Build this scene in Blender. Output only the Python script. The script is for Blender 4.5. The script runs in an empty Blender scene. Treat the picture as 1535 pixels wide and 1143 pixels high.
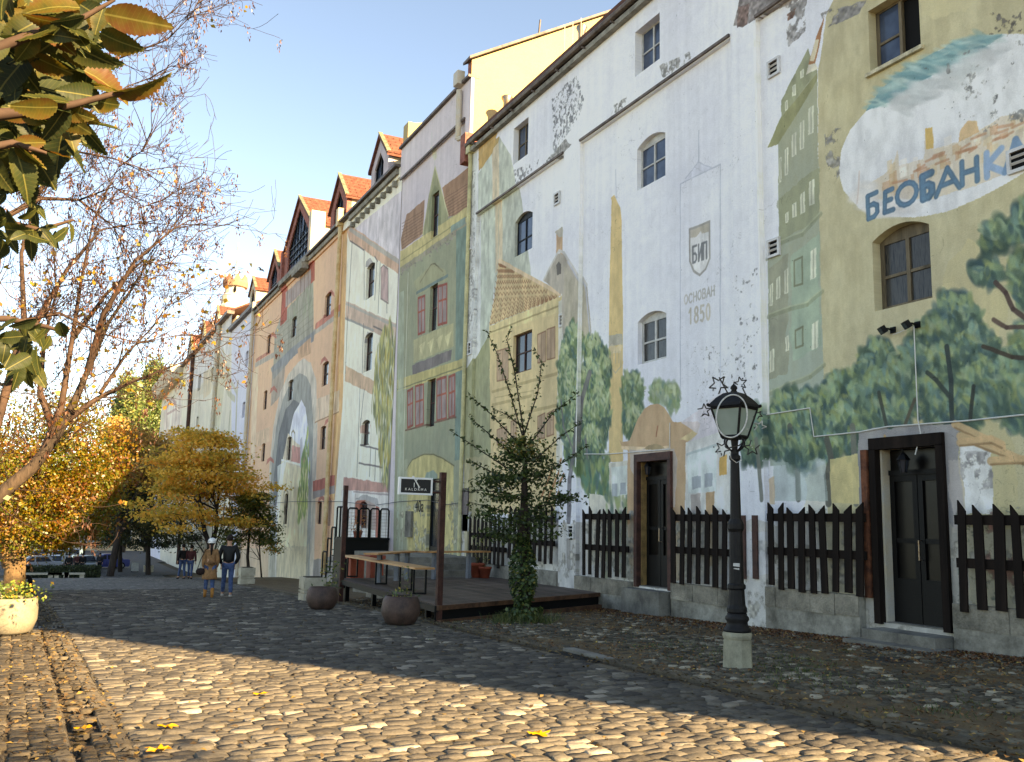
import bpy, math, random
import numpy as np
from mathutils import Vector, Matrix, Quaternion
sc = bpy.context.scene
COL = sc.collection
rnd = random.Random(7)
R_ = math.radians
# ---------------------------------------------------------------- camera
F_, CX, CY = 1393.0, 767.5, 571.5           # focal length and centre in photo pixels
def _n(v): return v / np.linalg.norm(v)
_up = _n(np.array([203., -9070., F_]))       # vertical and street vanishing directions
_st = np.array([-690., 198.5, F_]); _st = _n(_st - _up * _st.dot(_up))
RC = np.array([np.cross(_st, _up), _st, _up])
cam_d = bpy.data.cameras.new('camera'); cam = bpy.data.objects.new('camera', cam_d); COL.objects.link(cam)
cam_d.sensor_width = 36; cam_d.sensor_fit = 'HORIZONTAL'; cam_d.lens = F_ / 1535 * 36
cam_d.clip_start = .05; cam_d.clip_end = 3000
cam.matrix_world = Matrix([[RC[i][0], -RC[i][1], -RC[i][2], 0] for i in range(3)] + [[0, 0, 0, 1]])
sc.camera = cam
# ---------------------------------------------------------------- sky, sun, exposure
SUN = np.array([.43 * math.cos(R_(27.5)), -.903 * math.cos(R_(27.5)), math.sin(R_(27.5))])
w = bpy.data.worlds.new('World'); sc.world = w; w.use_nodes = True
nt = w.node_tree; sky = nt.nodes.new('ShaderNodeTexSky'); sky.sky_type = 'NISHITA'; sky.sun_disc = False
sky.sun_elevation = R_(27.5); sky.sun_rotation = math.atan2(SUN[0], SUN[1])
sky.altitude = 1400; sky.air_density = .82; sky.dust_density = .15; sky.ozone_density = 2.5
nt.links.new(sky.outputs[0], nt.nodes['Background'].inputs[0]); nt.nodes['Background'].inputs[1].default_value = .065
sl = bpy.data.lights.new('sun', 'SUN'); sl.energy = 3.5; sl.angle = R_(.6); sl.color = (1, .85, .65)
so = bpy.data.objects.new('sun', sl); COL.objects.link(so)
so.rotation_euler = Vector(SUN).to_track_quat('Z', 'Y').to_euler(); so.location = (20, -40, 40)
sc.view_settings.view_transform = 'Standard'; sc.view_settings.look = 'None'
sc.view_settings.gamma = 1; sc.view_settings.exposure = 2.98
sc.view_settings.use_white_balance = True
sc.view_settings.white_balance_temperature = 10100; sc.view_settings.white_balance_tint = 10
# ---------------------------------------------------------------- pixel helpers: a pixel of the photo to a place in the street
def ray(px, py): return RC @ np.array([px - CX, py - CY, F_])
def atX(px, py, X=12.): d = ray(px, py); return d * (X / d[0])
def atY(px, py, Y): d = ray(px, py); return d * (Y / d[1])
def atZ(px, py, Z): d = ray(px, py); return d * (Z / d[2])
def W(px, py, X=12.): p = atX(px, py, X); return (p[1], p[2])
_gy = [-60, 0, 8.6, 11.7, 14.9, 19.3, 31, 54.3, 66, 75, 95, 200, 2000]
_gz = [.2, -1.42, -1.64, -1.74, -1.83, -1.94, -2.40, -3.28, -4.15, -4.72, -5.1, -5.3, -5.3]
def gz(y): return np.interp(y, _gy, _gz)
def onG(px, py):
    d = ray(px, py); y = 10.
    for i in range(80): y = .5 * y + .5 * d[1] * gz(y) / d[2]
    return d * (y / d[1])
# ---------------------------------------------------------------- mesh builder
class MB:
    def __init__(s): s.v = []; s.f = []; s.m = []; s.uv = None; s.mi = 0
    def add(s, vs, fs):
        o = len(s.v); s.v.extend([tuple(map(float, p)) for p in vs]); s.f.extend([tuple(i + o for i in f) for f in fs]); s.m.extend([s.mi] * len(fs)); return s
    def box(s, a, b):
        x0, y0, z0 = a; x1, y1, z1 = b
        if x0 > x1: x0, x1 = x1, x0
        if y0 > y1: y0, y1 = y1, y0
        if z0 > z1: z0, z1 = z1, z0
        return s.add([(x0,y0,z0),(x1,y0,z0),(x1,y1,z0),(x0,y1,z0),(x0,y0,z1),(x1,y0,z1),(x1,y1,z1),(x0,y1,z1)],
            [(0,3,2,1),(4,5,6,7),(0,1,5,4),(1,2,6,5),(2,3,7,6),(3,0,4,7)])
    def obox(s, c, ax, ay, az, hx, hy, hz):
        c, ax, ay, az = map(np.array, (c, ax, ay, az)); vs = []
        for k in (-1, 1):
            for i, j in ((-1,-1),(1,-1),(1,1),(-1,1)): vs.append(c + ax*hx*i + ay*hy*j + az*hz*k)
        return s.add(vs, [(0,3,2,1),(4,5,6,7),(0,1,5,4),(1,2,6,5),(2,3,7,6),(3,0,4,7)])
    def prism(s, pts, vec):
        n = len(pts); vec = np.array(vec, float); a = [np.array(p, float) for p in pts]
        return s.add(a + [p + vec for p in a], [tuple(range(n))[::-1], tuple(range(n, 2*n))] + [(i, (i+1) % n, n + (i+1) % n, n + i) for i in range(n)])
    def tube(s, pts, r, n=6, cap=True):
        pts = [np.array(p, float) for p in pts]; m = len(pts)
        rs = r if hasattr(r, '__len__') else [r] * m
        vs = []; u = None
        for i, p in enumerate(pts):
            t = pts[min(i+1, m-1)] - pts[max(i-1, 0)]; t = t / (np.linalg.norm(t) + 1e-9)
            if u is None:
                u = np.cross(t, (0, 0, 1)) if abs(t[2]) < .9 else np.cross(t, (1, 0, 0))
            u = u - t * u.dot(t); u = u / (np.linalg.norm(u) + 1e-9); q = np.cross(t, u)
            for k in range(n):
                a = 2 * math.pi * k / n; vs.append(p + rs[i] * (u * math.cos(a) + q * math.sin(a)))
        fs = [(i*n+k, i*n+(k+1) % n, (i+1)*n+(k+1) % n, (i+1)*n+k) for i in range(m-1) for k in range(n)]
        if cap: fs += [tuple(range(n))[::-1], tuple(range((m-1)*n, m*n))]
        return s.add(vs, fs)
    def lathe(s, prof, c=(0,0,0), n=16, a0=0.):
        vs = []; m = len(prof)
        for r, z in prof:
            for k in range(n): a = a0 + 2*math.pi*k/n; vs.append((c[0]+r*math.cos(a), c[1]+r*math.sin(a), c[2]+z))
        fs = [(i*n+k, i*n+(k+1) % n, (i+1)*n+(k+1) % n, (i+1)*n+k) for i in range(m-1) for k in range(n)]
        fs += [tuple(range(n))[::-1], tuple(range((m-1)*n, m*n))]
        return s.add(vs, fs)
    def ball(s, c, r, n=8, m=5, sq=(1,1,1)):
        vs = []; 
        for i in range(m+1):
            t = math.pi*i/m
            for k in range(n):
                a = 2*math.pi*k/n; vs.append((c[0]+r*sq[0]*math.sin(t)*math.cos(a), c[1]+r*sq[1]*math.sin(t)*math.sin(a), c[2]-r*sq[2]*math.cos(t)))
        return s.add(vs, [(i*n+k, i*n+(k+1) % n, (i+1)*n+(k+1) % n, (i+1)*n+k) for i in range(m) for k in range(n)])
    def build(s, name, mats, parent=None, smooth=False, origin=None, **kw):
        o = np.array(origin if origin is not None else (ORG[parent.name] if parent else (0,0,0)), float)
        return mkobj(name, mkmesh(name, np.array(s.v) - o, s.f, mats, smooth, s.m), parent, o, **kw)
ORG = {}
def mkmesh(name, v, f, mats, smooth=False, mi=None):
    me = bpy.data.meshes.new(name)
    v = np.asarray(v, np.float32)
    if isinstance(f, np.ndarray):
        n, k = f.shape; me.vertices.add(len(v)); me.vertices.foreach_set('co', v.ravel())
        me.loops.add(n*k); me.loops.foreach_set('vertex_index', f.ravel().astype(np.int32))
        me.polygons.add(n); me.polygons.foreach_set('loop_start', np.arange(0, n*k, k, dtype=np.int32))
        me.update(calc_edges=True)
    else:
        me.from_pydata(v.tolist(), [], f)
    for m in (mats if isinstance(mats, (list, tuple)) else [mats]): me.materials.append(m)
    if mi is not None and max(mi, default=0) > 0: me.polygons.foreach_set('material_index', np.array(mi, np.int32))
    if smooth: me.polygons.foreach_set('use_smooth', np.ones(len(me.polygons), bool))
    me.update(); return me
def mkobj(name, me, parent=None, o=(0,0,0), label=None, cat=None, group=None, kind=None):
    ob = bpy.data.objects.new(name, me); COL.objects.link(ob)
    if parent is not None:
        ob.parent = parent; ob.location = np.array(o) - ORG[parent.name]
    else: ob.location = o
    ORG[ob.name] = np.array(o, float)
    tag(ob, label, cat, group, kind); return ob
def tag(o, label=None, cat=None, group=None, kind=None):
    if label: o['label'] = label
    if cat: o['category'] = cat
    if group: o['group'] = group
    if kind: o['kind'] = kind
    return o
def thing(name, loc, label, cat, group=None):
    o = bpy.data.objects.new(name, None); COL.objects.link(o); o.location = loc; o.empty_display_size = .2
    ORG[o.name] = np.array(loc, float); return tag(o, label, cat, group)
def clone(src, parent, loc=(0,0,0), rot=None, scale=None):
    c = src.copy(); COL.objects.link(c); c.parent = parent; c.location = loc
    if rot is not None: c.rotation_euler = rot
    if scale is not None: c.scale = scale
    return c
def clone_tree(src, loc, rotz=0, label=None, scale=None):
    r = src.copy(); COL.objects.link(r); r.location = loc; r.rotation_euler = (0, 0, rotz)
    if scale: r.scale = scale
    if label: r['label'] = label
    for ch in list(src.children):
        c = ch.copy(); COL.objects.link(c); c.parent = r
        for g in list(ch.children):
            d = g.copy(); COL.objects.link(d); d.parent = c
    ORG[r.name] = np.array(loc, float); return r
def inst(name, me, parent, loc, rot=(0,0,0), scale=(1,1,1), **kw):     # a part that shares mesh data; loc in world, parent unrotated
    ob = bpy.data.objects.new(name, me); COL.objects.link(ob); ob.parent = parent
    ob.location = np.array(loc) - ORG[parent.name]; ob.rotation_euler = rot; ob.scale = scale
    ORG[ob.name] = np.array(loc, float); return tag(ob, **kw)
# ---------------------------------------------------------------- materials
def lin(c):
    c = np.array(c, float) / 255.; return np.where(c <= .04045, c / 12.92, ((c + .055) / 1.055) ** 2.4)
def rgba(c): l = lin(c); return (float(l[0]), float(l[1]), float(l[2]), 1)
class NT:
    def __init__(s, name):
        s.m = bpy.data.materials.new(name); s.m.use_nodes = True; s.t = s.m.node_tree; s.b = s.t.nodes['Principled BSDF']
    def n(s, typ, **kw):
        nd = s.t.nodes.new(typ)
        for k, v in kw.items(): setattr(nd, k, v)
        return nd
    def l(s, a, b): s.t.links.new(a, b)
    def coord(s, kind='Object'):
        return s.n('ShaderNodeTexCoord').outputs[kind]
    def noise(s, co, scale, detail=3, rough=.6, vec=None):
        nd = s.n('ShaderNodeTexNoise'); nd.inputs['Scale'].default_value = scale; nd.inputs['Detail'].default_value = detail; nd.inputs['Roughness'].default_value = rough
        if vec:
            mp = s.n('ShaderNodeMapping'); mp.inputs['Scale'].default_value = vec; s.l(co, mp.inputs[0]); co = mp.outputs[0]
        s.l(co, nd.inputs['Vector']); return nd.outputs['Fac']
    def ramp(s, fac, stops):
        r = s.n('ShaderNodeValToRGB'); e = r.color_ramp.elements
        while len(e) < len(stops): e.new(.5)
        for i, (p, c) in enumerate(stops): e[i].position = p; e[i].color = c if len(c) == 4 else rgba(c)
        s.l(fac, r.inputs[0]); return r.outputs[0]
    def mix(s, fac, a, b, mode='MIX'):
        m = s.n('ShaderNodeMix', data_type='RGBA', blend_type=mode)
        for sock, v in ((m.inputs[0], fac), (m.inputs[6], a), (m.inputs[7], b)):
            if hasattr(v, 'is_output'): s.l(v, sock)
            else: sock.default_value = v
        return m.outputs[2]
    def bump(s, h, strength=.4, dist=.01):
        b = s.n('ShaderNodeBump'); b.inputs['Strength'].default_value = strength; b.inputs['Distance'].default_value = dist
        s.l(h, b.inputs['Height']); s.l(b.outputs[0], s.b.inputs['Normal'])
    def fin(s, col, rough=.8, metal=0, spec=.3):
        if hasattr(col, 'is_output'): s.l(col, s.b.inputs['Base Color'])
        else: s.b.inputs['Base Color'].default_value = col
        if hasattr(rough, 'is_output'): s.l(rough, s.b.inputs['Roughness'])
        else: s.b.inputs['Roughness'].default_value = rough
        s.b.inputs['Metallic'].default_value = metal; s.b.inputs['Specular IOR Level'].default_value = spec; return s.m
def plain(name, c, var=.25, scale=4, rough=.75, metal=0, bump=.3, bd=.01, vec=None, c2=None, spec=.3, coord='Object', fine=40):
    t = NT(name); co = t.coord(coord); f = t.noise(co, scale, 4, .65, vec); g = t.noise(co, fine, 2, .5, vec)
    c = np.array(c, float); a = c * (1 - var); b = np.array(c2, float) if c2 is not None else np.minimum(c * (1 + var), 255)
    col = t.ramp(f, [(.3, a), (.7, b)])
    col = t.mix(.25, col, t.ramp(g, [(.3, (60,60,60)), (.7, (200,200,200))]), 'SOFT_LIGHT')
    if bump: t.bump(g, bump, bd)
    return t.fin(col, rough, metal, spec)
def leafmat(name, stops, trans=.45, attr='rnd'):
    t = NT(name); a = t.n('ShaderNodeAttribute'); a.attribute_name = attr
    col = t.ramp(a.outputs['Fac'], stops)
    t.t.nodes.remove(t.b)
    d = t.n('ShaderNodeBsdfDiffuse'); tr = t.n('ShaderNodeBsdfTranslucent'); g = t.n('ShaderNodeBsdfGlossy'); g.inputs['Roughness'].default_value = .45
    m = t.n('ShaderNodeMixShader'); m.inputs[0].default_value = trans; m2 = t.n('ShaderNodeMixShader'); m2.inputs[0].default_value = .04
    t.l(col, d.inputs[0]); t.l(col, tr.inputs[0]); t.l(d.outputs[0], m.inputs[1]); t.l(tr.outputs[0], m.inputs[2])
    t.l(m.outputs[0], m2.inputs[1]); t.l(g.outputs[0], m2.inputs[2])
    t.l(m2.outputs[0], t.t.nodes['Material Output'].inputs[0]); return t.m
def set_rnd(me, vals, dom='POINT'):
    a = me.attributes.new('rnd', 'FLOAT', dom); a.data.foreach_set('value', np.asarray(vals, np.float32))
# ---------------------------------------------------------------- painter for the mural (colours of the flat paint on the wall)
def vnoise(h, w, cell, seed):
    r = np.random.RandomState(seed); cy = cx = cell
    if hasattr(cell, '__len__'): cy, cx = cell
    gh, gw = int(h / cy) + 3, int(w / cx) + 3
    g = r.rand(gh, gw).astype(np.float32)
    y = np.arange(h, dtype=np.float32) / cy; x = np.arange(w, dtype=np.float32) / cx
    yi = y.astype(int); xi = x.astype(int); fy = y - yi; fx = x - xi
    fy = (fy*fy*(3-2*fy))[:, None]; fx = (fx*fx*(3-2*fx))[None, :]
    r0 = g[yi]; r1 = g[yi+1]
    return (r0[:, xi]*(1-fx) + r0[:, xi+1]*fx)*(1-fy) + (r1[:, xi]*(1-fx) + r1[:, xi+1]*fx)*fy
def fbm(h, w, cell, seed, oct=4, gain=.55):
    a = 0; amp = 1; tot = 0
    for i in range(oct):
        c = [max(q / 2**i, 1.01) for q in cell] if hasattr(cell, '__len__') else max(cell / 2**i, 1.01)
        a = a + amp * vnoise(h, w, c, seed + i*17); tot += amp; amp *= gain
    return a / tot
class Mural:
    def __init__(s, name, y0, y1, z0, z1, res, base, X=12., seed=1):
        s.name, s.y0, s.y1, s.z0, s.z1, s.res, s.X = name, y0, y1, z0, z1, res, X
        s.w, s.h = int((y1-y0)*res), int((z1-z0)*res)
        s.a = np.empty((s.h, s.w, 3), np.float32); s.a[:] = np.array(base, np.float32)/255
        s.r = np.random.RandomState(seed)
        s.wx = (fbm(s.h, s.w, 26, seed+3, 4) - .5); s.wy = (fbm(s.h, s.w, 26, seed+9, 4) - .5)
        s.bn = fbm(s.h, s.w, (30, 14), seed+21, 4) - .5      # brush texture
    def T(s, p):
        if len(p) == 3: y, z = p[1], p[2]
        else: y, z = W(p[0], p[1], s.X)
        return ((y - s.y0)*s.res, (z - s.z0)*s.res)
    def mask(s, pts, warp=3.):
        q = np.array([s.T(p) for p in pts]); m = int(warp*2+3)
        x0, y0 = np.floor(q.min(0)).astype(int) - m; x1, y1 = np.ceil(q.max(0)).astype(int) + m
        x0, y0 = max(x0, 0), max(y0, 0); x1, y1 = min(x1, s.w), min(y1, s.h)
        if x1 <= x0 or y1 <= y0: return None
        yy, xx = np.mgrid[y0:y1, x0:x1].astype(np.float32)
        xx = xx + warp*2*s.wx[y0:y1, x0:x1]; yy = yy + warp*2*s.wy[y0:y1, x0:x1]
        ins = np.zeros(xx.shape, bool)
        n = len(q)
        for i in range(n):
            ax, ay = q[i]; bx, by = q[(i+1) % n]
            if ay == by: continue
            c = ((ay > yy) != (by > yy)) & (xx < (bx-ax)*(yy-ay)/(by-ay) + ax); ins ^= c
        return ins, (slice(y0, y1), slice(x0, x1))
    def poly(s, pts, col, al=1., warp=2.5, var=.16, c2=None):
        r = s.mask(pts, warp)
        if r is None: return
        m, sl = r; c = np.array(col, np.float32)/255
        t = s.bn[sl][..., None]
        if c2 is not None:
            f = np.clip(.5 + 2.2*t, 0, 1); cc = c*(1-f) + np.array(c2, np.float32)/255*f
        else: cc = c*(1 + var*2*t)
        A = (m*al)[..., None]; s.a[sl] = s.a[sl]*(1-A) + cc*A
    def grad(s, pts, ct, cb, al=1., warp=2.5):               # painted from one colour (top) to another (bottom)
        r = s.mask(pts, warp)
        if r is None: return
        m, sl = r; n = m.shape[0]; f = (np.arange(n)/max(n-1, 1))[:, None, None] + .5*s.bn[sl][..., None]
        f = np.clip(f, 0, 1); cc = np.array(cb)/255*(1-f) + np.array(ct)/255*f; A = (m*al)[..., None]; s.a[sl] = s.a[sl]*(1-A) + cc*A
    def line(s, pts, wd, col, al=1., warp=1.2, brk=0):
        q = np.array([s.T(p) for p in pts]); hw = wd*s.res/2
        for i in range(len(q)-1):
            a, b = q[i], q[i+1]; m = int(hw + warp*2 + 2)
            x0, y0 = np.floor(np.minimum(a, b)).astype(int) - m; x1, y1 = np.ceil(np.maximum(a, b)).astype(int) + m
            x0, y0 = max(x0, 0), max(y0, 0); x1, y1 = min(x1, s.w), min(y1, s.h)
            if x1 <= x0 or y1 <= y0: continue
            sl = (slice(y0, y1), slice(x0, x1)); yy, xx = np.mgrid[y0:y1, x0:x1].astype(np.float32)
            xx = xx + warp*2*s.wx[sl]; yy = yy + warp*2*s.wy[sl]
            d = b - a; L = d.dot(d) + 1e-6; t = np.clip(((xx-a[0])*d[0] + (yy-a[1])*d[1])/L, 0, 1)
            ds = np.hypot(xx - a[0] - t*d[0], yy - a[1] - t*d[1])
            A = np.clip(hw - ds + .6, 0, 1)*al
            if brk: A = A*(s.bn[sl] + .5 > brk)
            A = A[..., None]; s.a[sl] = s.a[sl]*(1-A) + np.array(col)/255*(1 + .25*s.bn[sl][..., None])*A
    def dabs(s, pts, n, size, cols, ang=90, spread=25, elong=2.2, al=.85, fade=0, top=0):
        """brush dabs inside a polygon"""
        r = s.mask(pts, 5)
        if r is None: return
        m, sl = r; ys, xs = np.nonzero(m)
        if len(ys) == 0: return
        k = s.r.randint(0, len(ys), n); k2 = s.r.randint(0, len(ys), n)
        if top: k = np.where((ys[k2] > ys[k]) == (top > 0), k2, k); k3 = s.r.randint(0, len(ys), n); k = np.where((ys[k3] > ys[k]) == (top > 0), k3, k)
        cols = np.array(cols, np.float32)/255
        oy, ox = sl[0].start, sl[1].start; hh = m.shape[0]
        order = np.argsort(-ys[k]) if fade else np.arange(n)
        for j in order:
            i = k[j]; cy, cx = ys[i]+oy, xs[i]+ox
            L = size*s.res*(.5 + s.r.rand())*.5; wv = L/elong; a = R_(ang + s.r.randn()*spread); ca, sa = math.cos(a), math.sin(a)
            e = int(L+1); y0, y1, x0, x1 = max(cy-e, 0), min(cy+e+1, s.h), max(cx-e, 0), min(cx+e+1, s.w)
            yy = np.arange(y0-cy, y1-cy)[:, None]; xx = np.arange(x0-cx, x1-cx)[None, :]
            u = xx*ca + yy*sa; v = -xx*sa + yy*ca
            A = (np.clip(1.35 - (u/L)**2 - (v/max(wv, .6))**2, 0, 1)*al)[..., None]
            c = cols[s.r.randint(len(cols))]*(.9 + .2*s.r.rand())
            s.a[y0:y1, x0:x1] = s.a[y0:y1, x0:x1]*(1-A) + c*A
    def blob(s, x, y, rx, ry, dark, mid, light, k=1.):
        """one painted crown: dark ground, mid strokes, light strokes to the top"""
        pg = [(x + rx*(1+.13*s.r.randn())*math.cos(t), y + ry*(1+.1*s.r.randn())*math.sin(t)) for t in np.linspace(0, 6.28, 13)[:-1]]; in_ = [(x+(a-x)*.86, y+(b-y)*.86) for a, b in pg]
        q = np.array([s.T(p) for p in pg]); ar = np.ptp(q[:,0])*np.ptp(q[:,1])/s.res**2; n = ar*90*k
        s.dabs(in_, int(n*1.2), .34, dark, 72, 30, 2, .85); s.dabs(pg, int(n*1.1), .26, mid, 70, 32, 2.4, .75); s.dabs(pg, int(n*.7), .2, light, 66, 34, 2.6, .55, top=1); s.dabs(pg, int(n*.5), .22, dark, 80, 30, 2.4, .6, top=-1)
    def glyph(s, ch, bl, br, tr, tl, wd, col, al=1., warp=.8, brk=0):
        """letter from strokes, placed in a quad of photo pixels"""
        G = {'Б': [[(.9,1),(.12,1),(.12,0)],[(.12,.55),(.6,.55),(.88,.42),(.88,.14),(.6,0),(.12,0)]],
             'Е': [[(.88,1),(.15,1),(.15,0),(.9,0)],[(.15,.53),(.75,.53)]],
             'О': [[(.5+.45*math.cos(t), .5+.5*math.sin(t)) for t in np.linspace(0, 2*math.pi, 15)]],
             'А': [[(.02,0),(.5,1),(.98,0)],[(.22,.36),(.78,.36)]],
             'Н': [[(.12,0),(.12,1)],[(.88,0),(.88,1)],[(.12,.5),(.88,.5)]],
             'К': [[(.12,0),(.12,1)],[(.9,1),(.15,.48),(.95,0)]],
             'И': [[(.1,1),(.1,0),(.9,1),(.9,0)]], 'П': [[(.1,0),(.1,1),(.9,1),(.9,0)]],
             'С': [[(.92,.85),(.65,1),(.3,.95),(.08,.65),(.08,.35),(.3,.05),(.65,0),(.92,.15)]],
             'В': [[(.12,0),(.12,1),(.65,1),(.82,.85),(.82,.68),(.62,.53),(.12,.53)],[(.62,.53),(.88,.4),(.88,.14),(.65,0),(.12,0)]],
             '1': [[(.2,.75),(.55,1),(.55,0)]], '0': [[(.5+.38*math.cos(t), .5+.5*math.sin(t)) for t in np.linspace(0, 2*math.pi, 13)]],
             '8': [[(.5+.34*math.cos(t), .76+.24*math.sin(t)) for t in np.linspace(0, 2*math.pi, 11)],[(.5+.4*math.cos(t), .26+.26*math.sin(t)) for t in np.linspace(0, 2*math.pi, 11)]],
             '5': [[(.85,1),(.22,1),(.17,.55),(.55,.62),(.85,.45),(.85,.2),(.55,0),(.15,.08)]]}
        bl, br, tr, tl = map(np.array, (bl, br, tr, tl))
        for st in G[ch]:
            pts = [tuple((bl*(1-u)+br*u)*(1-v) + (tl*(1-u)+tr*u)*v) for u, v in st]
            s.line(pts, wd, col, al, warp, brk)
    def peel(s, pts, thr=.55, col=(118,108,100), cell=22, seed=5, edge=True):
        r = s.mask(pts, 6)
        if r is None: return
        m, sl = r; n = fbm(s.h, s.w, cell, seed, 5, .6)[sl]; p = m & (n > thr)
        e = m & (n > thr-.012) & ~p
        v = (.8 + .5*vnoise(s.h, s.w, 5, seed+2)[sl])[..., None]
        mid = m & (n > thr-.035) & ~p; s.a[sl] = np.where(mid[..., None], s.a[sl]*np.array([.90,.89,.87]), s.a[sl]); deep = np.clip((n-thr)/.09, 0, 1)[..., None]; s.a[sl] = np.where(p[..., None], (np.array(col)/255*v)*(.45+.55*deep) + s.a[sl]*.8*(.55-.55*deep), s.a[sl])
        if edge: s.a[sl] = np.where(e[..., None], np.minimum(s.a[sl]*1.12, 1), s.a[sl])
    def weather(s, seed=40, streak=.03, blotch=.07):
        n1 = fbm(s.h, s.w, 160, seed, 5) - .5; n2 = fbm(s.h, s.w, (220, 9), seed+5, 3) - .5; n3 = s.r.rand(s.h, s.w).astype(np.float32) - .5
        n4 = fbm(s.h, s.w, 12, seed+8, 3) - .5
        g = 1 + blotch*2*n1 + streak*2*n2 + .05*n3 + .05*n4
        s.a *= g[..., None]; s.a[..., 2] *= 1 - .05*n1
        # fine cracks and pits
        cr = np.abs(fbm(s.h, s.w, 90, seed+60, 5) - .5); gate = vnoise(s.h, s.w, 130, seed+70) > .62
        s.a *= np.where((cr < .0014) & gate, .86, 1)[..., None]
        pit = (vnoise(s.h, s.w, 3.3, seed+80) > .985) & (fbm(s.h, s.w, 120, seed+90, 3) > .55)
        s.a *= np.where(pit, .62, 1)[..., None]
    def material(s, k=1.14, desat=.2, bump=.6):
        im = bpy.data.images.new(s.name, s.w, s.h, alpha=False)
        lu = s.a.mean(2, keepdims=True); s.a = s.a*(1-desat) + lu*desat; b = np.ones((s.h, s.w, 4), np.float32); b[..., :3] = np.clip(s.a*k, 0, .95); im.pixels.foreach_set(b.ravel()); im.update(); im.pack()
        t = NT(s.name); tx = t.n('ShaderNodeTexImage', image=im, extension='EXTEND', interpolation='Linear')
        t.l(t.n('ShaderNodeUVMap').outputs[0], tx.inputs[0])
        co = t.coord('Object'); g = t.noise(co, 3.2, 6, .72); f = t.noise(co, 55, 3, .65)
        col = t.mix(.35, tx.outputs[0], t.ramp(f, [(.25, (95,95,95)), (.75, (160,160,160))]), 'SOFT_LIGHT')
        hs = t.n('ShaderNodeMath', operation='ADD'); t.l(g, hs.inputs[0]); t.l(f, hs.inputs[1]); t.bump(hs.outputs[0], bump, .02)
        s.mat = t.fin(col, .88, 0, .2); return s.mat
# ---------------------------------------------------------------- mural 1: bank wall, brewery wall, stone house
def w_(y, z): return (12., y, z)
DK = [(60,84,76),(70,96,86),(62,92,98),(78,100,82)]; MD = [(90,118,98),(102,126,94),(110,136,110),(92,122,116),(118,134,90)]; LT = [(128,154,122),(142,160,112),(114,148,132),(152,166,132),(142,150,94)]
G1 = [(58,88,74),(74,104,84),(92,118,84),(118,134,82),(70,98,92),(88,112,70)]
G2 = [(104,128,84),(128,146,92),(150,160,104),(90,118,96),(80,110,104)]
GD = [(46,72,62),(58,84,72),(66,92,88),(78,100,66)]
GP = [(150,164,140),(134,152,120),(164,172,140)]
A = Mural('bank_and_brewery_mural', -7.8, 28.2, -2.3, 13.3, 80, (205,206,211), seed=3)
# bank side: ochre plaster
A.poly([(1262,-30),(1240,24),(1226,108),(1228,300),(1236,600),(1240,760),(1243,1000),w_(8,-2.3),w_(-8,-2.3),w_(-8,13.4),w_(11,13.4)], (188,178,143), 1, 2.5, .12, c2=(176,165,130))
for i in range(26):                                          # roller blotches in the ochre
    cy, cz = A.r.uniform(-7, 12), A.r.uniform(-1, 13); a, b = A.r.uniform(.4, 1.2), A.r.uniform(.5, 1.6)
    A.poly([w_(cy + a*math.cos(t)*(1+.2*A.r.randn()), cz + b*math.sin(t)) for t in np.linspace(0, 6.2, 9)], [(203,190,146),(180,164,112),(198,182,128)][i % 3], .3, 9)
# painted green street of houses
A.grad([(1225,108),(1211,74),(1172,150),(1171,175),(1151,222),(1167,217),(1168,300),(1167,362),(1151,388),(1153,560),(1155,700),(1240,690),(1236,600),(1228,300)], (156,155,128), (154,166,154))
A.poly([(1225,110),(1171,176),(1151,222),(1167,217),(1225,122)], (140,139,98), .9)
A.poly([(1225,108),(1211,74),(1172,150),(1171,175)], (146,148,118))
A.poly([(1237,24),(1222,62),(1212,98),(1221,97),(1230,60)], (176,122,84)); A.poly([(1212,98),(1222,95),(1226,104),(1208,114)], (205,198,178))
A.poly([(1228,60),(1222,62),(1214,92),(1220,92)], (203,190,160))
A.poly([(1167,300),(1227,250),(1228,330),(1167,362)], (140,142,106), .5, 8)
A.poly([(1153,400),(1180,380),(1182,560),(1154,570)], (148,146,124), .7, 7)
A.poly([(1185,380),(1228,350),(1233,520),(1187,540)], (146,168,146), .6, 8)
for q in [(1200,104,1205,119),(1188,127,1193,145),(1177,150,1181,167),(1212,158,1220,203),(1199,180,1206,226),(1187,198,1194,236),(1177,221,1182,264),(1169,236,1172,274),(1213,268,1221,310),(1200,287,1207,322),(1188,303,1194,328),(1177,318,1182,336),
          (1215,371,1224,420),(1176,402,1182,442),(1164,414,1170,450),(1154,425,1159,460),(1217,480,1227,526),(1178,503,1183,528),(1154,522,1161,560)]:
    s = (q[2]-q[0])*.75
    A.poly([(q[0],q[1]+s),(q[2],q[1]),(q[2],q[3]-s*.6),(q[0],q[3])], (200,200,180), .85, 1.2); A.line([((q[0]+q[2])/2,q[1]+4),((q[0]+q[2])/2,q[3]-4)], .03, (150,150,130), .7)
for q in [(1191,386,1203,430),(1193,490,1204,522)]: A.line([(q[0],q[1]+6),(q[2],q[1]),(q[2],q[3]-4),(q[0],q[3]),(q[0],q[1]+6)], .035, (120,122,98), .9)
for l in [[(1231,322),(1203,352),(1168,366),(1150,389)],[(1233,438),(1211,457),(1184,464),(1152,476)],[(1236,548),(1215,566),(1190,575),(1153,592)]]:
    A.line(l, .08, (128,134,106), .5); A.line([(x,y-4) for x,y in l], .03, (166,170,140), .6)
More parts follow.
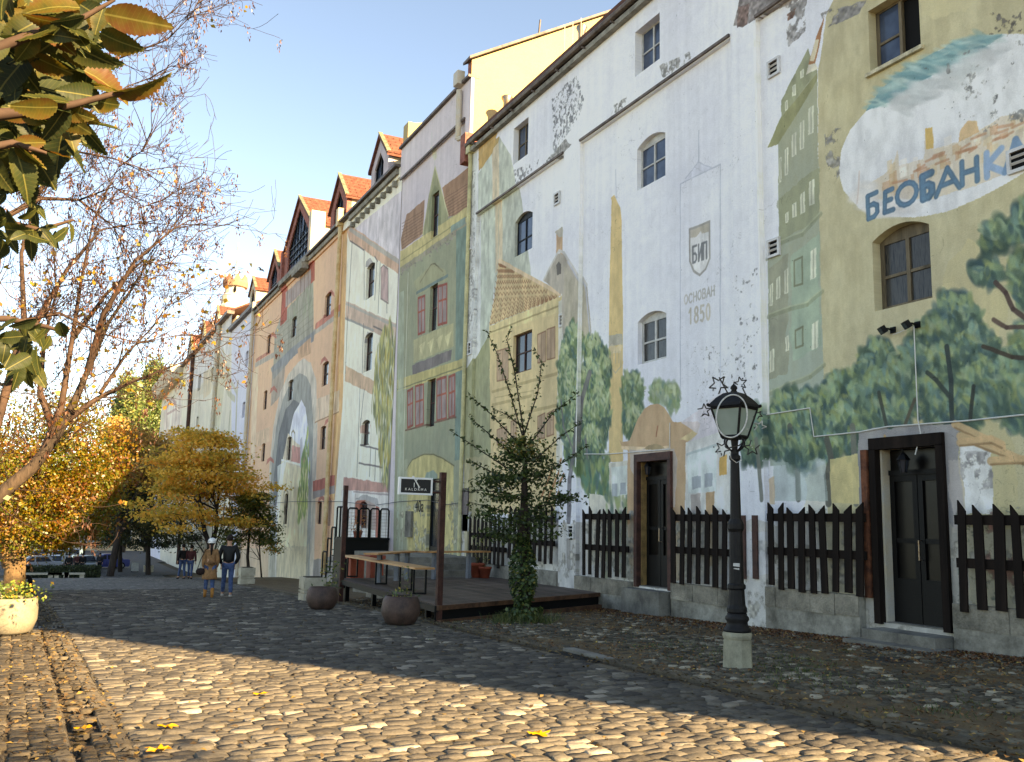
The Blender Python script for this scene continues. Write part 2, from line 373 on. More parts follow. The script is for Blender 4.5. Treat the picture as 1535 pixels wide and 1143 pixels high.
# oval bank sign
OV = [(1298,168),(1275,195),(1262,225),(1257,258),(1265,288),(1290,314),(1330,325),(1371,327),(1420,319),(1470,297),(1510,276),(1550,250),(1610,205),(1630,150),(1610,80),(1565,55),(1535,52),(1505,51),(1470,55),(1430,65),(1390,85),(1350,110),(1320,135)]
A.poly(OV, (203,203,204), 1, 1.5, .09)
CAP = [(1298,168),(1320,135),(1350,110),(1390,85),(1430,65),(1470,55),(1505,51),(1492,62),(1450,86),(1400,112),(1360,136),(1330,156)]
A.poly(CAP, (122,158,158), 1, 2, .2, c2=(96,140,146)); A.dabs(CAP, 160, .4, [(140,172,168),(100,146,150),(160,182,176),(88,132,140)], 25, 10, 5, .5)
A.dabs([(1330,156),(1400,115),(1492,64),(1515,70),(1440,120),(1350,170)], 110, .45, [(178,182,182),(190,190,190),(168,172,172)], 25, 10, 4, .45)
CITY = [(1305,300),(1300,278),(1325,262),(1338,250),(1346,226),(1349,250),(1386,238),(1388,194),(1399,192),(1401,224),(1436,214),(1440,196),(1452,182),(1464,184),(1468,196),(1500,176),(1535,170),(1600,140),(1625,170),(1590,215),(1510,262),(1400,300)]
A.poly(CITY, (208,190,160), .75, 3, .2, c2=(196,180,160))
for i in range(60):
    u = A.r.rand(); x = 1312 + 235*u; y = 292 - 100*u - A.r.rand()*30 + A.r.rand()*34; a, h = A.r.uniform(5, 13), A.r.uniform(7, 22)
    A.poly([(x,y),(x+a,y-a*.42),(x+a,y-a*.42-h),(x,y-h)], [(210,186,146),(196,160,116),(218,208,190),(188,172,152),(222,214,202),(200,150,110)][i % 6], .55, 1.5)
A.poly([(1388,194),(1399,191),(1400,222),(1389,224)], (198,164,98)); A.poly([(1436,214),(1441,194),(1452,180),(1464,182),(1468,198)], (206,168,120), .8)
for i in range(20):
    u = A.r.rand(); x = 1316 + 215*u; y = 276 - 92*u + A.r.uniform(-8, 12); A.line([(x,y),(x+A.r.uniform(8,24),y-A.r.uniform(4,9))], .04, (186,130,96), .6)
A.dabs([(1280,300),(1300,270),(1320,300),(1400,310),(1320,322)], 70, .4, [(210,208,206),(206,200,194)], 20, 15, 3, .5)
BL = (84,118,140)
for ch, q, wd in [('Б',[(1300,330),(1318,322),(1316,288),(1299,296)],.088),('Е',[(1324,320),(1341,314),(1340,283),(1325,290)],.088),('О',[(1343,313),(1376,302),(1376,270),(1344,280)],.088),
              ('Б',[(1382,300),(1400,293),(1398,259),(1381,267)],.13),('А',[(1403,296),(1440,281),(1438,246),(1402,260)],.088),('Н',[(1440,279),(1469,270),(1468,236),(1439,245)],.088)]:
    A.glyph(ch, *q, wd, BL, .95); A.glyph(ch, *q, wd*.45, (92,136,162), .5)
A.glyph('К', (1476,267),(1508,258),(1504,222),(1476,232), .10, (130,158,186), .95, brk=.36); A.glyph('А', (1507,259),(1546,246),(1541,204),(1505,216), .10, (108,140,168), .95, brk=.33)
A.line([(1285,306),(1289,258)], .03, (190,170,160), .6)
A.peel([(1345,95),(1560,50),(1620,120),(1540,180),(1500,190),(1440,215),(1440,120)], .70, (128,128,126), 12, 61)
A.peel([(1232,20),(1300,0),(1290,20),(1240,45)], .5, (128,124,120), 16, 12); A.peel([(1237,200),(1262,190),(1258,260),(1240,290)], .5, (140,136,128), 14, 8); A.peel([(1480,20),(1535,10),(1535,55),(1470,50)], .64, (110,104,96), 12, 18)
# white wall peels near the top
A.peel([(1105,40),(1120,-20),(1210,-20),(1195,0),(1140,32),(1118,44)], .40, (128,120,118), 30, 3); A.peel([(1112,12),(1130,8),(1126,40),(1110,44)], .45, (120,98,92), 18, 4)
A.peel([(1178,10),(1212,-10),(1206,50),(1180,75)], .52, (140,136,134), 15, 7); A.peel([(1180,22),(1195,10),(1192,26),(1182,32)], .35, (120,90,78), 15, 9)
A.peel([(832,150),(868,112),(880,150),(872,180),(834,235)], .535, (128,130,134), 7, 30); A.peel([(815,250),(852,212),(862,215),(845,238)], .42, (134,132,130), 14, 33)
A.peel([(765,262),(812,240),(810,250),(770,290)], .54, (130,130,132), 9, 35); A.peel([(925,160),(945,145),(940,168),(920,178)], .5, (140,138,134), 10, 36); A.peel([(995,100),(1040,78),(1042,92),(1000,118)], .5, (140,138,134), 12, 38)
A.peel([(1100,420),(1140,400),(1148,590),(1110,580)], .715, (120,122,126), 8, 41); A.peel([(1040,520),(1140,500),(1140,600),(1050,610)], .73, (130,130,132), 8, 43)
# brewery tower drawn in thin outline, shield and dates
GL = (172,176,186)
for l in [[(1020,600),(1020,276),(1080,247),(1080,600)],[(1048,196),(1048,244)],[(1028,268),(1047,244),(1066,252)],[(923,255),(924,298)]]: A.line(l, .03, GL, .9)
A.poly([(1028,270),(1044,250),(1047,240),(1051,248),(1068,252)], (186,188,198), .6)
A.poly([(1034,345),(1064,333),(1064,388),(1058,404),(1049,413),(1040,407),(1034,392)], (206,204,202)); A.poly([(1034,346),(1064,334),(1064,348),(1052,352),(1050,347),(1044,356),(1034,358)], (184,174,158))
A.line([(1034,345),(1034,392),(1040,407),(1049,413),(1058,404),(1064,388),(1064,333),(1034,345)], .05, (158,154,148))
for ch, x0, x1 in [('Б',1038,1045),('И',1047,1053),('П',1054,1060)]:
    A.glyph(ch, (x0,395-(x0-1038)*.34),(x1,395-(x1-1038)*.34),(x1,371-(x1-1038)*.36),(x0,371-(x0-1038)*.36), .05, (124,126,128))
for i, ch in enumerate('ОСНОВАН'):
    x0 = 1026 + i*6.7; x1 = x0 + 5.4; A.glyph(ch, (x0,457-(x0-1026)*.31),(x1,457-(x1-1026)*.31),(x1,444-(x1-1026)*.33),(x0,444-(x0-1026)*.33), .035, (182,178,172))
for i, ch in enumerate('1850'):
    x0 = 1032 + i*8.8; x1 = x0 + 6.6; A.glyph(ch, (x0,486-(x0-1032)*.2),(x1,486-(x1-1032)*.2),(x1,464-(x1-1032)*.24),(x0,464-(x0-1032)*.24), .05, (186,178,164))
# tall ochre brewery chimney
A.poly([(917,302),(916,297),(921,293),(930,312),(932,330),(934,470),(934,693),(913,693),(913,503),(914,420)], (206,178,124), 1, 1.2, .08); A.poly([(913,503),(933,501),(934,517),(913,521)], (172,164,146)); A.poly([(914,521),(918,516),(924,522),(930,516),(933,519),(930,530),(916,532)], (206,190,160), .6)
A.line([(916,530),(916,552),(923,560),(931,550),(931,528)], .03, (176,160,130))
for x in (918,923,928): A.line([(x,528),(x,545)], .025, (178,162,132))
# stone house in the left bay
A.poly([(721,240),(740,215),(753,205),(755,226),(728,262)], (178,148,96)); A.poly([(753,206),(770,235),(782,300),(795,400),(800,480),(742,500),(740,400),(742,270)], (176,180,166), 1); A.poly([(742,226),(752,214),(754,400),(743,410)], (196,180,152))
A.poly([(721,262),(742,230),(742,395),(738,480),(720,560)], (180,186,172)); A.poly([(721,205),(750,200),(742,232),(722,258)], (186,150,92), .9)
for x in (727,733,748): A.line([(x,270),(x-1,400)], .04, (160,164,150), .6)
RF = [(748,391),(752,389),(838,440),(838,446),(733,489),(737,470),(744,430)]
A.poly(RF, (196,170,128))
for i in range(11):
    f = i/10; a = (747-13*f, 396+88*f); b = (800+36*min(1,f*2.0) if f < .5 else 836, 423+20*min(1,f*2)); b = (750+86*min(1,f*1.5+.08), 394+50*min(1, f*1.5+.08)*1.0 + 0)
    n = 16
    for j in range(n):
        u = j/n; p = (a[0]*(1-u)+b[0]*u, a[1]*(1-u)+b[1]*u); A.line([(p[0],p[1]),(p[0]+2.2,p[1]+4),(p[0]+4.4,p[1]-1)], .03, (150,104,74), .75, .6)
A.line([(748,391),(840,441)], .12, (206,180,148)); 
A.poly([(733,490),(838,446),(846,440),(846,462),(838,470),(734,504)], (206,186,138)); A.line([(733,500),(846,456)], .05, (168,148,104)); A.line([(733,510),(840,472)], .05, (176,154,110))
A.poly([(734,503),(840,468),(838,560),(836,660),(832,775),(735,770)], (203,180,134), 1, 2, .08)
for q in [(745,522,762,572),(806,497,818,545),(820,490,832,540),(745,640,760,668),(766,628,774,664),(806,620,817,660),(820,616,830,655)]:
    A.poly([(q[0],q[1]+5),(q[2],q[1]),(q[2],q[3]-3),(q[0],q[3])], (178,148,120), 1, 1); A.line([(q[0],q[1]+5),(q[2],q[1]),(q[2],q[3]-3),(q[0],q[3]),(q[0],q[1]+5)], .035, (150,112,84)); A.line([((q[0]+q[2])/2,q[1]+3),((q[0]+q[2])/2,q[3]-2)], .03, (148,116,90))
for l in [[(738,588),(838,560)],[(738,608),(796,594)],[(738,630),(836,608)]]: A.line(l, .09, (172,150,106), .8)
for q in [(742,592,768,628),(772,586,800,620)]: A.line([(q[0],q[1]+5),(q[2],q[1]),(q[2],q[3]-3),(q[0],q[3]),(q[0],q[1]+5)], .03, (180,158,114))
A.poly([(838,452),(848,446),(848,700),(838,760),(834,690)], (200,196,182))
for l in [[(812,745),(830,700)],[(820,752),(846,690)],[(830,755),(850,712)]]: A.line(l, .09, (170,120,80))
# narrow gabled chimney house
A.poly([(834,382),(848,376),(856,394),(880,425),(884,470),(888,520),(850,545),(846,440),(838,440),(814,420)], (172,162,148)); A.poly([(834,352),(846,346),(846,386),(838,376),(834,380)], (196,160,126)); A.poly([(832,349),(842,341),(849,347),(848,354),(838,357)], (178,170,156)); A.poly([(834,398),(838,392),(841,396),(841,410),(835,413)], (112,106,100))
A.line([(815,420),(838,376),(850,380),(880,428)], .08, (190,186,180)); A.poly([(850,400),(878,430),(884,520),(852,545)], (178,168,146), .7); A.line([(856,394),(878,430),(886,520)], .06, (176,178,188), .8)
# painted trees of the left half
DL = [(78,106,84),(92,118,84),(70,102,98),(96,116,80)]; ML = [(112,138,100),(130,148,96),(104,136,120),(140,154,108)]; LL = [(164,176,134),(176,184,150),(156,174,128),(184,186,138)]
for x, y, rx, ry in ((862,520,14,34),(850,560,14,50),(848,620,14,44),(862,600,16,60)): A.blob(x, y, rx, ry, DL, ML, LL, .7)
for x, y, rx, ry in ((890,530,18,28),(904,560,12,34),(884,580,18,44),(872,630,16,50),(900,620,14,60),(886,670,22,34),(862,670,12,30)): A.blob(x, y, rx, ry, DK+DL, ML, LL, .8)
for x, y, rx, ry in ((950,590,17,30),(940,600,8,46),(952,632,16,28)): A.blob(x, y, rx, ry, DL, ML, LL, .8)
for x, y, rx, ry in ((988,590,14,16),(1008,596,14,22)): A.blob(x, y, rx, ry, [(146,160,132),(132,150,118)], ML+[(160,170,146)], LL, .6)
for l, wd in [([(858,770),(859,720),(866,680),(872,600),(884,560)],.2),([(866,680),(850,640),(846,600)],.06),([(884,770),(886,735),(882,700),(878,660)],.1),([(886,735),(900,700),(905,690)],.05),([(905,770),(908,720),(914,690)],.1),([(900,770),(903,715),(900,690)],.07),([(858,850),(857,790),(859,760)],.2)]:
    A.line(l, wd, (112,108,112), .8)
A.dabs([(866,700),(912,690),(914,742),(880,740)], 160, .34, G2+[(86,132,110)], 80, 20, 2.4, .75)
# baroque gable round the small door
A.poly([(913,694),(945,690),(945,830),(880,850),(884,740),(914,745)], (202,196,180)); A.dabs([(910,735),(945,740),(945,860),(905,860)], 110, .34, GP+G2, 80, 20, 2.2, .6); A.poly([(916,700),(942,698),(942,742),(918,744)], (196,204,196), .8)
for q in [(918,726,926,744),(930,724,939,742)]: A.poly([(q[0],q[1]),(q[2],q[1]-1),(q[2],q[3]),(q[0],q[3])], (150,156,160), .8)
GB = [(928,660),(932,664),(944,661),(950,645),(956,628),(966,614),(976,607),(986,606),(996,611),(1003,622),(1009,634),(1046,632),(1050,636),(1046,650),(1036,662),(1029,664),(1029,700),(1027,760),(1022,870),(960,880),(944,860),(940,780),(941,676),(933,672)]
A.poly(GB, (198,164,126), 1, 1.5, .1, c2=(188,152,116)); A.line([(933,672),(972,674),(1004,672)], .08, (214,186,150)); A.poly([(966,674),(972,668),(984,666),(994,670),(998,675)], (168,144,108))
A.poly([(944,676),(1012,672),(1016,690),(1012,760),(1004,760),(1003,692),(953,694),(950,712),(945,700)], (186,176,170), .7, 5); A.poly([(1018,660),(1034,650),(1044,640),(1046,650),(1036,662)], (212,190,140), .8)
A.line([(986,640),(984,655)], .04, (170,110,80))
A.poly([(1021,634),(1082,590),(1096,600),(1098,640),(1060,660),(1030,664),(1046,650)], (206,196,198), .8, 3)
A.poly([(1028,664),(1098,642),(1112,690),(1112,760),(1090,860),(1024,870),(1028,762)], (206,204,196), 1); A.poly([(1030,688),(1040,676),(1074,670),(1074,738),(1032,740)], (200,208,202), .9)
for q in [(1038,716,1050,734),(1056,712,1068,732)]: A.poly([(q[0],q[1]),(q[2],q[1]-2),(q[2],q[3]-2),(q[0],q[3])], (158,164,168), .9)
A.line([(1030,682),(1074,668)], .05, (176,186,182)); A.poly([(1078,688),(1090,682),(1090,712),(1078,714)], (214,168,92)); A.poly([(1036,742),(1050,740),(1050,800),(1038,860)], (178,166,158)); A.poly([(1058,740),(1072,738),(1070,850),(1060,850)], (194,158,118))
A.poly([(1040,800),(1056,780),(1052,850),(1036,860)], (170,168,172), .6, 5)
# painted trees along the bank wall
for x, y, rx, ry in ((1500,352,30,22),(1480,408,20,18),(1545,330,26,30),(1540,420,34,34),(1595,400,40,60)): A.blob(x, y, rx, ry, DK, MD, LT)
for x, y, rx, ry in ((1560,520,44,50),(1620,540,40,90),(1500,580,42,40),(1540,600,50,44)): A.blob(x, y, rx, ry, DK, MD, LT, .8)
for x, y, rx, ry in ((1436,474,36,34),(1398,505,34,30),(1462,520,32,38),(1374,545,28,34),(1420,555,40,40),(1470,580,36,44),(1395,600,40,36),(1440,612,44,34)): A.blob(x, y, rx, ry, DK, MD, LT)
for x, y, rx, ry in ((1322,540,28,26),(1300,562,20,26),(1344,572,22,36),(1318,590,30,34),(1338,624,28,28),(1298,622,22,26)): A.blob(x, y, rx, ry, DK, MD, LT)
for x, y, rx, ry in ((1266,582,26,26),(1246,604,22,28),(1284,606,18,34),(1262,640,30,34),(1240,668,22,22),(1284,662,18,26)): A.blob(x, y, rx, ry, DK, MD+[(124,140,80)], LT)
for x, y, rx, ry in ((1202,606,26,22),(1176,616,20,24),(1216,632,20,28),(1190,648,34,32),(1160,650,22,34),(1200,684,26,20),(1140,640,14,26),(1136,676,16,24)): A.blob(x, y, rx, ry, DK, MD+[(136,150,92)], LT, .9)
for l, wd, c in [([(1197,748),(1196,700),(1190,670),(1184,640)],.13,(92,92,84)),([(1196,700),(1205,672)],.06,(92,92,84)),([(1242,756),(1240,715),(1246,690),(1240,660)],.13,(92,92,84)),([(1284,755),(1282,690),(1278,640)],.12,(110,110,100)),([(1148,750),(1144,700),(1140,660)],.1,(110,112,100)),([(1428,635),(1426,570),(1420,520)],.08,(52,64,66)),([(1455,630),(1460,580)],.06,(56,60,56)),
                 ([(1330,640),(1318,590)],.07,(66,72,64)),([(1640,500),(1560,540),(1518,536),(1474,520)],.06,(72,60,52)),([(1640,480),(1540,480),(1520,464),(1508,440),(1492,424)],.07,(84,64,60)),([(1535,492),(1510,492),(1490,480)],.06,(92,72,66)),([(1428,600),(1404,570),(1390,560)],.07,(60,70,66)),([(1356,640),(1372,600)],.06,(90,80,66))]:
    A.line(l, wd, c, .85)
A.poly([(1160,694),(1238,690),(1240,752),(1162,750)], (160,176,168), .6, 4); A.poly([(1153,720),(1162,715),(1162,756),(1154,756)], (200,170,130), .7); A.poly([(1244,690),(1290,680),(1290,756),(1246,756)], (200,182,126), .85)
A.blob(1196, 672, 30, 22, DK, MD, LT)
# cement round the big door, beams and flaking white
A.poly([(1286,650),(1300,645),(1430,634),(1440,642),(1438,700),(1446,790),(1460,990),(1285,990),(1290,760)], (150,147,146), 1, 4, .14, c2=(134,132,134)); A.poly([(1420,690),(1445,690),(1450,800),(1430,800)], (186,176,170), .6, 6)
A.poly([(1440,666),(1486,672),(1490,772),(1446,770)], (204,203,200), 1, 4); A.peel([(1440,680),(1486,676),(1488,730),(1442,735)], .5, (152,148,146), 18, 51)
for l in [[(1432,636),(1502,672)],[(1440,654),(1540,694)],[(1440,664),(1486,660),(1502,668)],[(1486,692),(1560,690)]]: A.line(l, .12, (200,164,120), .9); A.line([(x,y+5) for x,y in l], .03, (150,116,80), .8)
A.line([(1327,655),(1328,672)], .05, (190,140,70), .7, brk=.45)
# rough bare base behind the fences
BASE = [(20,1),]
A.poly([w_(28.2,-.35),w_(21.5,.05),w_(12.6,.15),w_(9,.1),w_(-8,.2),w_(-8,-2.3),w_(28.2,-2.3)], (170,164,150), .55, 14, .25)
A.peel([w_(28.2,.3),w_(-8,.4),w_(-8,-2.3),w_(28.2,-2.3)], .60, (152,147,136), 20, 77); A.peel([w_(9.6,.3),w_(-8,.4),w_(-8,-1.2),w_(9.6,-1.2)], .66, (110,118,108), 14, 79); A.peel([w_(9.2,.3),w_(-8,.4),w_(-8,-1.2),w_(9.2,-1.2)], .70, (150,110,98), 24, 83)
A.poly([(1085,800),(1160,800),(1160,860),(1090,870)], (186,188,194), .5, 6)
# bare whitewash strip at the corner pilaster
A.poly([(703,215),(720,210),(720,690),(700,690)], (196,198,192), .85, 3); A.peel([(705,260),(716,255),(716,520),(702,520)], .5, (164,164,160), 16, 91); A.poly([(700,560),(734,500),(736,770),(700,780)], (150,150,110), .9, 4); A.poly([(700,690),(735,680),(735,900),(700,900)], (180,168,130), .8, 6)
A.line([(1137,40),(1143,300),(1152,620)], .07, (222,222,214), .9); A.line([(876,212),(872,480),(868,700)], .05, (222,222,216), .9)
A.weather(40)
M1 = A.material()
# ---------------------------------------------------------------- mural 2: green facade
B = Mural('green_facade_mural', 28.05, 35.75, -2.6, 16.6, 64, (190,180,184), seed=13)
SL = -.50
B.poly([(600,380),(705,305),(705,905),(588,905),(594,600)], (152,153,126), 1, 2, .1, c2=(142,147,122))
B.poly([(610,322),(637,300),(634,352),(602,376),(601,360)], (158,122,98)); B.poly([(663,282),(705,250),(705,318),(671,326)], (160,122,96))
for i in range(12):
    for x0, x1, y0 in ((603,634,328),(664,705,292)): B.line([(x0,y0+i*4.6+8),(x1,y0+i*4.6+8-(x1-x0)*.62)], .035, (118,88,76), .55, 1.5)
B.poly([(652,250),(660,282),(672,322),(672,345),(634,366),(634,350),(642,300)], (150,150,116)); B.line([(652,250),(672,324)], .07, (182,178,140)); B.line([(652,250),(634,352)], .06, (170,166,128)); B.line([(651,200),(652,250)], .05, (170,170,166)); B.poly([(649,222),(654,222),(655,236),(652,242),(648,236)], (190,186,168))
B.poly([(644,300),(652,278),(660,292),(662,350),(642,362)], (134,138,104))
B.poly([(600,378),(705,308),(705,330),(600,402)], (184,170,120)); B.line([(601,392),(705,322)], .05, (150,142,100)); B.poly([(600,402),(705,330),(705,338),(600,411)], (150,140,120), .7, 4); B.dabs([(602,404),(704,334),(704,344),(602,414)], 60, .2, [(128,118,116),(146,132,128)], 30, 10, 3, .7)
B.poly([(684,348),(700,338),(697,690),(682,690)], (118,140,128)); B.poly([(676,340),(698,326),(698,336),(676,350)], (128,146,136))
B.line([(630,424),(646,398),(652,396),(664,408)], .06, (112,108,84)); B.poly([(620,424),(648,396),(668,406),(672,420),(628,444)], (164,158,120), .5)
for q, c in [((627,444,637,502),1),((657,426,670,488),1),((611,583,619,642),1),((623,576,635,640),1),((655,566,669,632),1),((673,562,682,628),1)]:
    B.poly([(q[0],q[1]+4),(q[2],q[1]),(q[2],q[3]-4),(q[0],q[3])], (146,128,126)); B.line([(q[0],q[1]+4),(q[2],q[1]),(q[2],q[3]-4),(q[0],q[3]),(q[0],q[1]+4)], .09, (158,84,72)); mx = (q[0]+q[2])/2; B.line([(mx,q[1]+3),(mx,q[3])], .07, (160,92,78)); my = q[1]*.6+q[3]*.4; B.line([(q[0],my+2),(q[2],my-2)], .07, (166,88,72))
B.line([(625,440),(671,414)], .12, (112,130,124)); B.line([(608,578),(686,552)], .06, (120,124,96)); B.line([(608,646),(684,626)], .06, (128,98,80))
B.poly([(620,510),(680,485),(680,520),(620,545)], (172,164,124), .8); 
for i in range(4): x = 628+i*13; B.poly([(x,520-i*5),(x+10,512-i*5),(x+5,536-i*5)], (190,182,140), .8)
B.poly([(618,548),(678,524),(676,540),(619,564)], (122,114,112)); B.poly([(596,570),(704,535),(704,552),(596,588)], (182,168,114)); B.line([(596,585),(704,547)], .05, (130,128,92))
B.poly([(610,705),(618,690),(635,682),(650,682),(664,688),(680,698),(680,870),(610,870)], (188,174,118)); B.line([(608,706),(618,690),(635,682),(650,682),(664,688),(681,699)], .05, (126,120,86)); B.poly([(636,720),(640,708),(650,706),(656,712),(656,722)], (140,156,140))
B.poly([(598,440),(606,436),(604,870),(594,870)], (160,168,146), .8); B.line([(612,410),(606,640),(602,870)], .05, (196,196,176), .9); B.poly([(698,560),(706,550),(706,880),(696,880)], (152,140,108), .8, 5)
B.poly([(600,690),(612,690),(612,880),(596,880)], (168,168,140), .5, 6); B.peel([(596,760),(705,750),(705,900),(590,900)], .56, (150,146,124), 18, 5)
B.weather(140, .04, .07); M2 = B.material()
# ---------------------------------------------------------------- mural 3: half-timbered house and brick gatehouse
C = Mural('gatehouse_mural', 35.55, 67.4, -4.8, 19.3, 44, (214,174,142), seed=23)
C.poly([(518,330),(605,250),(605,900),(496,900)], (212,208,192), 1, 2, .06); C.poly([(530,345),(604,285),(604,400),(560,365)], (192,184,188)); C.poly([(520,345),(528,340),(602,392),(602,415),(560,385),(524,362)], (196,160,136)); C.line([(524,344),(602,396)], .2, (168,160,150))
C.poly([(519,452),(602,490),(602,520),(518,478)], (190,164,148)); C.line([(519,456),(602,494)], .12, (166,160,152)); C.line([(518,478),(560,496)], .1, (150,148,144)); C.poly([(518,548),(575,580),(575,600),(517,572)], (198,166,138)); C.poly([(515,716),(600,728),(600,742),(514,736)], (186,140,128)); C.poly([(512,735),(600,740),(600,870),(505,870)], (206,200,196), .8)
for l in [[(528,362),(522,470)],[(521,476),(518,560)],[(546,376),(546,450)],[(565,392),(562,450)],[(570,394),(567,470)],[(545,486),(543,560)],[(540,580),(535,715)],[(546,585),(540,640)],[(556,672),(554,715)],[(563,676),(562,720)],[(570,640),(570,724)],[(540,668),(575,676)],[(538,695),(576,702)],[(525,362),(546,376)],[(562,385),(566,392)],[(560,490),(582,500)],[(580,400),(580,470)]]: C.line(l, .07, (112,106,106), .85)
C.poly([(571,402),(575,398),(582,404),(582,454),(571,448)], (178,150,146)); C.line([(571,448),(571,402),(575,398),(582,404),(582,456),(571,448)], .06, (140,126,120))
C.poly([(549,392),(555,386),(561,396),(560,404),(548,400)], (164,160,156)); C.poly([(547,508),(551,498),(558,502),(558,520),(546,515)], (164,160,156))
C.poly([(540,640),(548,632),(556,638),(554,648),(540,650)], (196,160,142))
C.poly([(532,786),(533,754),(541,748),(550,752),(550,792)], (176,104,84)); C.poly([(548,752),(556,746),(562,752),(563,796),(548,792)], (170,150,142)); C.poly([(532,750),(545,742),(566,748),(568,760),(552,752)], (166,162,160)); C.poly([(563,760),(569,762),(569,812),(563,808)], (186,110,96))
for l in [[(530,738),(600,744)],[(533,742),(530,800)]]: C.line(l, .06, (150,130,130), .7)
PT = [(572,500),(584,486),(594,510),(596,560),(597,640),(592,720),(584,740),(574,720),(566,660),(562,620),(556,610),(560,585),(562,540)]
C.dabs(PT, 900, .55, [(128,134,96),(146,148,104),(164,160,104),(112,120,90),(184,172,112)], 86, 9, 4, .75); C.dabs(PT, 160, .5, [(196,188,120),(176,152,72),(206,204,190)], 86, 8, 4, .7); C.line([(586,860),(583,780),(584,700)], .22, (132,128,124))
# orange brick wall
for l, wd in [([(383,548),(471,499),(512,468)],.35)]: C.line(l, wd, (170,160,148)); C.line([(384,541),(405,528)], .25, (190,128,108)); C.line([(474,490),(512,460)], .35, (192,122,104))
C.poly([(514,350),(521,345),(514,600),(502,750),(494,750),(506,560)], (206,158,108), .9); C.line([(516,352),(511,520),(500,745)], .3, (220,180,126), .8)
C.poly([(420,478),(432,462),(470,420),(470,502),(440,520),(410,552),(412,500)], (160,156,140)); 
for i in range(7): C.line([(418+i*7.5,500-i*6),(418+i*7.5,530-i*4)], .05, (126,124,110), .7)
for i in range(5): C.line([(412,500+i*8),(470,448+i*10)], .05, (132,130,116), .6)
C.dabs([(430,452),(468,420),(470,470),(430,490)], 60, .6, [(134,146,120),(150,156,130)], 85, 15, 3, .6)
C.poly([(406,552),(440,520),(472,496),(470,512),(440,535),(410,570)], (140,142,142)); C.poly([(446,524),(466,506),(466,530),(448,540)], (192,154,124))
C.poly([(408,560),(428,545),(424,590),(406,610)], (150,146,138), .7)
C.poly([(424,420),(432,412),(430,480),(420,490)], (176,92,78)); C.poly([(462,400),(472,390),(472,420),(464,428)], (180,96,80)); C.poly([(428,440),(466,404),(466,426),(428,462)], (164,148,142))
for i in range(6): C.line([(431+i*6.4,436-i*6),(431+i*6.4,462-i*6)], .07, (120,72,66), .8)
# painted arch
C.poly([(402,872),(404,700),(410,640),(420,590),(432,562),(446,545),(456,538),(466,545),(474,570),(476,640),(473,760),(470,872)], (190,180,166), 1)
C.poly([(404,872),(406,710),(414,640),(424,600),(436,572),(450,560),(460,566),(466,580),(470,640),(468,700),(464,872)], (150,150,144), 1)
C.poly([(410,720),(418,650),(428,615),(440,600),(452,606),(440,625),(432,660),(424,700),(414,760),(410,760)], (116,118,120), 1)
C.poly([(412,872),(414,760),(424,700),(432,660),(440,622),(452,600),(458,612),(462,640),(463,690),(462,760),(458,872)], (200,202,214), 1)
C.poly([(414,872),(416,750),(422,690),(462,700),(462,760),(458,872)], (208,196,166)); C.poly([(424,688),(432,650),(442,662),(450,668),(460,680),(461,704),(423,694)], (204,190,168)); C.poly([(438,668),(452,672),(460,690),(460,700),(436,694)], (196,130,122), .8); C.line([(422,690),(461,700)], .12, (220,212,196)); C.poly([(450,660),(453,655),(455,700),(450,702)], (176,174,180))
C.poly([(430,690),(424,720),(420,760),(416,790),(416,700)], (206,212,206), .7)
C.dabs([(462,640),(464,700),(460,770),(446,785),(446,750),(452,690)], 260, .5, [(128,150,88),(150,168,100),(106,134,84),(190,196,120)], 86, 12, 3, .8)
for q in [(437,646,442,676),(426,735,432,790)]: C.line([(q[0],q[3]),(q[0],q[1]+4),((q[0]+q[2])/2,q[1]),(q[2],q[1]+4),(q[2],q[3])], .12, (150,140,120))
for i in range(7): x = 422+i*3; C.line([(x,812+(i%3)*4),(x+3,826-(i%2)*5)], .05, (140,138,130), .7)
for x, y in [(484,474),(491,440),(481,540),(487,632),(477,748),(486,748),(405,584),(400,690),(404,503)]: C.poly([(x-1,y+8),(x+1,y-1),(x+6,y-5),(x+10,y),(x+11,y+6),(x+5,y+1)], (186,112,98), .9, 1.2)
C.poly([(469,722),(502,712),(502,728),(469,738)], (184,106,92)); C.poly([(469,738),(502,728),(502,740),(469,748)], (150,140,136)); C.poly([(488,752),(498,750),(496,788),(488,790)], (170,138,120)); C.poly([(474,600),(509,585),(508,618),(472,634)], (208,186,162), .8); C.line([(472,634),(508,618)], .06, (170,130,100)); C.poly([(383,650),(404,640),(404,662),(382,672)], (206,176,146), .8)
C.poly([(470,840),(500,835),(498,880),(468,880)], (146,140,136), 1); C.poly([(378,560),(388,548),(382,690),(376,700)], (214,196,170), .6); C.poly([w_(67.4,-2.2),w_(48,-1.3),w_(48,-4.8),w_(67.4,-4.8)], (176,166,144), .5, 8)
C.line([(380,462),(372,700)], .25, (206,170,124), .7); C.weather(240, .03, .06); M3 = C.material()
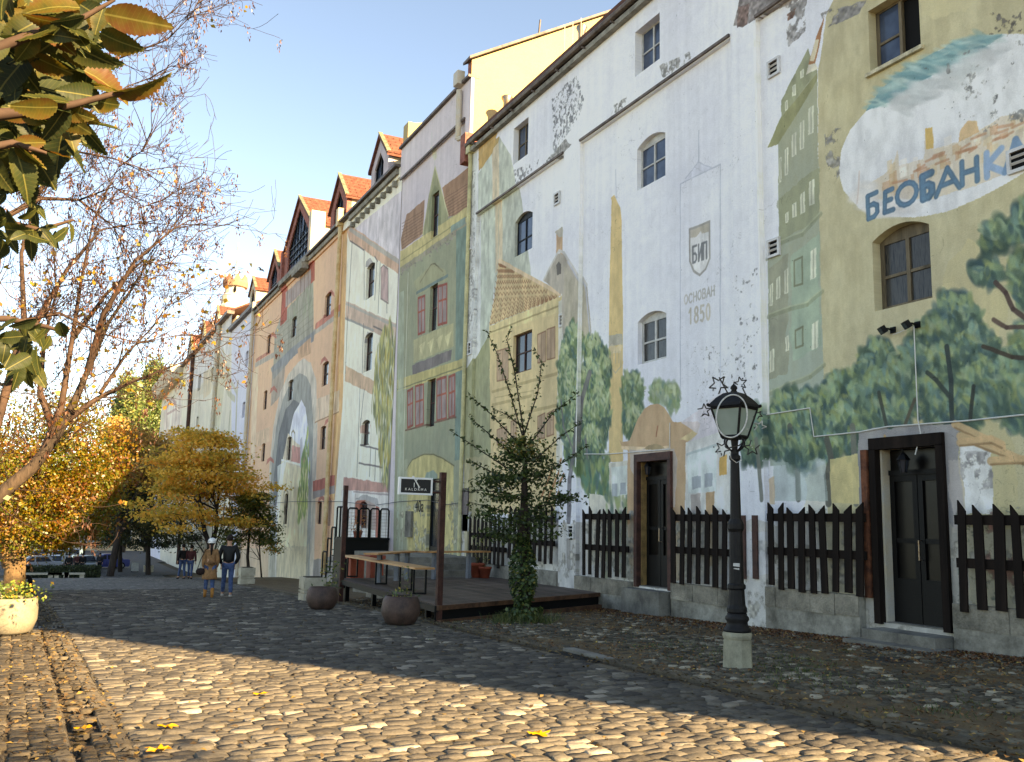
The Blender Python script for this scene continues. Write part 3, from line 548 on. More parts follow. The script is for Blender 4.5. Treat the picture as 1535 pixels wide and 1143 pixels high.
# ---------------------------------------------------------------- mural 4: white and cream baroque walls far down the street
D = Mural('baroque_mural', 67.0, 134, -5.6, 18.2, 18, (196,198,210), seed=33)
D.poly([(347,480),(347,900),(240,900),(240,500)], (202,196,178), 1, 2, .06); D.poly([(349,470),(318,505),(280,545),(280,600),(318,560),(345,530)], (200,198,196), .8)
for l, wd in [([(327,520),(334,560),(342,590),(352,600)],.5),([(322,530),(318,600),(312,680)],.5),([(334,524),(345,570),(355,590)],.35),([(356,575),(352,690)],.5),([(330,600),(324,690)],.6),([(345,620),(340,690)],.5),([(300,560),(296,690)],.4)]: D.line(l, wd, (176,172,146), .8)
D.poly([(322,525),(328,515),(338,560),(330,640),(318,640)], (186,180,152), .7); D.poly([(305,560),(318,550),(316,590),(305,600)], (196,178,146), .8); D.poly([(280,590),(345,560),(345,572),(280,604)], (190,178,152), .5)
D.poly([(246,612),(272,590),(272,700),(246,700)], (206,194,182)); D.line([(250,640),(250,612),(257,598),(264,606),(264,630)], .45, (176,150,144)); D.line([(250,622),(264,614)], .3, (180,156,150)); D.poly([(250,648),(263,640),(263,690),(250,690)], (186,160,150), .7)
for y0 in range(8): D.line([w_(88+y0*2.6,-3),w_(88+y0*2.6,12)], .3, [(186,180,160),(210,204,190)][y0 % 2], .5)
D.weather(340, .03, .05); M4 = D.material()
# ---------------------------------------------------------------- materials of the buildings
M_glass = NT('window_glass'); _g = M_glass.noise(M_glass.coord(), 2.5, 2); M_glass = M_glass.fin(M_glass.ramp(_g, [(.3, (22,26,32)), (.7, (46,52,60))]), .12, 0, .35)
_t = NT('clear_pane'); M_pane = _t.fin(_t.ramp(_t.noise(_t.coord(), 3, 2), [(.3, (46,58,78)), (.7, (66,80,100))]), .12, 0, .35)
_t = NT('curtained_pane'); M_curt = _t.fin(_t.ramp(_t.noise(_t.coord(), 6, 4, .6, (1, 6, .5)), [(.35, (30,30,32)), (.52, (72,70,66)), (.66, (34,34,36))]), .2, 0, .25)
_t = NT('dark_door_glass'); M_dglass = _t.fin(_t.ramp(_t.noise(_t.coord(), 4, 2), [(.3, (7,7,7)), (.7, (18,16,15))]), .3, 0, .15)
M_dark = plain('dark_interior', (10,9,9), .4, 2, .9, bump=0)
M_white = plain('white_window_paint', (186,186,184), .12, 6, .6, fine=90, c2=(204,204,200)); M_brownw = plain('weathered_brown_wood', (98,86,68), .3, 5, .7, fine=70, vec=(1,1,.15), c2=(128,114,92))
M_darkw = plain('dark_red_brown_wood', (70,44,38), .3, 5, .7, fine=70); M_tan = plain('varnished_light_wood', (140,112,72), .2, 5, .6, fine=60)
M_grey = plain('grey_plaster', (160,162,166), .1, 1.5, .9); M_sill = plain('broken_cement_sill', (178,170,146), .2, 5, .9, bump=.6, bd=.03)
M_gut = plain('rusty_gutter', (92,76,68), .3, 3, .6, c2=(126,112,104)); M_zinc = plain('white_painted_pipe', (206,202,194), .08, 3, .5, c2=(196,180,150)); M_zpipe = plain('galvanised_flue', (176,170,160), .2, 8, .35, .8, c2=(150,120,90))
M_tile = plain('orange_clay_roof_tiles', (108,60,48), .25, 5, .85, c2=(130,80,64)); M_dtile = plain('dark_roof_tiles', (92,58,46), .2, 5, .8)
M_yel = plain('yellow_gable_plaster', (184,164,122), .05, .8, .9, c2=(178,156,112), bump=.2); M_cream = plain('cream_plaster', (206,194,172), .05, 1, .9); M_lav = plain('lavender_plaster', (186,176,180), .08, 1, .9)
M_brick = plain('old_red_brick', (150,88,78), .25, 5, .85, fine=30, c2=(176,112,98)); M_moss = plain('mossy_cap', (104,104,84), .2, 4, .85); M_stone = plain('grey_plinth_stone', (138,132,119), .3, 2.2, .9, fine=24, c2=(168,164,152), bump=.7, bd=.02)
M_black = plain('black_paint', (8,8,8), .2, 6, .55, spec=.2); M_blackw = plain('black_stained_wood', (26,20,18), .5, 3, .85, fine=80, vec=(1,1,.1), c2=(44,34,29), spec=.12); M_cem = plain('worn_cement', (116,112,104), .25, 2, .9, bump=.6, bd=.015, c2=(142,138,128))
M_redw = plain('peeled_red_board', (92,50,34), .4, 6, .8, fine=50, c2=(128,76,52)); M_vent = plain('white_vent_plastic', (200,200,200), .06, 3, .5)
# ---------------------------------------------------------------- wall builder: a front with openings, reveals and arched heads, painted by position
class Front:
    def __init__(s, mural): s.q = []; s.mu = mural
    def quad(s, pts): s.q.append([tuple(map(float, p)) for p in pts])
    def panel(s, X, y0, y1, z0, z1, holes=(), depth=.28, ztop=None):
        hs = [h for h in holes if h[0] < y1 and h[1] > y0 and h[2] < z1 and h[3] > z0]
        ys = sorted({y0, y1} | {h[i] for h in hs for i in (0, 1)}); zs = sorted({z0, z1} | {h[i] for h in hs for i in (2, 3)})
        for a, b in zip(ys, ys[1:]):
            for c, d in zip(zs, zs[1:]):
                m = ((a+b)/2, (c+d)/2)
                if any(h[0] < m[0] < h[1] and h[2] < m[1] < h[3] for h in hs): continue
                s.quad([(X,b,c),(X,a,c),(X,a,d),(X,b,d)])
        for h in hs:
            a, b, c, d = h[:4]; rise = h[4] if len(h) > 4 else 0; dp = h[5] if len(h) > 5 else depth; Xb = 12. + dp
            n = 8; top = []
            for i in range(n+1):
                y = a + (b-a)*i/n; u = 2*i/n - 1; top.append((y, d - rise*(u*u)))
            s.quad([(X,a,c),(Xb,a,c),(Xb,a,top[0][1]),(X,a,top[0][1])]); s.quad([(Xb,b,c),(X,b,c),(X,b,top[-1][1]),(Xb,b,top[-1][1])]); s.quad([(X,b,c),(Xb,b,c),(Xb,a,c),(X,a,c)])
            for (p, r), (p2, r2) in zip(top, top[1:]):
                s.quad([(X,p,r),(Xb,p,r),(Xb,p2,r2),(X,p2,r2)])
                if rise: s.quad([(X,p2,r2),(X,p,r),(X,p,d),(X,p2,d)])
    def sides(s, X, Xb, y0, y1, z0, z1):       # returns of a proud panel back to the wall
        s.quad([(X,y0,z0),(Xb,y0,z0),(Xb,y0,z1),(X,y0,z1)]); s.quad([(Xb,y1,z0),(X,y1,z0),(X,y1,z1),(Xb,y1,z1)]); s.quad([(X,y1,z0),(X,y0,z0),(Xb,y0,z0),(Xb,y1,z0)]); s.quad([(X,y0,z1),(X,y1,z1),(Xb,y1,z1),(Xb,y0,z1)])
    def build(s, name, mat, parent, extra=()):
        v = [p for q in s.q for p in q]; f = [tuple(range(i*4, i*4+4)) for i in range(len(s.q))]
        me = mkmesh(name, np.array(v) - ORG[parent.name], f, mat); uv = me.uv_layers.new(name='UVMap'); mu = s.mu
        uv.data.foreach_set('uv', np.array([((p[1]-mu.y0)/(mu.y1-mu.y0), (p[2]-mu.z0)/(mu.z1-mu.z0)) for p in v], np.float32).ravel())
        return mkobj(name, me, parent, ORG[parent.name])
def rect(x0, y0a, x1, y1a, rise=0, depth=.28):       # opening from photo pixels: left-top, right-top ... given as left x, top y at left, right x, bottom y at left
    a = W(x0, y0a); b = W(x1, y1a); return a, b
def hole(xl, xr, yt, yb, rise=0, depth=.28):         # left edge, right edge, top and bottom at the middle of the opening
    xm = (xl+xr)/2; zt = W(xm, yt)[1]; zb = W(xm, yb)[1]; return (W(xr, (yt+yb)/2)[0], W(xl, (yt+yb)/2)[0], zb, zt, rise, depth)
def window(b, h, mf, mp, cols=2, rows=2, fw=.07, open_half=None, sill=None, name='window', rail=.5):
    y0, y1, z0, z1 = h[:4]; rise = h[4]; X = 12. + h[5] - .08; zt = z1 - rise
    m = MB(); m.box((X,y0+.002,z0+.002),(X+.07,y0+fw,z1-.004)); m.box((X,y1-fw,z0+.002),(X+.07,y1-.002,z1-.004)); m.box((X,y0+fw,z0+.002),(X+.07,y1-fw,z0+fw)); m.box((X,y0+fw,zt-fw*.6),(X+.07,y1-fw,z1-.004))
    iy0, iy1, iz0, iz1 = y0+fw, y1-fw, z0+fw, zt-fw*.6
    cw = (iy1-iy0)/cols
    for i in range(1, cols): m.box((X-.012,iy0+cw*i-fw*.42,iz0),(X+.058,iy0+cw*i+fw*.42,iz1))
    zr = iz0 + (iz1-iz0)*rail
    if rows == 2:
        for i in range(cols): 
            if open_half != i: m.box((X-.006,iy0+cw*i+.002,zr-fw*.3),(X+.05,iy0+cw*(i+1)-.002,zr+fw*.3))
    fr = m.build(name, mf, b)
    g = MB().box((X+.0701,y0+.004,z0+.004),(X+.09,y1-.004,z1-.006)).build('dark_interior', M_dark, fr) if open_half is not None else None
    for i in range(cols):
        if open_half == i: continue
        for a, c in ([(iz0,zr),(zr,iz1)] if rows == 2 else [(iz0,iz1)]):
            MB().box((X+.02,iy0+cw*i,a),(X+.028,iy0+cw*(i+1),c)).build('pane', mp, fr)
    if sill: MB().box((11.93,y0-.06,z0-.07),(12.0+h[5]-.01,y1+.06,z0-.003)).build('sill', sill, fr)
    return fr
def vent(b, x, y, w=.34, hgt=.36, X=12.):
    yy, zz = W(x, y); t = MB(); t.box((X-.05,yy-w/2,zz-hgt/2),(X+.002,yy+w/2,zz-hgt/2+.05)); t.box((X-.05,yy-w/2,zz+hgt/2-.05),(X+.002,yy+w/2,zz+hgt/2)); t.box((X-.05,yy-w/2,zz-hgt/2+.05),(X+.002,yy-w/2+.05,zz+hgt/2-.05)); t.box((X-.05,yy+w/2-.05,zz-hgt/2+.05),(X+.002,yy+w/2,zz+hgt/2-.05))
    v = t.build('vent', M_vent, b); MB().box((X-.008,yy-w/2+.05,zz-hgt/2+.05),(X-.003,yy+w/2-.05,zz+hgt/2-.05)).build('dark_slot', M_dark, v)
    for k in (-.04, .055): MB().obox((X-.03,yy,zz+k),(.7,0,-.7),(0,1,0),(.7,0,.7),.02,w/2-.05,.005).build('slat', M_vent, v)
def shell(b, y0, y1, z0, z1, x1, mat, name='side_wall'):       # sides and back of a building
    m = MB(); m.box((12.4,y0+.03,z0),(x1,y0+.35,z1)); m.box((12.4,y1-.35,z0),(x1,y1-.03,z1)); m.box((x1-.35,y0+.35,z0),(x1,y1-.35,z1)); m.box((12.4,y0+.35,z1-.3),(x1-.35,y1-.35,z1-.02)); m.box((12.95,y0+.35,z0),(13.05,y1-.35,z1-.3)); return m.build(name, mat, b)
# ---------------------------------------------------------------- building 1: bank and brewery wall
b1 = thing('mural_warehouse', (12, 10, -2), 'long white and ochre warehouse painted with a bank oval and a brewery shield', 'building')
H = {}
H['w0'] = (9.79, W(1303,70)[0], 7.80, 8.95, 0, .26); H['w1'] = (9.80, W(1309,410)[0], 3.62, 4.98, .17, .26); H['w2'] = (16.85, W(955,250)[0], 8.0, 9.2, .16, .2); H['w3'] = (16.92, W(957,75)[0], 10.88, 12.05, 0, .18); H['w4'] = (16.83, W(956,515)[0], 3.73, 4.90, .15, .2)
H['w5'] = hole(774, 796, 186, 240, 0, .16); H['w6'] = hole(772, 798, 319, 379, .17, .17); H['w7'] = hole(769, 797, 499, 558, 0, .18)
H['d1'] = (16.72, 17.92, -1.32, 1.47, 0, .3); H['d2'] = (9.82, 11.0, -1.42, 1.33, 0, .32)
hs = list(H.values()); hb = [h for h in hs]
f = Front(A); TOPZ = 12.78
f.panel(12.0, -7.6, 28.2, -2.4, 10.17, hs); f.panel(11.9, -7.6, 28.2, 10.17, TOPZ, hs); f.quad([(11.9,28.2,10.17),(11.9,-7.6,10.17),(12,-7.6,10.17),(12,28.2,10.17)]); f.quad([(11.9,-7.6,TOPZ),(11.9,28.2,TOPZ),(12.5,28.2,TOPZ),(12.5,-7.6,TOPZ)])
f.quad([(12.5,-7.6,-2.4),(11.9,-7.6,-2.4),(11.9,-7.6,TOPZ),(12.5,-7.6,TOPZ)])
for y0, y1 in ((13.6,14.38),(20.6,21.5),(27.45,28.2)): f.panel(11.9, y0, y1, -2.4, 10.17); f.sides(11.9, 12.0, y0, y1, -2.4, 10.168)
f.build('wall', M1, b1)
shell(b1, -7.6, 28.15, -2.4, TOPZ-.05, 24, M_grey)
m = MB()                                                        # plinth of stone under the fences
for y0, y1, zt in ((-7.6,9.6,-1.0),(11.35,13.58,-1.03),(14.4,16.5,-1.15),(18.15,20.58,-1.24),(21.52,27.4,-1.2)): m.box((11.86,y0,-2.4),(12.004,y1,zt))
m.build('plinth', M_stone, b1)
# stone blocks of the plinth that can be told apart
pm = plain('plinth_block_stone', (132,126,113), .35, 1.6, .9, fine=30, bump=.8, bd=.03, c2=(170,162,146))
for y0, y1, zt in ((5.0,9.6,-1.0),(11.35,13.58,-1.03),(14.4,16.5,-1.15),(18.15,20.58,-1.24)):
    y = y0
    while y < y1 - .2:
        L = min(rnd.uniform(.5, .95), y1 - y)
        if y1 - y - L < .25: L = y1 - y
        dz = rnd.uniform(-.012, .012); MB().box((11.835+rnd.uniform(0,.014),y+.008,zt-.34+dz),(11.859,y+L-.008,zt-.004)).build('stone_block', pm, b1); y += L
# ledges over the sunk panels
for y0, y1 in ((-7.6,13.6),(14.38,20.6),(21.5,27.45)): 
    m = MB(); m.box((11.85,y0+.01,10.19),(11.898,y1-.01,10.25)); m.build('ledge', M_gut, b1)
window(b1, H['w0'], M_brownw, M_pane, open_half=0, sill=M_sill, rail=.45); window(b1, H['w1'], M_brownw, M_curt, sill=None, fw=.085, rail=.47)
window(b1, H['w2'], M_white, M_pane, fw=.06); window(b1, H['w3'], M_white, M_pane, fw=.06); window(b1, H['w4'], M_white, M_curt, fw=.075, rail=.48)
window(b1, H['w5'], M_brownw, M_pane, fw=.06); window(b1, H['w6'], M_black, M_pane, fw=.05, rail=.42); window(b1, H['w7'], M_darkw, M_glass, fw=.06)
for x, y in ((1161,102),(1161,372),(1528,240),(836,298),(844,480),(862,797)): vent(b1, x, y, X=(11.9 if x == 862 else 12.))
for x, y in ((709,367),(709,523)): vent(b1, x, y, .3, .44, 11.9)
# gutter, roof, flue pipes
m = MB(); m.tube([(11.72,-7.6,12.74),(11.72,28.1,12.83)], .085, 8); g = m.build('gutter', M_gut, b1); m = MB(); m.box((11.74,-7.6,12.52),(11.9,28.1,12.66)); m.build('eaves_board', M_stone, b1)
for k in range(24): MB().box((11.62,-6+k*1.45,12.6),(11.9,-5.97+k*1.45,12.645)).build('gutter_bracket', M_gut, g)
m = MB(); m.prism([(11.66,-7.5,12.87),(18,-7.5,15.3),(18,-7.5,15.42),(11.66,-7.5,12.98)], (0,35.5,0)); m.prism([(18.01,-7.5,15.42),(24.3,-7.5,12.95),(24.3,-7.5,12.84),(18.01,-7.5,15.3)], (0,35.5,0)); m.build('roof', M_dtile, b1)
for (x, y, y2), nm in (((872,42,76),1),((760,147,166),2)):
    p = atX(x, y, 13.); r = .11 if nm == 1 else .13
    MB().lathe([(r,-1.2),(r,-.16),(r*1.6,0),(r*1.5,.03),(r*.8,0)], tuple(p), 10).build('flue', M_zpipe, b1, True)
p = atX(846, 92, 12.2); m = MB(); m.ball((p[0],p[1],p[2]), .16, 8, 5, (1,1,.6)); [m.tube([(p[0]+.1*k,p[1]-.3*k,p[2]-.1),(p[0]+.1*k,p[1]-.3*k,p[2]+1.1)], .01, 4) for k in range(3)]; m.build('roof_dish', M_cream, b1)
m = MB(); m.tube([(11.8,28.0,12.7),(11.82,27.95,12.2),(11.83,27.94,-1.3)], .07, 8); m.box((11.7,27.8,12.5),(11.9,28.1,12.85)); m.build('downpipe', plain('old_cream_pipe', (186,180,140), .15, 2, .6), b1)
MB().box((11.7,28.18,12.3),(12.4,28.6,13.35)).build('chimney_stub', M_brick, b1)
# doors: the smaller one beneath the painted gable
def door(b, h, mf, jamb, fw=.11, leaves=2, lamp=True, step=None, outer=.0, X=11.93):
    y0, y1, z0, z1 = h[:4]; D = 12 + h[5]
    m = MB(); m.box((X,y0-fw,z0-.02),(12.05,y0+.01,z1)); m.box((X,y1-.01,z0-.02),(12.05,y1+fw,z1)); m.box((X,y0-fw,z1-.01),(12.05,y1+fw,z1+fw*1.5)); d = m.build('door_frame', mf, b)
    m = MB(); m.box((12.05,y1-.05,z0),(D-.06,y1-.006,z1-.012)); m.box((12.05,y0+.006,z0),(D-.06,y0+.05,z1-.012)); m.build('jamb_lining', jamb, d)
    l = MB(); zt = z1 - .42; mid = (y0+y1)/2
    for a, c in ((y0+.05,mid-.008),(mid+.008,y1-.05)):
        l.box((D-.12,a,z0+.02),(D-.06,a+.09,zt)); l.box((D-.12,c-.09,z0+.02),(D-.06,c,zt)); l.box((D-.12,a+.09,z0+.02),(D-.06,c-.09,z0+.7)); l.box((D-.12,a+.09,zt-.1),(D-.06,c-.09,zt)); l.box((D-.11,a+.09,z0+1.25),(D-.06,c-.09,z0+1.33))
    l.box((D-.14,y0+.05,zt),(D-.05,y1-.05,zt+.08)); l.build('door_leaves', M_black, d)
    for a, c in ((y0+.05,mid),(mid,y1-.05)):
        MB().box((D-.085,a+.09,z0+.7),(D-.075,c-.09,z0+1.25)).build('pane', M_dglass, d); MB().box((D-.085,a+.09,z0+1.33),(D-.075,c-.09,zt-.1)).build('pane', M_dglass, d)
    MB().box((D-.085,y0+.05,zt+.08),(D-.075,y1-.05,z1-.02)).build('transom_pane', M_dglass, d)
    m = MB(); m.tube([(D-.14,mid-.05,z0+1.0),(D-.2,mid-.05,z0+1.0),(D-.2,mid-.05,z0+1.3),(D-.14,mid-.05,z0+1.3)], .012, 6); m.build('handle', M_zpipe, d)
    MB().box((D-.28,y0+.03,z0-.05),(D-.03,y1-.03,z0+.018)).build('threshold', M_cem, d)
    return d
door(b1, H['d1'], M_darkw, M_tan); door(b1, H['d2'], M_blackw, M_zinc, .12)
MB().box((11.905,11.15,-1.05),(11.99,11.27,1.33)).build('red_board', M_redw, b1)
for i, (a, z0) in enumerate(((11.5,-1.60),(11.2,-1.75))): 
    m = MB(); m.box((a,9.62-.12*i,-2.1),(a+.55+.4*(1-i),10.98+.1*i,z0+.11)); m.build('door_step', M_cem, b1)
MB().box((11.62,16.6,-2.1),(12.1,18.05,-1.36)).build('door_step', M_cem, b1)
# ---------------------------------------------------------------- building 2: green facade with a yellow side gable above the warehouse roof
b2 = thing('green_house', (12, 32, -2), 'tall house with green painted facade, lavender top and sunlit yellow side gable', 'building')
f = Front(B); K = {}
K['a'] = hole(647, 657, 290, 355, 0, .16); K['b'] = hole(644, 655, 428, 496, 0, .18); K['c'] = hole(640, 652, 569, 640, 0, .2); K['d'] = hole(640, 664, 718, 833, 0, .22)
f.panel(12.0, 28.25, 35.6, -2.8, 15.45, list(K.values())); f.panel(11.9, 28.25, 35.6, 14.15, 15.45); f.sides(11.9, 12, 28.25, 35.6, 14.15, 15.45)
f.panel(11.9, 28.25, 28.7, 13.4, 14.15); f.sides(11.9, 12, 28.25, 28.7, 13.4, 14.148)
f.build('wall', M2, b2)
for k in 'abc':
    h = K[k]; y0, y1, z0, z1 = h[:4]; X = 12 + h[5] - .06
    m = MB(); m.box((X,y0+.002,z0),(X+.05,y0+.06,z1)); m.box((X,y1-.06,z0),(X+.05,y1-.002,z1)); m.box((X,y0+.06,z0),(X+.05,y1-.06,z0+.06)); m.box((X,y0+.06,z1-.06),(X+.05,y1-.06,z1)); m.box((X,y0+.06,(z0+z1)/2),(X+.045,y1-.06,(z0+z1)/2+.05)); fr = m.build('window', M_darkw, b2)
    MB().box((X+.02,y0+.06,z0+.06),(X+.028,y1-.06,z1-.06)).build('pane', M_glass, fr)
h = K['d']; y0, y1, z0, z1 = h[:4]
m = MB(); m.box((12.12,y0+.01,z0),(12.2,y0+.12,z1-.01)); m.box((12.12,y1-.12,z0),(12.2,y1-.01,z1-.01)); m.box((12.12,y0+.12,z1-.5),(12.2,y1-.12,z1-.4)); m.box((12.12,y0+.12,z0),(12.2,y1-.12,z0+.3)); d = m.build('door', M_black, b2); MB().box((12.16,y0+.12,z0+.3),(12.17,y1-.12,z1-.01)).build('pane', M_glass, d)
x1 = 17.7; m = MB(); m.add([(12.0,28.26,-2),(30,28.26,-2),(30,28.26,13),(17.7,28.26,19.5),(11.9,28.26,16.1),(11.9,28.26,15.46),(12.0,28.26,15.46)], [(0,1,2,3,4,5,6)]); m.add([(12.0,28.6,-2),(30,28.6,-2),(30,28.6,13),(17.7,28.6,19.5),(11.9,28.6,16.1),(11.9,28.6,15.46),(12,28.6,15.46)], [(6,5,4,3,2,1,0)]); m.build('side_gable', M_yel, b2)
MB().add([(11.9,28.262,15.45),(11.9,28.262,16.1),(11.9,28.6,16.1),(11.9,28.6,15.45)], [(0,1,2,3)]).build('gable_edge', M_brick, b2)
m = MB(); m.prism([(11.75,28.1,16.06),(17.7,28.1,19.53),(17.7,28.1,19.62),(11.75,28.1,16.16)], (0,.62,0)); m.prism([(17.71,28.1,19.62),(30,28.1,13.1),(30,28.1,13.0),(17.71,28.1,19.53)], (0,.62,0)); m.build('verge_cap', M_gut, b2)
m = MB(); m.prism([(11.95,28.75,15.6),(17.7,28.75,18.6),(17.7,28.75,18.7),(11.95,28.75,15.72)], (0,6.9,0)); m.prism([(17.71,28.75,18.7),(24,28.75,15.7),(24,28.75,15.6),(17.71,28.75,18.6)], (0,6.9,0)); m.build('roof', M_dtile, b2)
shell(b2, 28.6, 35.6, -2.6, 15.4, 24, M_yel)
MB().box((11.78,28.25,15.46),(12.2,35.62,15.56)).build('coping', M_gut, b2); MB().box((11.84,28.7,14.06),(11.898,35.5,14.14)).build('ledge', M_gut, b2)
m = MB(); p = atX(689, 140, 11.8); q = atX(691, 205, 11.8); m.tube([(11.78,p[1],p[2]+.1),(11.8,p[1],q[2])], .11, 8); m.box((11.62,p[1]-.2,15.45),(11.9,p[1]+.2,15.95)); m.tube([(11.8,p[1],q[2]),(11.8,28.4,q[2]-.15),(11.8,28.3,12.6)], .09, 8); m.build('downpipe', M_zinc, b2)
m = MB(); y0, z0 = W(604, 215); m.box((11.95,35.0,15.57),(12.3,35.6,16.5)); m.prism([(12.3,35.0,15.6),(12.3,35.6,15.6),(12.3,35.6,16.5),(12.3,35.0,16.5)], (6,0,2.2)); m.build('parapet_stub', M_yel, b2)
MB().tube([atX(808, 50, 16), atX(810, 30, 16)], .04, 5).build('roof_pipe', M_gut, b2)
# number 40a on the reveal wall, meter boxes, steps
# lettering as real flat letters cut from text
def text_mesh(txt, size, mat, name, parent, loc, rotm, ext=.004):
    c = bpy.data.curves.new(name, 'FONT'); c.body = txt; c.size = size; c.extrude = ext; c.align_x = 'CENTER'; c.align_y = 'CENTER'
    o = bpy.data.objects.new(name, c); COL.objects.link(o); dg = bpy.context.evaluated_depsgraph_get(); me = bpy.data.meshes.new_from_object(o.evaluated_get(dg)); bpy.data.objects.remove(o)
    me.name = name; me.materials.clear(); me.materials.append(mat); ob = mkobj(name, me, parent, np.array(loc)); ob.matrix_basis = Matrix.Translation(Vector(np.array(loc) - ORG[parent.name])) @ rotm.to_4x4(); return ob
def basis(right, up): r = Vector(right).normalized(); u = Vector(up).normalized(); return Matrix((r, u, r.cross(u))).transposed()
M_ink = plain('black_lettering', (48,46,44), .1, 4, .8, bump=0)
y, z = W(629, 760); text_mesh('40a', .62, M_ink, 'house_number', b2, (11.99, y, z), basis((0,-1,0), (0,0,1)))
for (x, y, w_m, h_m, mt, nm) in ((615,786,.62,.95,M_cem,'meter_box'),(702,782,.5,.62,M_white,'meter_box')):
    yy, zz = W(x, y); MB().box((11.9 if nm else 12,yy-w_m/2,zz-h_m/2),(12.02,yy+w_m/2,zz+h_m/2)).build(nm, mt, b2 if x < 650 else b1)
yy, zz = W(703, 752); MB().box((11.86,yy-.22,zz-.42),(11.9,yy+.22,zz+.42)).build('house_plaque', plain('dark_plaque', (74,62,70), .2, 9, .5), b1)
m = MB()
for k, (z, o) in enumerate(((-1.58,0),(-1.4,.4),(-1.22,.8),(-1.05,1.2))): m.box((8.7+.3*k,25.45+o*.9,-3),(11.995-.002*k,27.6+.3*k if k<3 else 32.0,z))
m.build('entrance_steps', M_cem, b2)
# ---------------------------------------------------------------- building 3: half timbered house and gatehouse with dormers
b3 = thing('gatehouse', (12, 47, -3), 'brick gatehouse with painted archway, half timbered end and red tiled dormers', 'building')
f = Front(C); HO = []
TIM = [(549,561,396,446),(546,558,500,556),(542,554,630,668),(538,550,752,792)]
ORA = [(487,496,440,474),(483,492,543,578),(480,488,639,674),(475,482,752,786),(400,405,503,530),(395,400,586,614),(392,397,665,692),(437,444,476,505),(432,439,570,600),(430,436,655,690),(426,431,740,786)]
for q in TIM: HO.append(hole(*q, .12, .2))
for q in ORA: HO.append(hole(*q, .08, .17))
for i in range(len(HO)):
    h = list(HO[i]); HO[i] = tuple(h)
f.panel(12.0, 35.65, 67.2, -4.8, 14.3, HO); f.panel(11.9, 35.65, 67.2, 14.3, 14.72); f.sides(11.9, 12, 35.65, 67.2, 14.3, 14.72)
f.build('wall', M3, b3)
for i, h in enumerate(HO):
    y0, y1, z0, z1 = h[:4]; X = 12 + h[5] - .07
    m = MB(); m.box((X,y0+.002,z0),(X+.05,y0+.07,z1-h[4]*.4)); m.box((X,y1-.07,z0),(X+.05,y1-.002,z1-h[4]*.4)); m.box((X,y0+.07,z0),(X+.05,y1-.07,z0+.07)); m.box((X,y0+.07,(z0+z1)/2-.03),(X+.045,y1-.07,(z0+z1)/2+.03)); fr = m.build('window', M_darkw, b3)
    MB().box((X+.03,y0+.05,z0+.05),(X+.06,y1-.05,z1)).build('pane', M_glass, fr)
shell(b3, 35.65, 67.2, -4.4, 14.6, 24, M_cream)
MB().box((11.66,35.7,14.74),(12.2,67.2,14.86)).build('gutter', M_gut, b3)
for y0, y1 in ((35.8,42.9),(44.6,50.9),(58.6,67.0)): MB().box((11.78,y0,14.45),(11.898,y1,14.68)).build('cornice', M_stone, b3)
for k in range(9): MB().box((11.8,36.2+k*.78,14.05),(12.0,36.4+k*.78,14.29)).build('corbel', M_stone, b3)
m = MB(); m.prism([(12.0,35.7,14.8),(18,35.7,18.2),(18,35.7,18.32),(12.0,35.7,14.93)], (0,31.5,0)); m.prism([(18.01,35.7,18.32),(24,35.7,14.9),(24,35.7,14.8),(18.01,35.7,18.2)], (0,31.5,0)); m.build('roof', M_tile, b3)
m = MB(); m.tube([(11.8,44.4,14.7),(11.82,44.4,-2.6)], .11, 8); m.box((11.6,44.2,14.6),(11.9,44.6,15.5)); m.build('downpipe', plain('ochre_pipe', (206,166,110), .1, 2, .6, c2=(220,200,160)), b3); MB().tube([(11.8,67.1,15.4),(11.82,67.1,-4.2)], .14, 8).build('downpipe', M_zinc, b3)
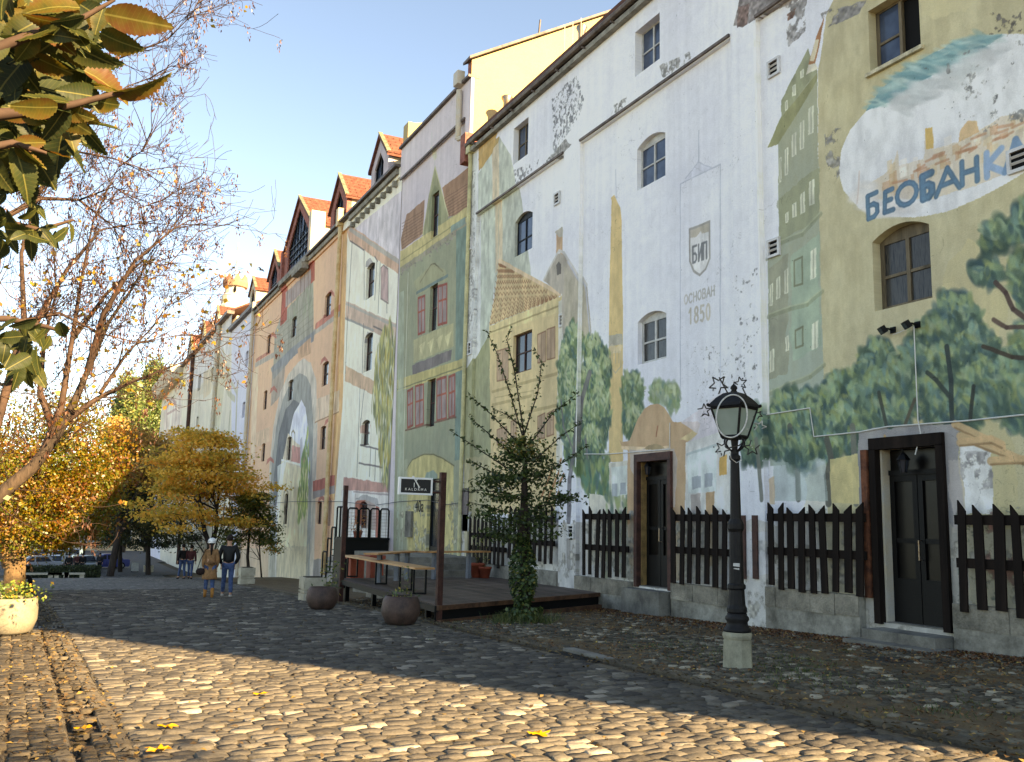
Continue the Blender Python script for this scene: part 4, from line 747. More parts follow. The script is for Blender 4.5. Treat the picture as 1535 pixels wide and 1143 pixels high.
def dormer(b, y0, y1, zs, ze, zp, win, front, depth=4.5, bars=((.5,),(.45,)), pier=False, mat=M_tile, X=11.96):
    yc = (y0+y1)/2
    m = MB(); wy0, wy1, wz0, wz1, wp = win
    # gable front as strips around a pointed opening
    P = lambda y, z: (X, y, z)
    m.prism([P(y0,zs),P(wy0,zs),P(wy0,wz1),P(yc,wp),P(yc,zp),P(y0,ze)][::-1], (.25,0,0)); m.prism([P(y1,zs),P(y1,ze),P(yc,zp),P(yc,wp),P(wy1,wz1),P(wy1,zs)][::-1], (.25,0,0)); m.prism([P(wy0,zs),P(wy1,zs),P(wy1,wz0),P(wy0,wz0)], (.25,0,0))
    d = m.build('dormer', front, b)
    MB().box((X+.251,y0+.02,zs),(X+depth,y0+.14,ze-.02)).build('dormer_cheek', M_cream, d); MB().box((X+.251,y1-.14,zs),(X+depth,y1-.02,ze-.02)).build('dormer_cheek', M_cream, d)
    m = MB(); ov = .16
    sl = (zp-ze)/(yc-y0)
    m.prism([(X-.12,y0-ov,ze-ov*sl+.02),(X-.12,yc,zp+.02),(X-.12,yc,zp+.2),(X-.12,y0-ov,ze-ov*sl+.17)], (depth,0,0)); m.prism([(X-.12,y1+ov,ze-ov*sl+.02),(X-.12,y1+ov,ze-ov*sl+.17),(X-.12,yc+.001,zp+.2),(X-.12,yc+.001,zp+.02)], (depth,0,0)); rf = m.build('dormer_roof', mat, d)
    # rows of clay tiles on the side that shows
    m = MB(); n = max(4, int(math.hypot(yc-y0+ov, zp-ze+ov*sl)/.33))
    for i in range(n):
        u = i/n; y = y0-ov+(yc-y0+ov)*u; z = ze-ov*sl+.17+(zp+.03-(ze-ov*sl))*u
        for k in range(int(depth/.3)): m.box((X-.12+k*.3+.01,y-.03,z-.03),(X-.12+k*.3+.28,y+.05,z+.055+.012*((i+k) % 2)))
    t = m.build('roof_tiles', mat, d); t['kind'] = 'stuff'
    m = MB(); m.prism([(X-.15,y0-ov,ze-ov*sl+.175),(X-.15,yc,zp+.205),(X-.15,yc,zp+.27),(X-.15,y0-ov,ze-ov*sl+.25)], (.2,0,0)); m.build('verge', M_moss, d)
    m = MB(); s = .07
    for a in bars[0]: y = wy0+(wy1-wy0)*a; zt = wz1+(wp-wz1)*(1-abs(a-.5)*2); m.box((X+.1,y-s/2,wz0),(X+.16,y+s/2,zt))
    for a in bars[1]: z = wz0+(wz1-wz0)*a; m.box((X+.09,wy0,z-s/2),(X+.15,wy1,z+s/2))
    if pier:
        for sg in (-1, 1): m.tube([(X+.12,yc,wz1-.2),(X+.12,yc+sg*(wy1-wy0)*.3,wz1+(wp-wz1)*.4)], .04, 4)
    m.tube([(X+.12,wy0,wz0),(X+.12,wy0,wz1),(X+.12,yc,wp),(X+.12,wy1,wz1),(X+.12,wy1,wz0),(X+.12,wy0,wz0)], .05, 4); fr = m.build('window', M_black, d)
    m.__init__(); m.add([(X+.17,wy0,wz0),(X+.17,wy0,wz1),(X+.17,yc,wp),(X+.17,wy1,wz1),(X+.17,wy1,wz0)], [(0,1,2,3,4)]); MB.build(m, 'pane', M_pane, d)
    return d
dormer(b3, 37.5, 40.0, 14.86, 16.0, 17.2, (38.2,39.5,14.95,15.9,16.5), M_lav); dormer(b3, 44.0, 47.1, 14.9, 16.1, 17.6, (44.7,46.4,15.0,16.0,16.9), M_brick)
dormer(b3, 59.5, 63.0, 15.0, 16.1, 17.6, (60.3,62.4,15.1,16.0,16.9), M_brick)
dormer(b3, 51.2, 58.2, 14.73, 16.8, 19.3, (52.1,57.2,15.05,16.7,18.7), M_brick, 6, ((.2,.35,.5,.65,.8),(.2,.45,.72,.98)), True)
MB().box((11.8,50.75,14.7),(12.6,51.3,17.4)).build('gable_pier', M_cream, b3); MB().box((11.8,58.25,14.73),(12.3,58.65,16.9)).build('gable_pier', M_brick, b3)
m = MB(); m.box((11.65,51.1,14.5),(11.899,58.2,14.78)); m.box((11.5,51.3,14.1),(11.899,53.8,14.49)); m.build('balcony_sill', M_stone, b3)
# ---------------------------------------------------------------- building 4 and 5 far down the street
b4 = thing('white_house', (12, 72, -4), 'narrow plain white house between the gatehouse and the cream house', 'building')
def front_far(b, y0, y1, zt, holes, mat=M4):
    f = Front(D); hh = [hole(*q, .1, .35) for q in holes]; f.panel(12.0, y0, y1, -5.6, zt, hh); f.build('wall', mat, b)
    for h in hh:
        a, c, z0, z1 = h[:4]; fr = MB().box((12.26,a+.01,z0),(12.3,c-.01,z0+.12)).box((12.26,a+.01,(z0+z1)/2),(12.3,c-.01,(z0+z1)/2+.1)).build('window', M_darkw, b); MB().box((12.305,a+.01,z0),(12.34,c-.01,z1)).build('pane', M_glass, fr)
front_far(b4, 67.22, 78, 15.1, [(368,372,527,550),(363,367,603,626),(361,365,674,692)]); shell(b4, 67.22, 78, -5, 15.0, 24, M_cream)
MB().box((11.7,67.3,15.12),(12.2,77.9,15.4)).build('gutter', M_gut, b4); m = MB(); m.prism([(12.0,67.3,15.4),(18,67.3,18.4),(18,67.3,18.52),(12.0,67.3,15.52)], (0,10.6,0)); m.build('roof', M_tile, b4)
dormer(b4, 67.5, 70.0, 15.4, 16.5, 17.5, (68.2,69.4,15.5,16.3,16.9), M_cream)
b5 = thing('cream_house', (12, 85, -5), 'cream baroque house with small gables on its eaves far down the street', 'building')
front_far(b5, 78.05, 110, 16.7, [(297,301,563,585),(317,320,551,572),(347,350,545,560),(315,318,618,632),(294,297,625,640)]); shell(b5, 78.05, 110, -5, 16.6, 24, M_cream)
MB().box((11.6,78.1,16.72),(12.2,110,17.0)).build('gutter', M_gut, b5); m = MB(); m.prism([(12.0,78.1,17.0),(18,78.1,20),(18,78.1,20.2),(12.0,78.1,17.15)], (0,31.8,0)); m.build('roof', M_dtile, b5)
for px, pt in ((328,462),(307,484),(288,504)):
    y, z = W(px, pt); dormer(b5, y-2.0, y+2.0, 16.9, z-2.0, z, (y-.7,y+.7,17,17.3,17.9), M_cream, 5, mat=M_dtile if px > 300 else M_tile)
MB().tube([(11.8,100.5,17),(11.85,100.5,-4.8)], .2, 6).build('downpipe', M_darkw, b5); MB().tube([(11.8,83.5,17.6),(11.85,83.5,-4.8)], .2, 6).build('downpipe', M_zinc, b5)
b6 = thing('corner_house', (12, 118, -5), 'pale pink corner house with deep cornice at the end of the row', 'building')
front_far(b6, 110.1, 132, 15.4, [(251,254,652,668),(258,262,645,662)]); shell(b6, 110.1, 132, -5.3, 15.3, 24, M_cream)
m = MB(); m.prism([(11.0,110.2,15.42),(12.4,110.2,15.42),(12.4,110.2,17.0),(10.6,110.2,17.0),(10.6,110.2,16.6)], (0,22,0)); m.build('cornice', M_cream, b6)
# roof turret
M_crown = plain('pinkish_crown_plaster', (160,116,94), .12, 2, .9)
p = atX(350, 470, 14.5); tw = thing('roof_turret', tuple(p), 'round cream roof turret with pink crenellated crown and mast', 'turret')
def P_(px, py): q = atX(px, py, 14.5); return q[2]-p[2]
z1, z2, z3, z4, z5 = P_(350,462), P_(350,448), P_(350,435), P_(350,430), P_(350,421); s = abs(atX(331,440,14.5)[1]-atX(368,440,14.5)[1])/2*.145
MB().lathe([(s*1.25,z1-2),(s*1.25,z1),(s*1.1,z1+.2),(s*1.1,z2),(s*.85,z2+.25),(s*.85,z3)], tuple(p), 16).build('drum', M_cream, tw)
MB().lathe([(s*1.05,z3),(s*1.1,z4),(s*1.1,z4+.2),(s*.85,z4+.2),(s*.75,z4-.2)], tuple(p), 16).build('crown_ring', M_crown, tw)
for k in range(8):
    a = k*math.pi/4; c = (p[0]+s*math.cos(a), p[1]+s*math.sin(a), p[2]+z4+.2); t = np.array([-math.sin(a), math.cos(a), 0])*s*.36
    MB().prism([np.array(c)-t, np.array(c)+t, np.array(c)+(0,0,z5-z4)], (-.18*math.cos(a), -.18*math.sin(a), 0)).build('crown_gable', M_crown, tw)
a = math.atan2(-p[1], -p[0]); q = np.array([p[0]+s*.86*math.cos(a), p[1]+s*.86*math.sin(a), p[2]+(z2+z3)/2+.1]); MB().ball(tuple(q), .42, 10, 6, (.3,.8,.8)).build('porthole', M_dark, tw)
MB().tube([(p[0],p[1],p[2]+z4),(p[0],p[1],p[2]+P_(351,374))], .09, 5).build('mast', M_zpipe, tw)
# ---------------------------------------------------------------- ground
def strip(name, xa, xb, ys, dz, mat, **kw):                     # sheet between two lines along the street
    v = []; fs = []; nx = kw.pop('nx', 2)
    for y in ys:
        a, b = xa(y), xb(y)
        for i in range(nx): v.append((a + (b-a)*i/(nx-1), y, gz(y) + dz))
    for j in range(len(ys)-1):
        for i in range(nx-1): k = j*nx+i; fs.append((k, k+1, k+nx+1, k+nx))
    return mkobj(name, mkmesh(name, v, fs, mat, True), kind='structure', **kw)
kx = lambda y: .66 - .028*(y-6.8) if y < 40 else -.27 - .05*(y-40)
gx = lambda y: 5.98 + .035*(y-6)
def groundmat(name, stops, scale=2.2, cob=None, bumpd=.02):
    t = NT(name); co = t.coord(); a = t.noise(co, scale, 5, .7); b = t.noise(co, 38, 3, .6); col = t.ramp(a, stops)
    col = t.mix(.6, col, t.ramp(b, [(.3, (70,66,60)), (.72, (176,170,160))]), 'SOFT_LIGHT')
    if cob:
        vo = t.n('ShaderNodeTexVoronoi', feature='DISTANCE_TO_EDGE'); vo.inputs['Scale'].default_value = cob; mp = t.n('ShaderNodeMapping'); mp.inputs['Scale'].default_value = (.75, 1, 1); t.l(co, mp.inputs[0]); t.l(mp.outputs[0], vo.inputs['Vector'])
        v2 = t.n('ShaderNodeTexVoronoi'); v2.inputs['Scale'].default_value = cob; t.l(mp.outputs[0], v2.inputs['Vector'])
        r = t.ramp(vo.outputs['Distance'], [(0, (0,0,0)), (.12, (255,255,255))])
        hs = t.n('ShaderNodeSeparateColor'); t.l(v2.outputs['Color'], hs.inputs[0])
        st = t.ramp(hs.outputs[0], [(0, (82,81,81)), (.5, (102,100,97)), (.93, (118,115,109)), (1, (160,155,146))]); col = t.mix(r, col, st); t.bump(r, .8, .03)
    else: t.bump(b, .8, bumpd)
    return t.fin(col, .9, 0, .25)
ys = sorted(set(list(np.arange(-60, 130, 4.)) + [150, 200, 300, 600, 1500]))
M_dirt = groundmat('earth', [(.3, (76,68,56)), (.7, (100,90,74))]); M_sand = groundmat('sandy_joints', [(.3, (78,72,62)), (.7, (106,97,80))], 3)
strip('ground', lambda y: -900, lambda y: 900, ys, -.09, M_dirt, nx=5)
yr = list(np.arange(-14, 36.1, 1.)); yf = list(np.arange(36, 92, 2.))
strip('cobbled_street_far', kx, gx, yf, -.004, groundmat('far_cobbles', [(.3, (60,57,53)), (.7, (78,74,67))], 3, 6.5), nx=3)
street = strip('cobbled_street', kx, gx, yr, -.005, M_sand, nx=7); ORG[street.name] = np.zeros(3)
strip('cross_street', lambda y: -60, lambda y: 11 if y < 131 else 60, [84,92,100,112,131,150], .01, groundmat('asphalt', [(.3, (92,92,94)), (.7, (110,110,110))]), nx=3)
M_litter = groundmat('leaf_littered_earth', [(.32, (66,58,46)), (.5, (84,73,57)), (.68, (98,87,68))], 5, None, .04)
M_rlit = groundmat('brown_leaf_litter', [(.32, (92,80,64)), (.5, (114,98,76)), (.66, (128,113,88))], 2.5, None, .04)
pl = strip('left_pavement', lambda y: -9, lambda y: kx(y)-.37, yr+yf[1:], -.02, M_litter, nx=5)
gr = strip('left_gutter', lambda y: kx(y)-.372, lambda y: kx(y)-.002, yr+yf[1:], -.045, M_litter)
pr = strip('right_pavement', lambda y: gx(y)+.5, lambda y: 12.0, yr+yf[1:], -.008, M_rlit, nx=7)
rg = strip('right_gutter', lambda y: gx(y), lambda y: gx(y)+.502, yr+yf[1:], -.03, M_litter)
for o in (pl, gr, pr, rg): ORG[o.name] = np.zeros(3)
# cobbles ------------------------------------------------------
def stone_templates(n, seed, ring=((1.02, -.05), (.97, -.003), (.88, .005)), top=.007, k=8):
    r = np.random.RandomState(seed); out = []
    for i in range(n):
        a = np.arange(k)*2*math.pi/k + math.pi/8; p = np.stack([np.sign(np.cos(a))*np.abs(np.cos(a))**.62, np.sign(np.sin(a))*np.abs(np.sin(a))**.62], 1)*.5*1.12; p *= 1 + r.uniform(-.13, .10, (k, 1))
        v = [];
        for s, z in ring: v.append(np.concatenate([p*s + r.uniform(-.015, .015, (k, 2)), np.full((k, 1), z) + (r.uniform(-.005, .005, (k, 1)) if z > 0 else 0)], 1))
        v.append(np.array([[0, 0, top]])); out.append(np.concatenate(v))
    q = []
    for j in range(len(ring)-1):
        for i in range(k): q.append((j*k+i, j*k+(i+1) % k, (j+1)*k+(i+1) % k, (j+1)*k+i))
    c = len(ring)*k
    for i in range(0, k, 2): q.append((c, c-k+i, c-k+(i+1) % k, c-k+(i+2) % k))
    return np.array(out), np.array(q)
TPL, TQ = stone_templates(16, 5)
def stonemat(name, stops, individual, moss=None):
    t = NT(name); co = t.coord()
    if individual: fac = t.n('ShaderNodeObjectInfo').outputs['Random']
    else: a = t.n('ShaderNodeAttribute'); a.attribute_name = 'rnd'; fac = a.outputs['Fac']
    col = t.ramp(fac, stops); g = t.n('ShaderNodeNewGeometry'); n = t.noise(g.outputs['Position'], 26, 4, .7); n2 = t.noise(g.outputs['Position'], 1.2, 3, .6)
    col = t.mix(.55, col, t.ramp(n, [(.3, (64,60,54)), (.7, (186,180,172))]), 'SOFT_LIGHT'); col = t.mix(.5, col, t.ramp(n2, [(.35, (96,92,86)), (.65, (156,150,140))]), 'SOFT_LIGHT')
    n3 = t.noise(g.outputs['Position'], 5, 4, .7); col = t.mix(t.ramp(n3, [(.42, (0,0,0)), (.68, (150,150,150))]), col, rgba((104,97,86))); t.bump(n, .8, .012); return t.fin(col, .92, 0, .15)
ST = [(0, (80,78,77)), (.3, (100,97,93)), (.6, (112,108,102)), (.85, (125,120,111)), (.93, (142,137,128)), (1, (178,171,160))]
def lay(name, parent, rows, mat_j, mat_i, nind, hs=1., seed=3):
    r = np.random.RandomState(seed); P = np.array(rows)      # columns: x y sx sy
    n = len(P); d = np.hypot(P[:,0], P[:,1]) ; vis = (P[:,0]*RC[0][2] + P[:,1]*RC[1][2]); 
    # those that show largest and stand in the frame
    cam_v = np.stack([P[:,0], P[:,1], gz(P[:,1])], 1) @ RC; px = CX + F_*cam_v[:,0]/np.maximum(cam_v[:,2], .1); py = CY + F_*cam_v[:,1]/np.maximum(cam_v[:,2], .1)
    inf = (cam_v[:,2] > .5) & (px > 0) & (px < 1535) & (py < 1150); size = np.where(inf, (P[:,2]*P[:,3])**.5/np.maximum(cam_v[:,2], .1), 0)
    idx = np.argsort(-size); ind = idx[:nind]; rest = idx[nind:]
    ti = r.randint(0, len(TPL), n); rot = r.normal(0, .07, n); tz = r.normal(0, .006, n)*hs; tl = r.normal(0, .03, (n, 2))
    def verts(sel):
        v = TPL[ti[sel]].copy(); v[:,:,0] *= P[sel,2][:,None]; v[:,:,1] *= P[sel,3][:,None]; v[:,:,2] *= hs
        z = v[:,:,2] + v[:,:,0]*tl[sel,0][:,None] + v[:,:,1]*tl[sel,1][:,None]; c, s = np.cos(rot[sel])[:,None], np.sin(rot[sel])[:,None]
        return np.stack([v[:,:,0]*c - v[:,:,1]*s + P[sel,0][:,None], v[:,:,0]*s + v[:,:,1]*c + P[sel,1][:,None], z + (gz(P[sel,1])+tz[sel])[:,None]], 2)
    v = verts(rest); m = v.shape[1]; me = mkmesh(name+'s', v.reshape(-1, 3), (TQ[None] + (np.arange(len(rest))*m)[:,None,None]).reshape(-1, 4), mat_j, True); set_rnd(me, np.repeat(r.rand(len(rest)), m))
    mkobj(name+'s', me, parent, ORG[parent.name], kind='stuff')
    mes = []
    for t in TPL: vv = t.copy(); vv[:,2] *= hs; mes.append(mkmesh(name, vv, TQ, mat_i, True))
    for i in ind:
        o = bpy.data.objects.new(name, mes[ti[i]]); COL.objects.link(o); o.parent = parent; y = P[i,1]; o.location = (P[i,0], y, gz(y)+tz[i]); o.rotation_euler = (tl[i,1], -tl[i,0], rot[i]); o.scale = (P[i,2], P[i,3], 1)
rr = np.random.RandomState(11); rows = []
y = 2.2
while y < 36:
    p = rr.uniform(.105, .165)*(1 if y < 16 else 1.15); x = kx(y) + .02; skew = .16*math.sin(y*.35)
    while x < gx(y) - .05:
        w_s = rr.uniform(.12, .26)*(1 if y < 16 else 1.15); yy = y + .05*math.sin(x*2.1 + y) + rr.normal(0, .012) + skew*(x-3)*.25
        rows.append((x + w_s/2, yy, w_s*rr.uniform(.88, 1.02), p*rr.uniform(.82, 1.12))); x += w_s
    y += p
lay('cobble', street, rows, stonemat('cobblestone', ST, False), stonemat('cobblestone_single', ST, True), 280)
rows = []; y = 4.0
while y < 26:
    p = rr.uniform(.09, .13); x = gx(y) + .55
    while x < 11.8:
        w_s = rr.uniform(.09, .17)
        if math.sin(x*1.7+1.3*math.sin(y*.9)) + rr.uniform(-.4, 1.3) > .1: rows.append((x + w_s/2, y + .03*math.sin(x*3), w_s*.9, p*.9))
        x += w_s
    y += p
SR = [(0, (62,58,52)), (.5, (84,78,69)), (.9, (106,98,86)), (1, (132,124,110))]
SR2 = [(0, (82,79,72)), (.55, (112,106,95)), (.88, (148,142,128)), (1, (196,188,172))]
lay('pavement_stone', pr, rows, stonemat('pavement_stone', SR2, False), stonemat('pavement_stone_single', SR2, True), 240, 1.0, 8)
rows = []; y = 5.5
while y < 26:
    p = rr.uniform(.09, .13)
    for x0 in (-.85, -.7, -.58, -.46): rows.append((kx(y)+x0+rr.normal(0, .01), y, .12, p*.9))
    for x0 in (-.3, -.2, -.1) : 
        if rr.rand() < .55: rows.append((kx(y)+x0+.02, y, .1, p*.8))
    y += p
lay('gutter_stone', pl, rows, stonemat('edge_stone', SR, False), stonemat('edge_stone_single', SR, True), 120, .6, 9)
# kerb stones, each a part
M_kerb = stonemat('kerb_granite', [(0, (108,101,90)), (.5, (120,112,99)), (1, (132,123,108))], True)
def kerbline(name, label, fx, wd, y0, y1, h, L0=.42, L1=.7, yj=34):
    o = thing(name, (fx(y0), y0, gz(y0)), None, None); o['kind'] = 'structure'; y = y0; m = MB()
    while y < y1:
        L = rnd.uniform(L0, L1); j = rnd.uniform(-.008, .008); x = fx(y+L/2); dz = rnd.uniform(-.006, .006); sx = (fx(y+L)-fx(y))/L
        t = np.array([sx, 1, (gz(y+L)-gz(y))/L]); t /= np.linalg.norm(t); q = MB() if y < yj else m; c = .012; hx = wd/2; hy = L/2-.006
        zc = gz(y+L/2)+h-.06+dz; q.obox((x+j, y+L/2, zc-.012), (1,0,0), t, (0,0,1), hx, hy, .058)
        q.prism([np.array((x+j,y+L/2,zc+.046)) + np.array(a)*(1,1,1) for a in [(-hx,-hy,0),(hx,-hy,0),(hx-c,-hy+c,.012),(-hx+c,-hy+c,.012)]], t*(2*hy-.0))
        if y < yj: q.build('kerb_stone', M_kerb, o)
        y += L
    if m.v: k = m.build('kerb_stones', M_kerb, o); k['kind'] = 'stuff'
    return o
kerbline('kerb', '', lambda y: kx(y)-.065, .13, 4.6, 60, .012); kerbline('kerb', '', lambda y: kx(y)-.43, .11, 4.6, 60, .012)
kerbline('kerb', '', lambda y: gx(y)+.06, .13, 3.0, 40, .012); kerbline('kerb', '', lambda y: gx(y)+.44, .15, 3.0, 40, .02)
# drain slot in the right gutter, manhole by the door, drain grate on the left
p = onG(862, 984); dr = thing('gutter_drain', tuple(p), 'dark open drain slot in the gutter before the deck', 'drain'); m = MB(); m.box((p[0]-.12,p[1]-.5,p[2]-.1),(p[0]+.12,p[1]+.5,p[2]-.004)); m.build('slot', M_dark, dr); m = MB(); m.box((p[0]+.121,p[1]-.55,p[2]-.1),(p[0]+.3,p[1]+.55,p[2]+.035)); m.build('cover_stone', M_cem, dr)
p = onG(1330, 990); mh = thing('manhole_cover', tuple(p), 'round dark manhole cover among leaves before the large doorway', 'manhole cover'); MB().lathe([(.3,-.05),(.3,.008),(.27,.014),(.0,.014)], tuple(p), 20).build('lid', plain('cast_iron_lid', (52,50,48), .2, 20, .6), mh); MB().lathe([(.36,-.05),(.36,.004),(.305,.01),(.305,-.05)], tuple(p), 20).build('ring', M_kerb, mh)
p = onG(76, 941); dg = thing('drain_grate', tuple(p), 'iron drain grate between the kerbs beside the white planter', 'drain grate')
m = MB(); m.box((p[0]-.3,p[1]-.22,p[2]-.06),(p[0]+.22,p[1]+.22,p[2]+.004)); m.build('frame', M_cem, dg)
for k in range(8): MB().box((p[0]-.28+k*.063,p[1]-.14,p[2]+.005),(p[0]-.25+k*.063,p[1]+.14,p[2]+.012)).build('slot', M_dark, dg)
# leaves on the ground ------------------------------------------
def leaf_cloud(name, pos, size, rot, stops_mat, parent=None, tilt=.35, asp=.55, seed=1, fold=.25, rv=None, smooth=False, **kw):
    """many small folded leaves: pos N,3; size N; rot = normals (N,3) or None for lying"""
    r = np.random.RandomState(seed); n = len(pos)
    if rot is None: nrm = np.stack([r.normal(0, tilt, n), r.normal(0, tilt, n), np.ones(n)], 1)
    else: nrm = rot
    nrm = nrm/np.linalg.norm(nrm, axis=1)[:,None]; a = r.normal(0, 1, (n, 3)); d = a - nrm*(a*nrm).sum(1)[:,None]
    if 'dirv' in kw: dv = kw.pop('dirv'); d = dv - nrm*(dv*nrm).sum(1)[:,None]
    d /= np.linalg.norm(d, axis=1)[:,None] + 1e-9; s = np.cross(nrm, d); L = size[:,None]; w_ = L*asp
    v = np.stack([pos - d*L*.5, pos - d*L*.08 + s*w_*.5 + nrm*L*fold*.5, pos + d*L*.5, pos - d*L*.08 - s*w_*.5 + nrm*L*fold*.5], 1)
    v[:,2] += 0
    me = mkmesh(name, v.reshape(-1, 3) - (ORG[parent.name] if parent else 0), np.arange(4*n).reshape(n, 4), stops_mat, False)
    set_rnd(me, np.repeat(r.rand(n) if rv is None else rv, 4)); return mkobj(name, me, parent, ORG[parent.name] if parent else (0,0,0), **kw)
rl = np.random.RandomState(5)
def scatter(n, f, y0, y1, pw=1.6):
    y = y0 + (y1-y0)*rl.rand(n)**pw; x = f(y, rl.rand(n)); return np.stack([x, y, gz(y) + .012 + .012*rl.rand(n)], 1)
KX = np.vectorize(kx); GX = np.vectorize(gx)
L_brown = leafmat('brown_fallen_leaves', [(0, (86,58,40)), (.4, (122,84,54)), (.75, (146,106,66)), (.93, (170,136,80)), (1, (190,160,80))], .15)
L_tan = leafmat('tan_fallen_leaves', [(0, (70,54,38)), (.4, (92,74,52)), (.8, (112,92,62)), (1, (136,112,60))], .15)
P = scatter(15000, lambda y, u: 12 - (12-GX(y)-.5)*u**1.35, 3.5, 27, 1.2); keep = (np.sin(P[:,0]*1.3+np.sin(P[:,1]))*.5 + rl.rand(len(P)) > .15) | (P[:,0] > 10.3); P = P[keep]
tag(leaf_cloud('fallen_leaves', P, rl.uniform(.025, .062, len(P)), None, L_brown, seed=2), 'brown fallen leaves lying thick along the foot of the mural wall', 'leaves', kind='stuff')
P = scatter(4200, lambda y, u: 11.82 - .9*u**1.8, 4, 27, 1.1); tag(leaf_cloud('fallen_leaves', P, rl.uniform(.035, .08, len(P)), None, leafmat('rust_leaf_drift', [(0, (74,46,32)), (.5, (108,68,44)), (.9, (132,90,56)), (1, (150,124,70))], .15), seed=14, tilt=.6), 'rust coloured leaf drift against the stone plinth of the mural wall', 'leaves', kind='stuff')
P = scatter(4200, lambda y, u: KX(y)-.35-4.5*u**1.3, 5.5, 34, 1.5); tag(leaf_cloud('fallen_leaves', P, rl.uniform(.03, .07, len(P)), None, L_tan, seed=3), 'tan fallen leaves covering the left pavement and its edge', 'leaves', kind='stuff')
P = np.concatenate([scatter(900, lambda y, u: KX(y)+(GX(y)-KX(y))*u, 3.6, 30, 1.2), scatter(900, lambda y, u: KX(y)-.36+.4*u, 5, 30, 1.3), scatter(1200, lambda y, u: GX(y)+.5*u, 3.5, 26, 1.3)])
tag(leaf_cloud('fallen_leaves', P, rl.uniform(.03, .075, len(P)), None, L_tan, seed=4), 'scattered small leaves on the cobbles and in the gutters', 'leaves', kind='stuff')
# a few big single leaves on the cobbles
L_yel = leafmat('yellow_fallen_leaf', [(0, (178,132,30)), (1, (178,132,30))], .2)
for (x, y_, s, lb) in ((808,1106,.15,'large bright yellow leaf lying on the sunlit cobbles'),(122,1097,.11,'yellow leaf lying between the two left kerb lines'),(250,1095,.13,'pale yellow leaf beside the left kerb on the cobbles'),(235,1130,.15,'curled tan leaf at the bottom edge near the left kerb'),(390,1045,.14,'yellow leaf on a dark stick among the cobbles')):
    p = onG(x, y_); m = MB(); n = 10; pts = [(s*.5*(1+.35*math.cos(5*a))*math.cos(a), s*.5*(1+.35*math.cos(5*a))*math.sin(a)*.8) for a in np.linspace(0, 2*math.pi, 21)[:-1]]
    o = MB().add([(p[0],p[1],p[2]+.03)] + [(p[0]+a, p[1]+b, p[2]+.02+.03*rnd.random()) for a, b in pts], [(0,i+1,(i+1) % 20+1) for i in range(20)]).build('fallen_leaf', L_yel, origin=p, label=lb, cat='leaf'); set_rnd(o.data, [0]*21)
# grass tufts on the right pavement
def grass(name, centers, mat, label, hgt=.12, n=40, rad=.25, seed=6):
    r = np.random.RandomState(seed); vs = []; 
    for c in centers:
        k = n; q = np.array(c) + np.stack([r.normal(0, rad, k), r.normal(0, rad, k), np.zeros(k)], 1); h = r.uniform(.4, 1, k)*hgt; b = r.normal(0, .5, (k, 2))*h[:,None]; a = r.rand(k)*6.28; wv = .007
        o = np.stack([np.cos(a), np.sin(a), 0*a], 1)*wv; t = q + np.concatenate([b, h[:,None]], 1); vs.append(np.stack([q-o, q+o, t+o*.2, t-o*.2], 1))
    v = np.concatenate(vs).reshape(-1, 3); me = mkmesh(name, v, np.arange(len(v)).reshape(-1, 4), mat); set_rnd(me, np.repeat(r.rand(len(v)//4), 4)); return mkobj(name, me, label=label, cat='grass', kind='stuff')
M_grass = leafmat('grass_blades', [(0, (52,66,34)), (.6, (78,92,46)), (1, (120,118,66))], .3)
cs = []
for (x, y_, s, n) in ((1060,980,60,30),(1180,1010,60,26),(1210,1000,60,14),(960,965,60,16),(700,940,60,14),(1300,1030,90,16),(1420,1060,80,14),(640,940,30,6),(800,935,30,12),(1180,985,100,20)):
    for i in range(n): p = onG(x+rnd.gauss(0, s*.6), y_+rnd.gauss(0, 8)); cs.append(p)
grass('grass_tufts', cs, M_grass, 'thin grass growing between the pavement stones by the lamp post', .05, 9, .12)
# ---------------------------------------------------------------- picket fences on the wall
def picket_mesh(name, wd, h, th=.03, cut=.1, flip=1, mat=M_blackw):
    a = cut if flip > 0 else 0; b = 0 if flip > 0 else cut
    m = MB(); m.prism([(0,-wd/2,0),(0,wd/2,0),(0,wd/2,h-b),(0,-wd/2,h-a)], (th,0,0)); return mkmesh(name, np.array(m.v), m.f, mat)
def fence(y0, y1, ztop, zbot, n, label, rails=(.07,.55), wd=.13, flips=None, X=11.84, seed=0, zb2=None, cut=.12):
    r = random.Random(seed); o = thing('picket_fence', (X, y0, zbot), label, 'fence', 'dark picket fences along the mural wall'); zb2 = zbot if zb2 is None else zb2
    for k in range(n):
        y = y1 - (y1-y0)*(k+.5)/n + r.uniform(-.015, .015); zt = ztop + r.uniform(-.06, .05); f = (k+.5)/n; zb = zb2 + (zbot-zb2)*(1-f) + r.uniform(-.05, .05)
        me = picket_mesh('picket', wd*r.uniform(.82, 1.12), zt-zb, .03, cut, (flips[k] if flips else 1)); inst('picket', me, o, (X-.035, y, zb), (r.uniform(-.028, .028), r.uniform(-.01, .02), 0))
    for q in rails:
        z = ztop - (ztop-min(zbot, zb2))*q - .06; m = MB(); m.box((X+.001,y0+.02,z-.07),(X+.04,y1-.02,z+.07)); m.build('rail', M_blackw, o)
    return o
fl = [1,-1,1,-1,1,-1,1,-1,-1]
fence(11.15, 13.5, .46, -1.02, 9, 'black picket fence left of the large open doorway', (.12,.53), .15, fl, seed=1); fence(7.2, 9.5, .44, -1.06, 8, 'black picket fence at the right edge beyond the large doorway', (.12,.53), .15, [1]*8, seed=2, cut=.16)
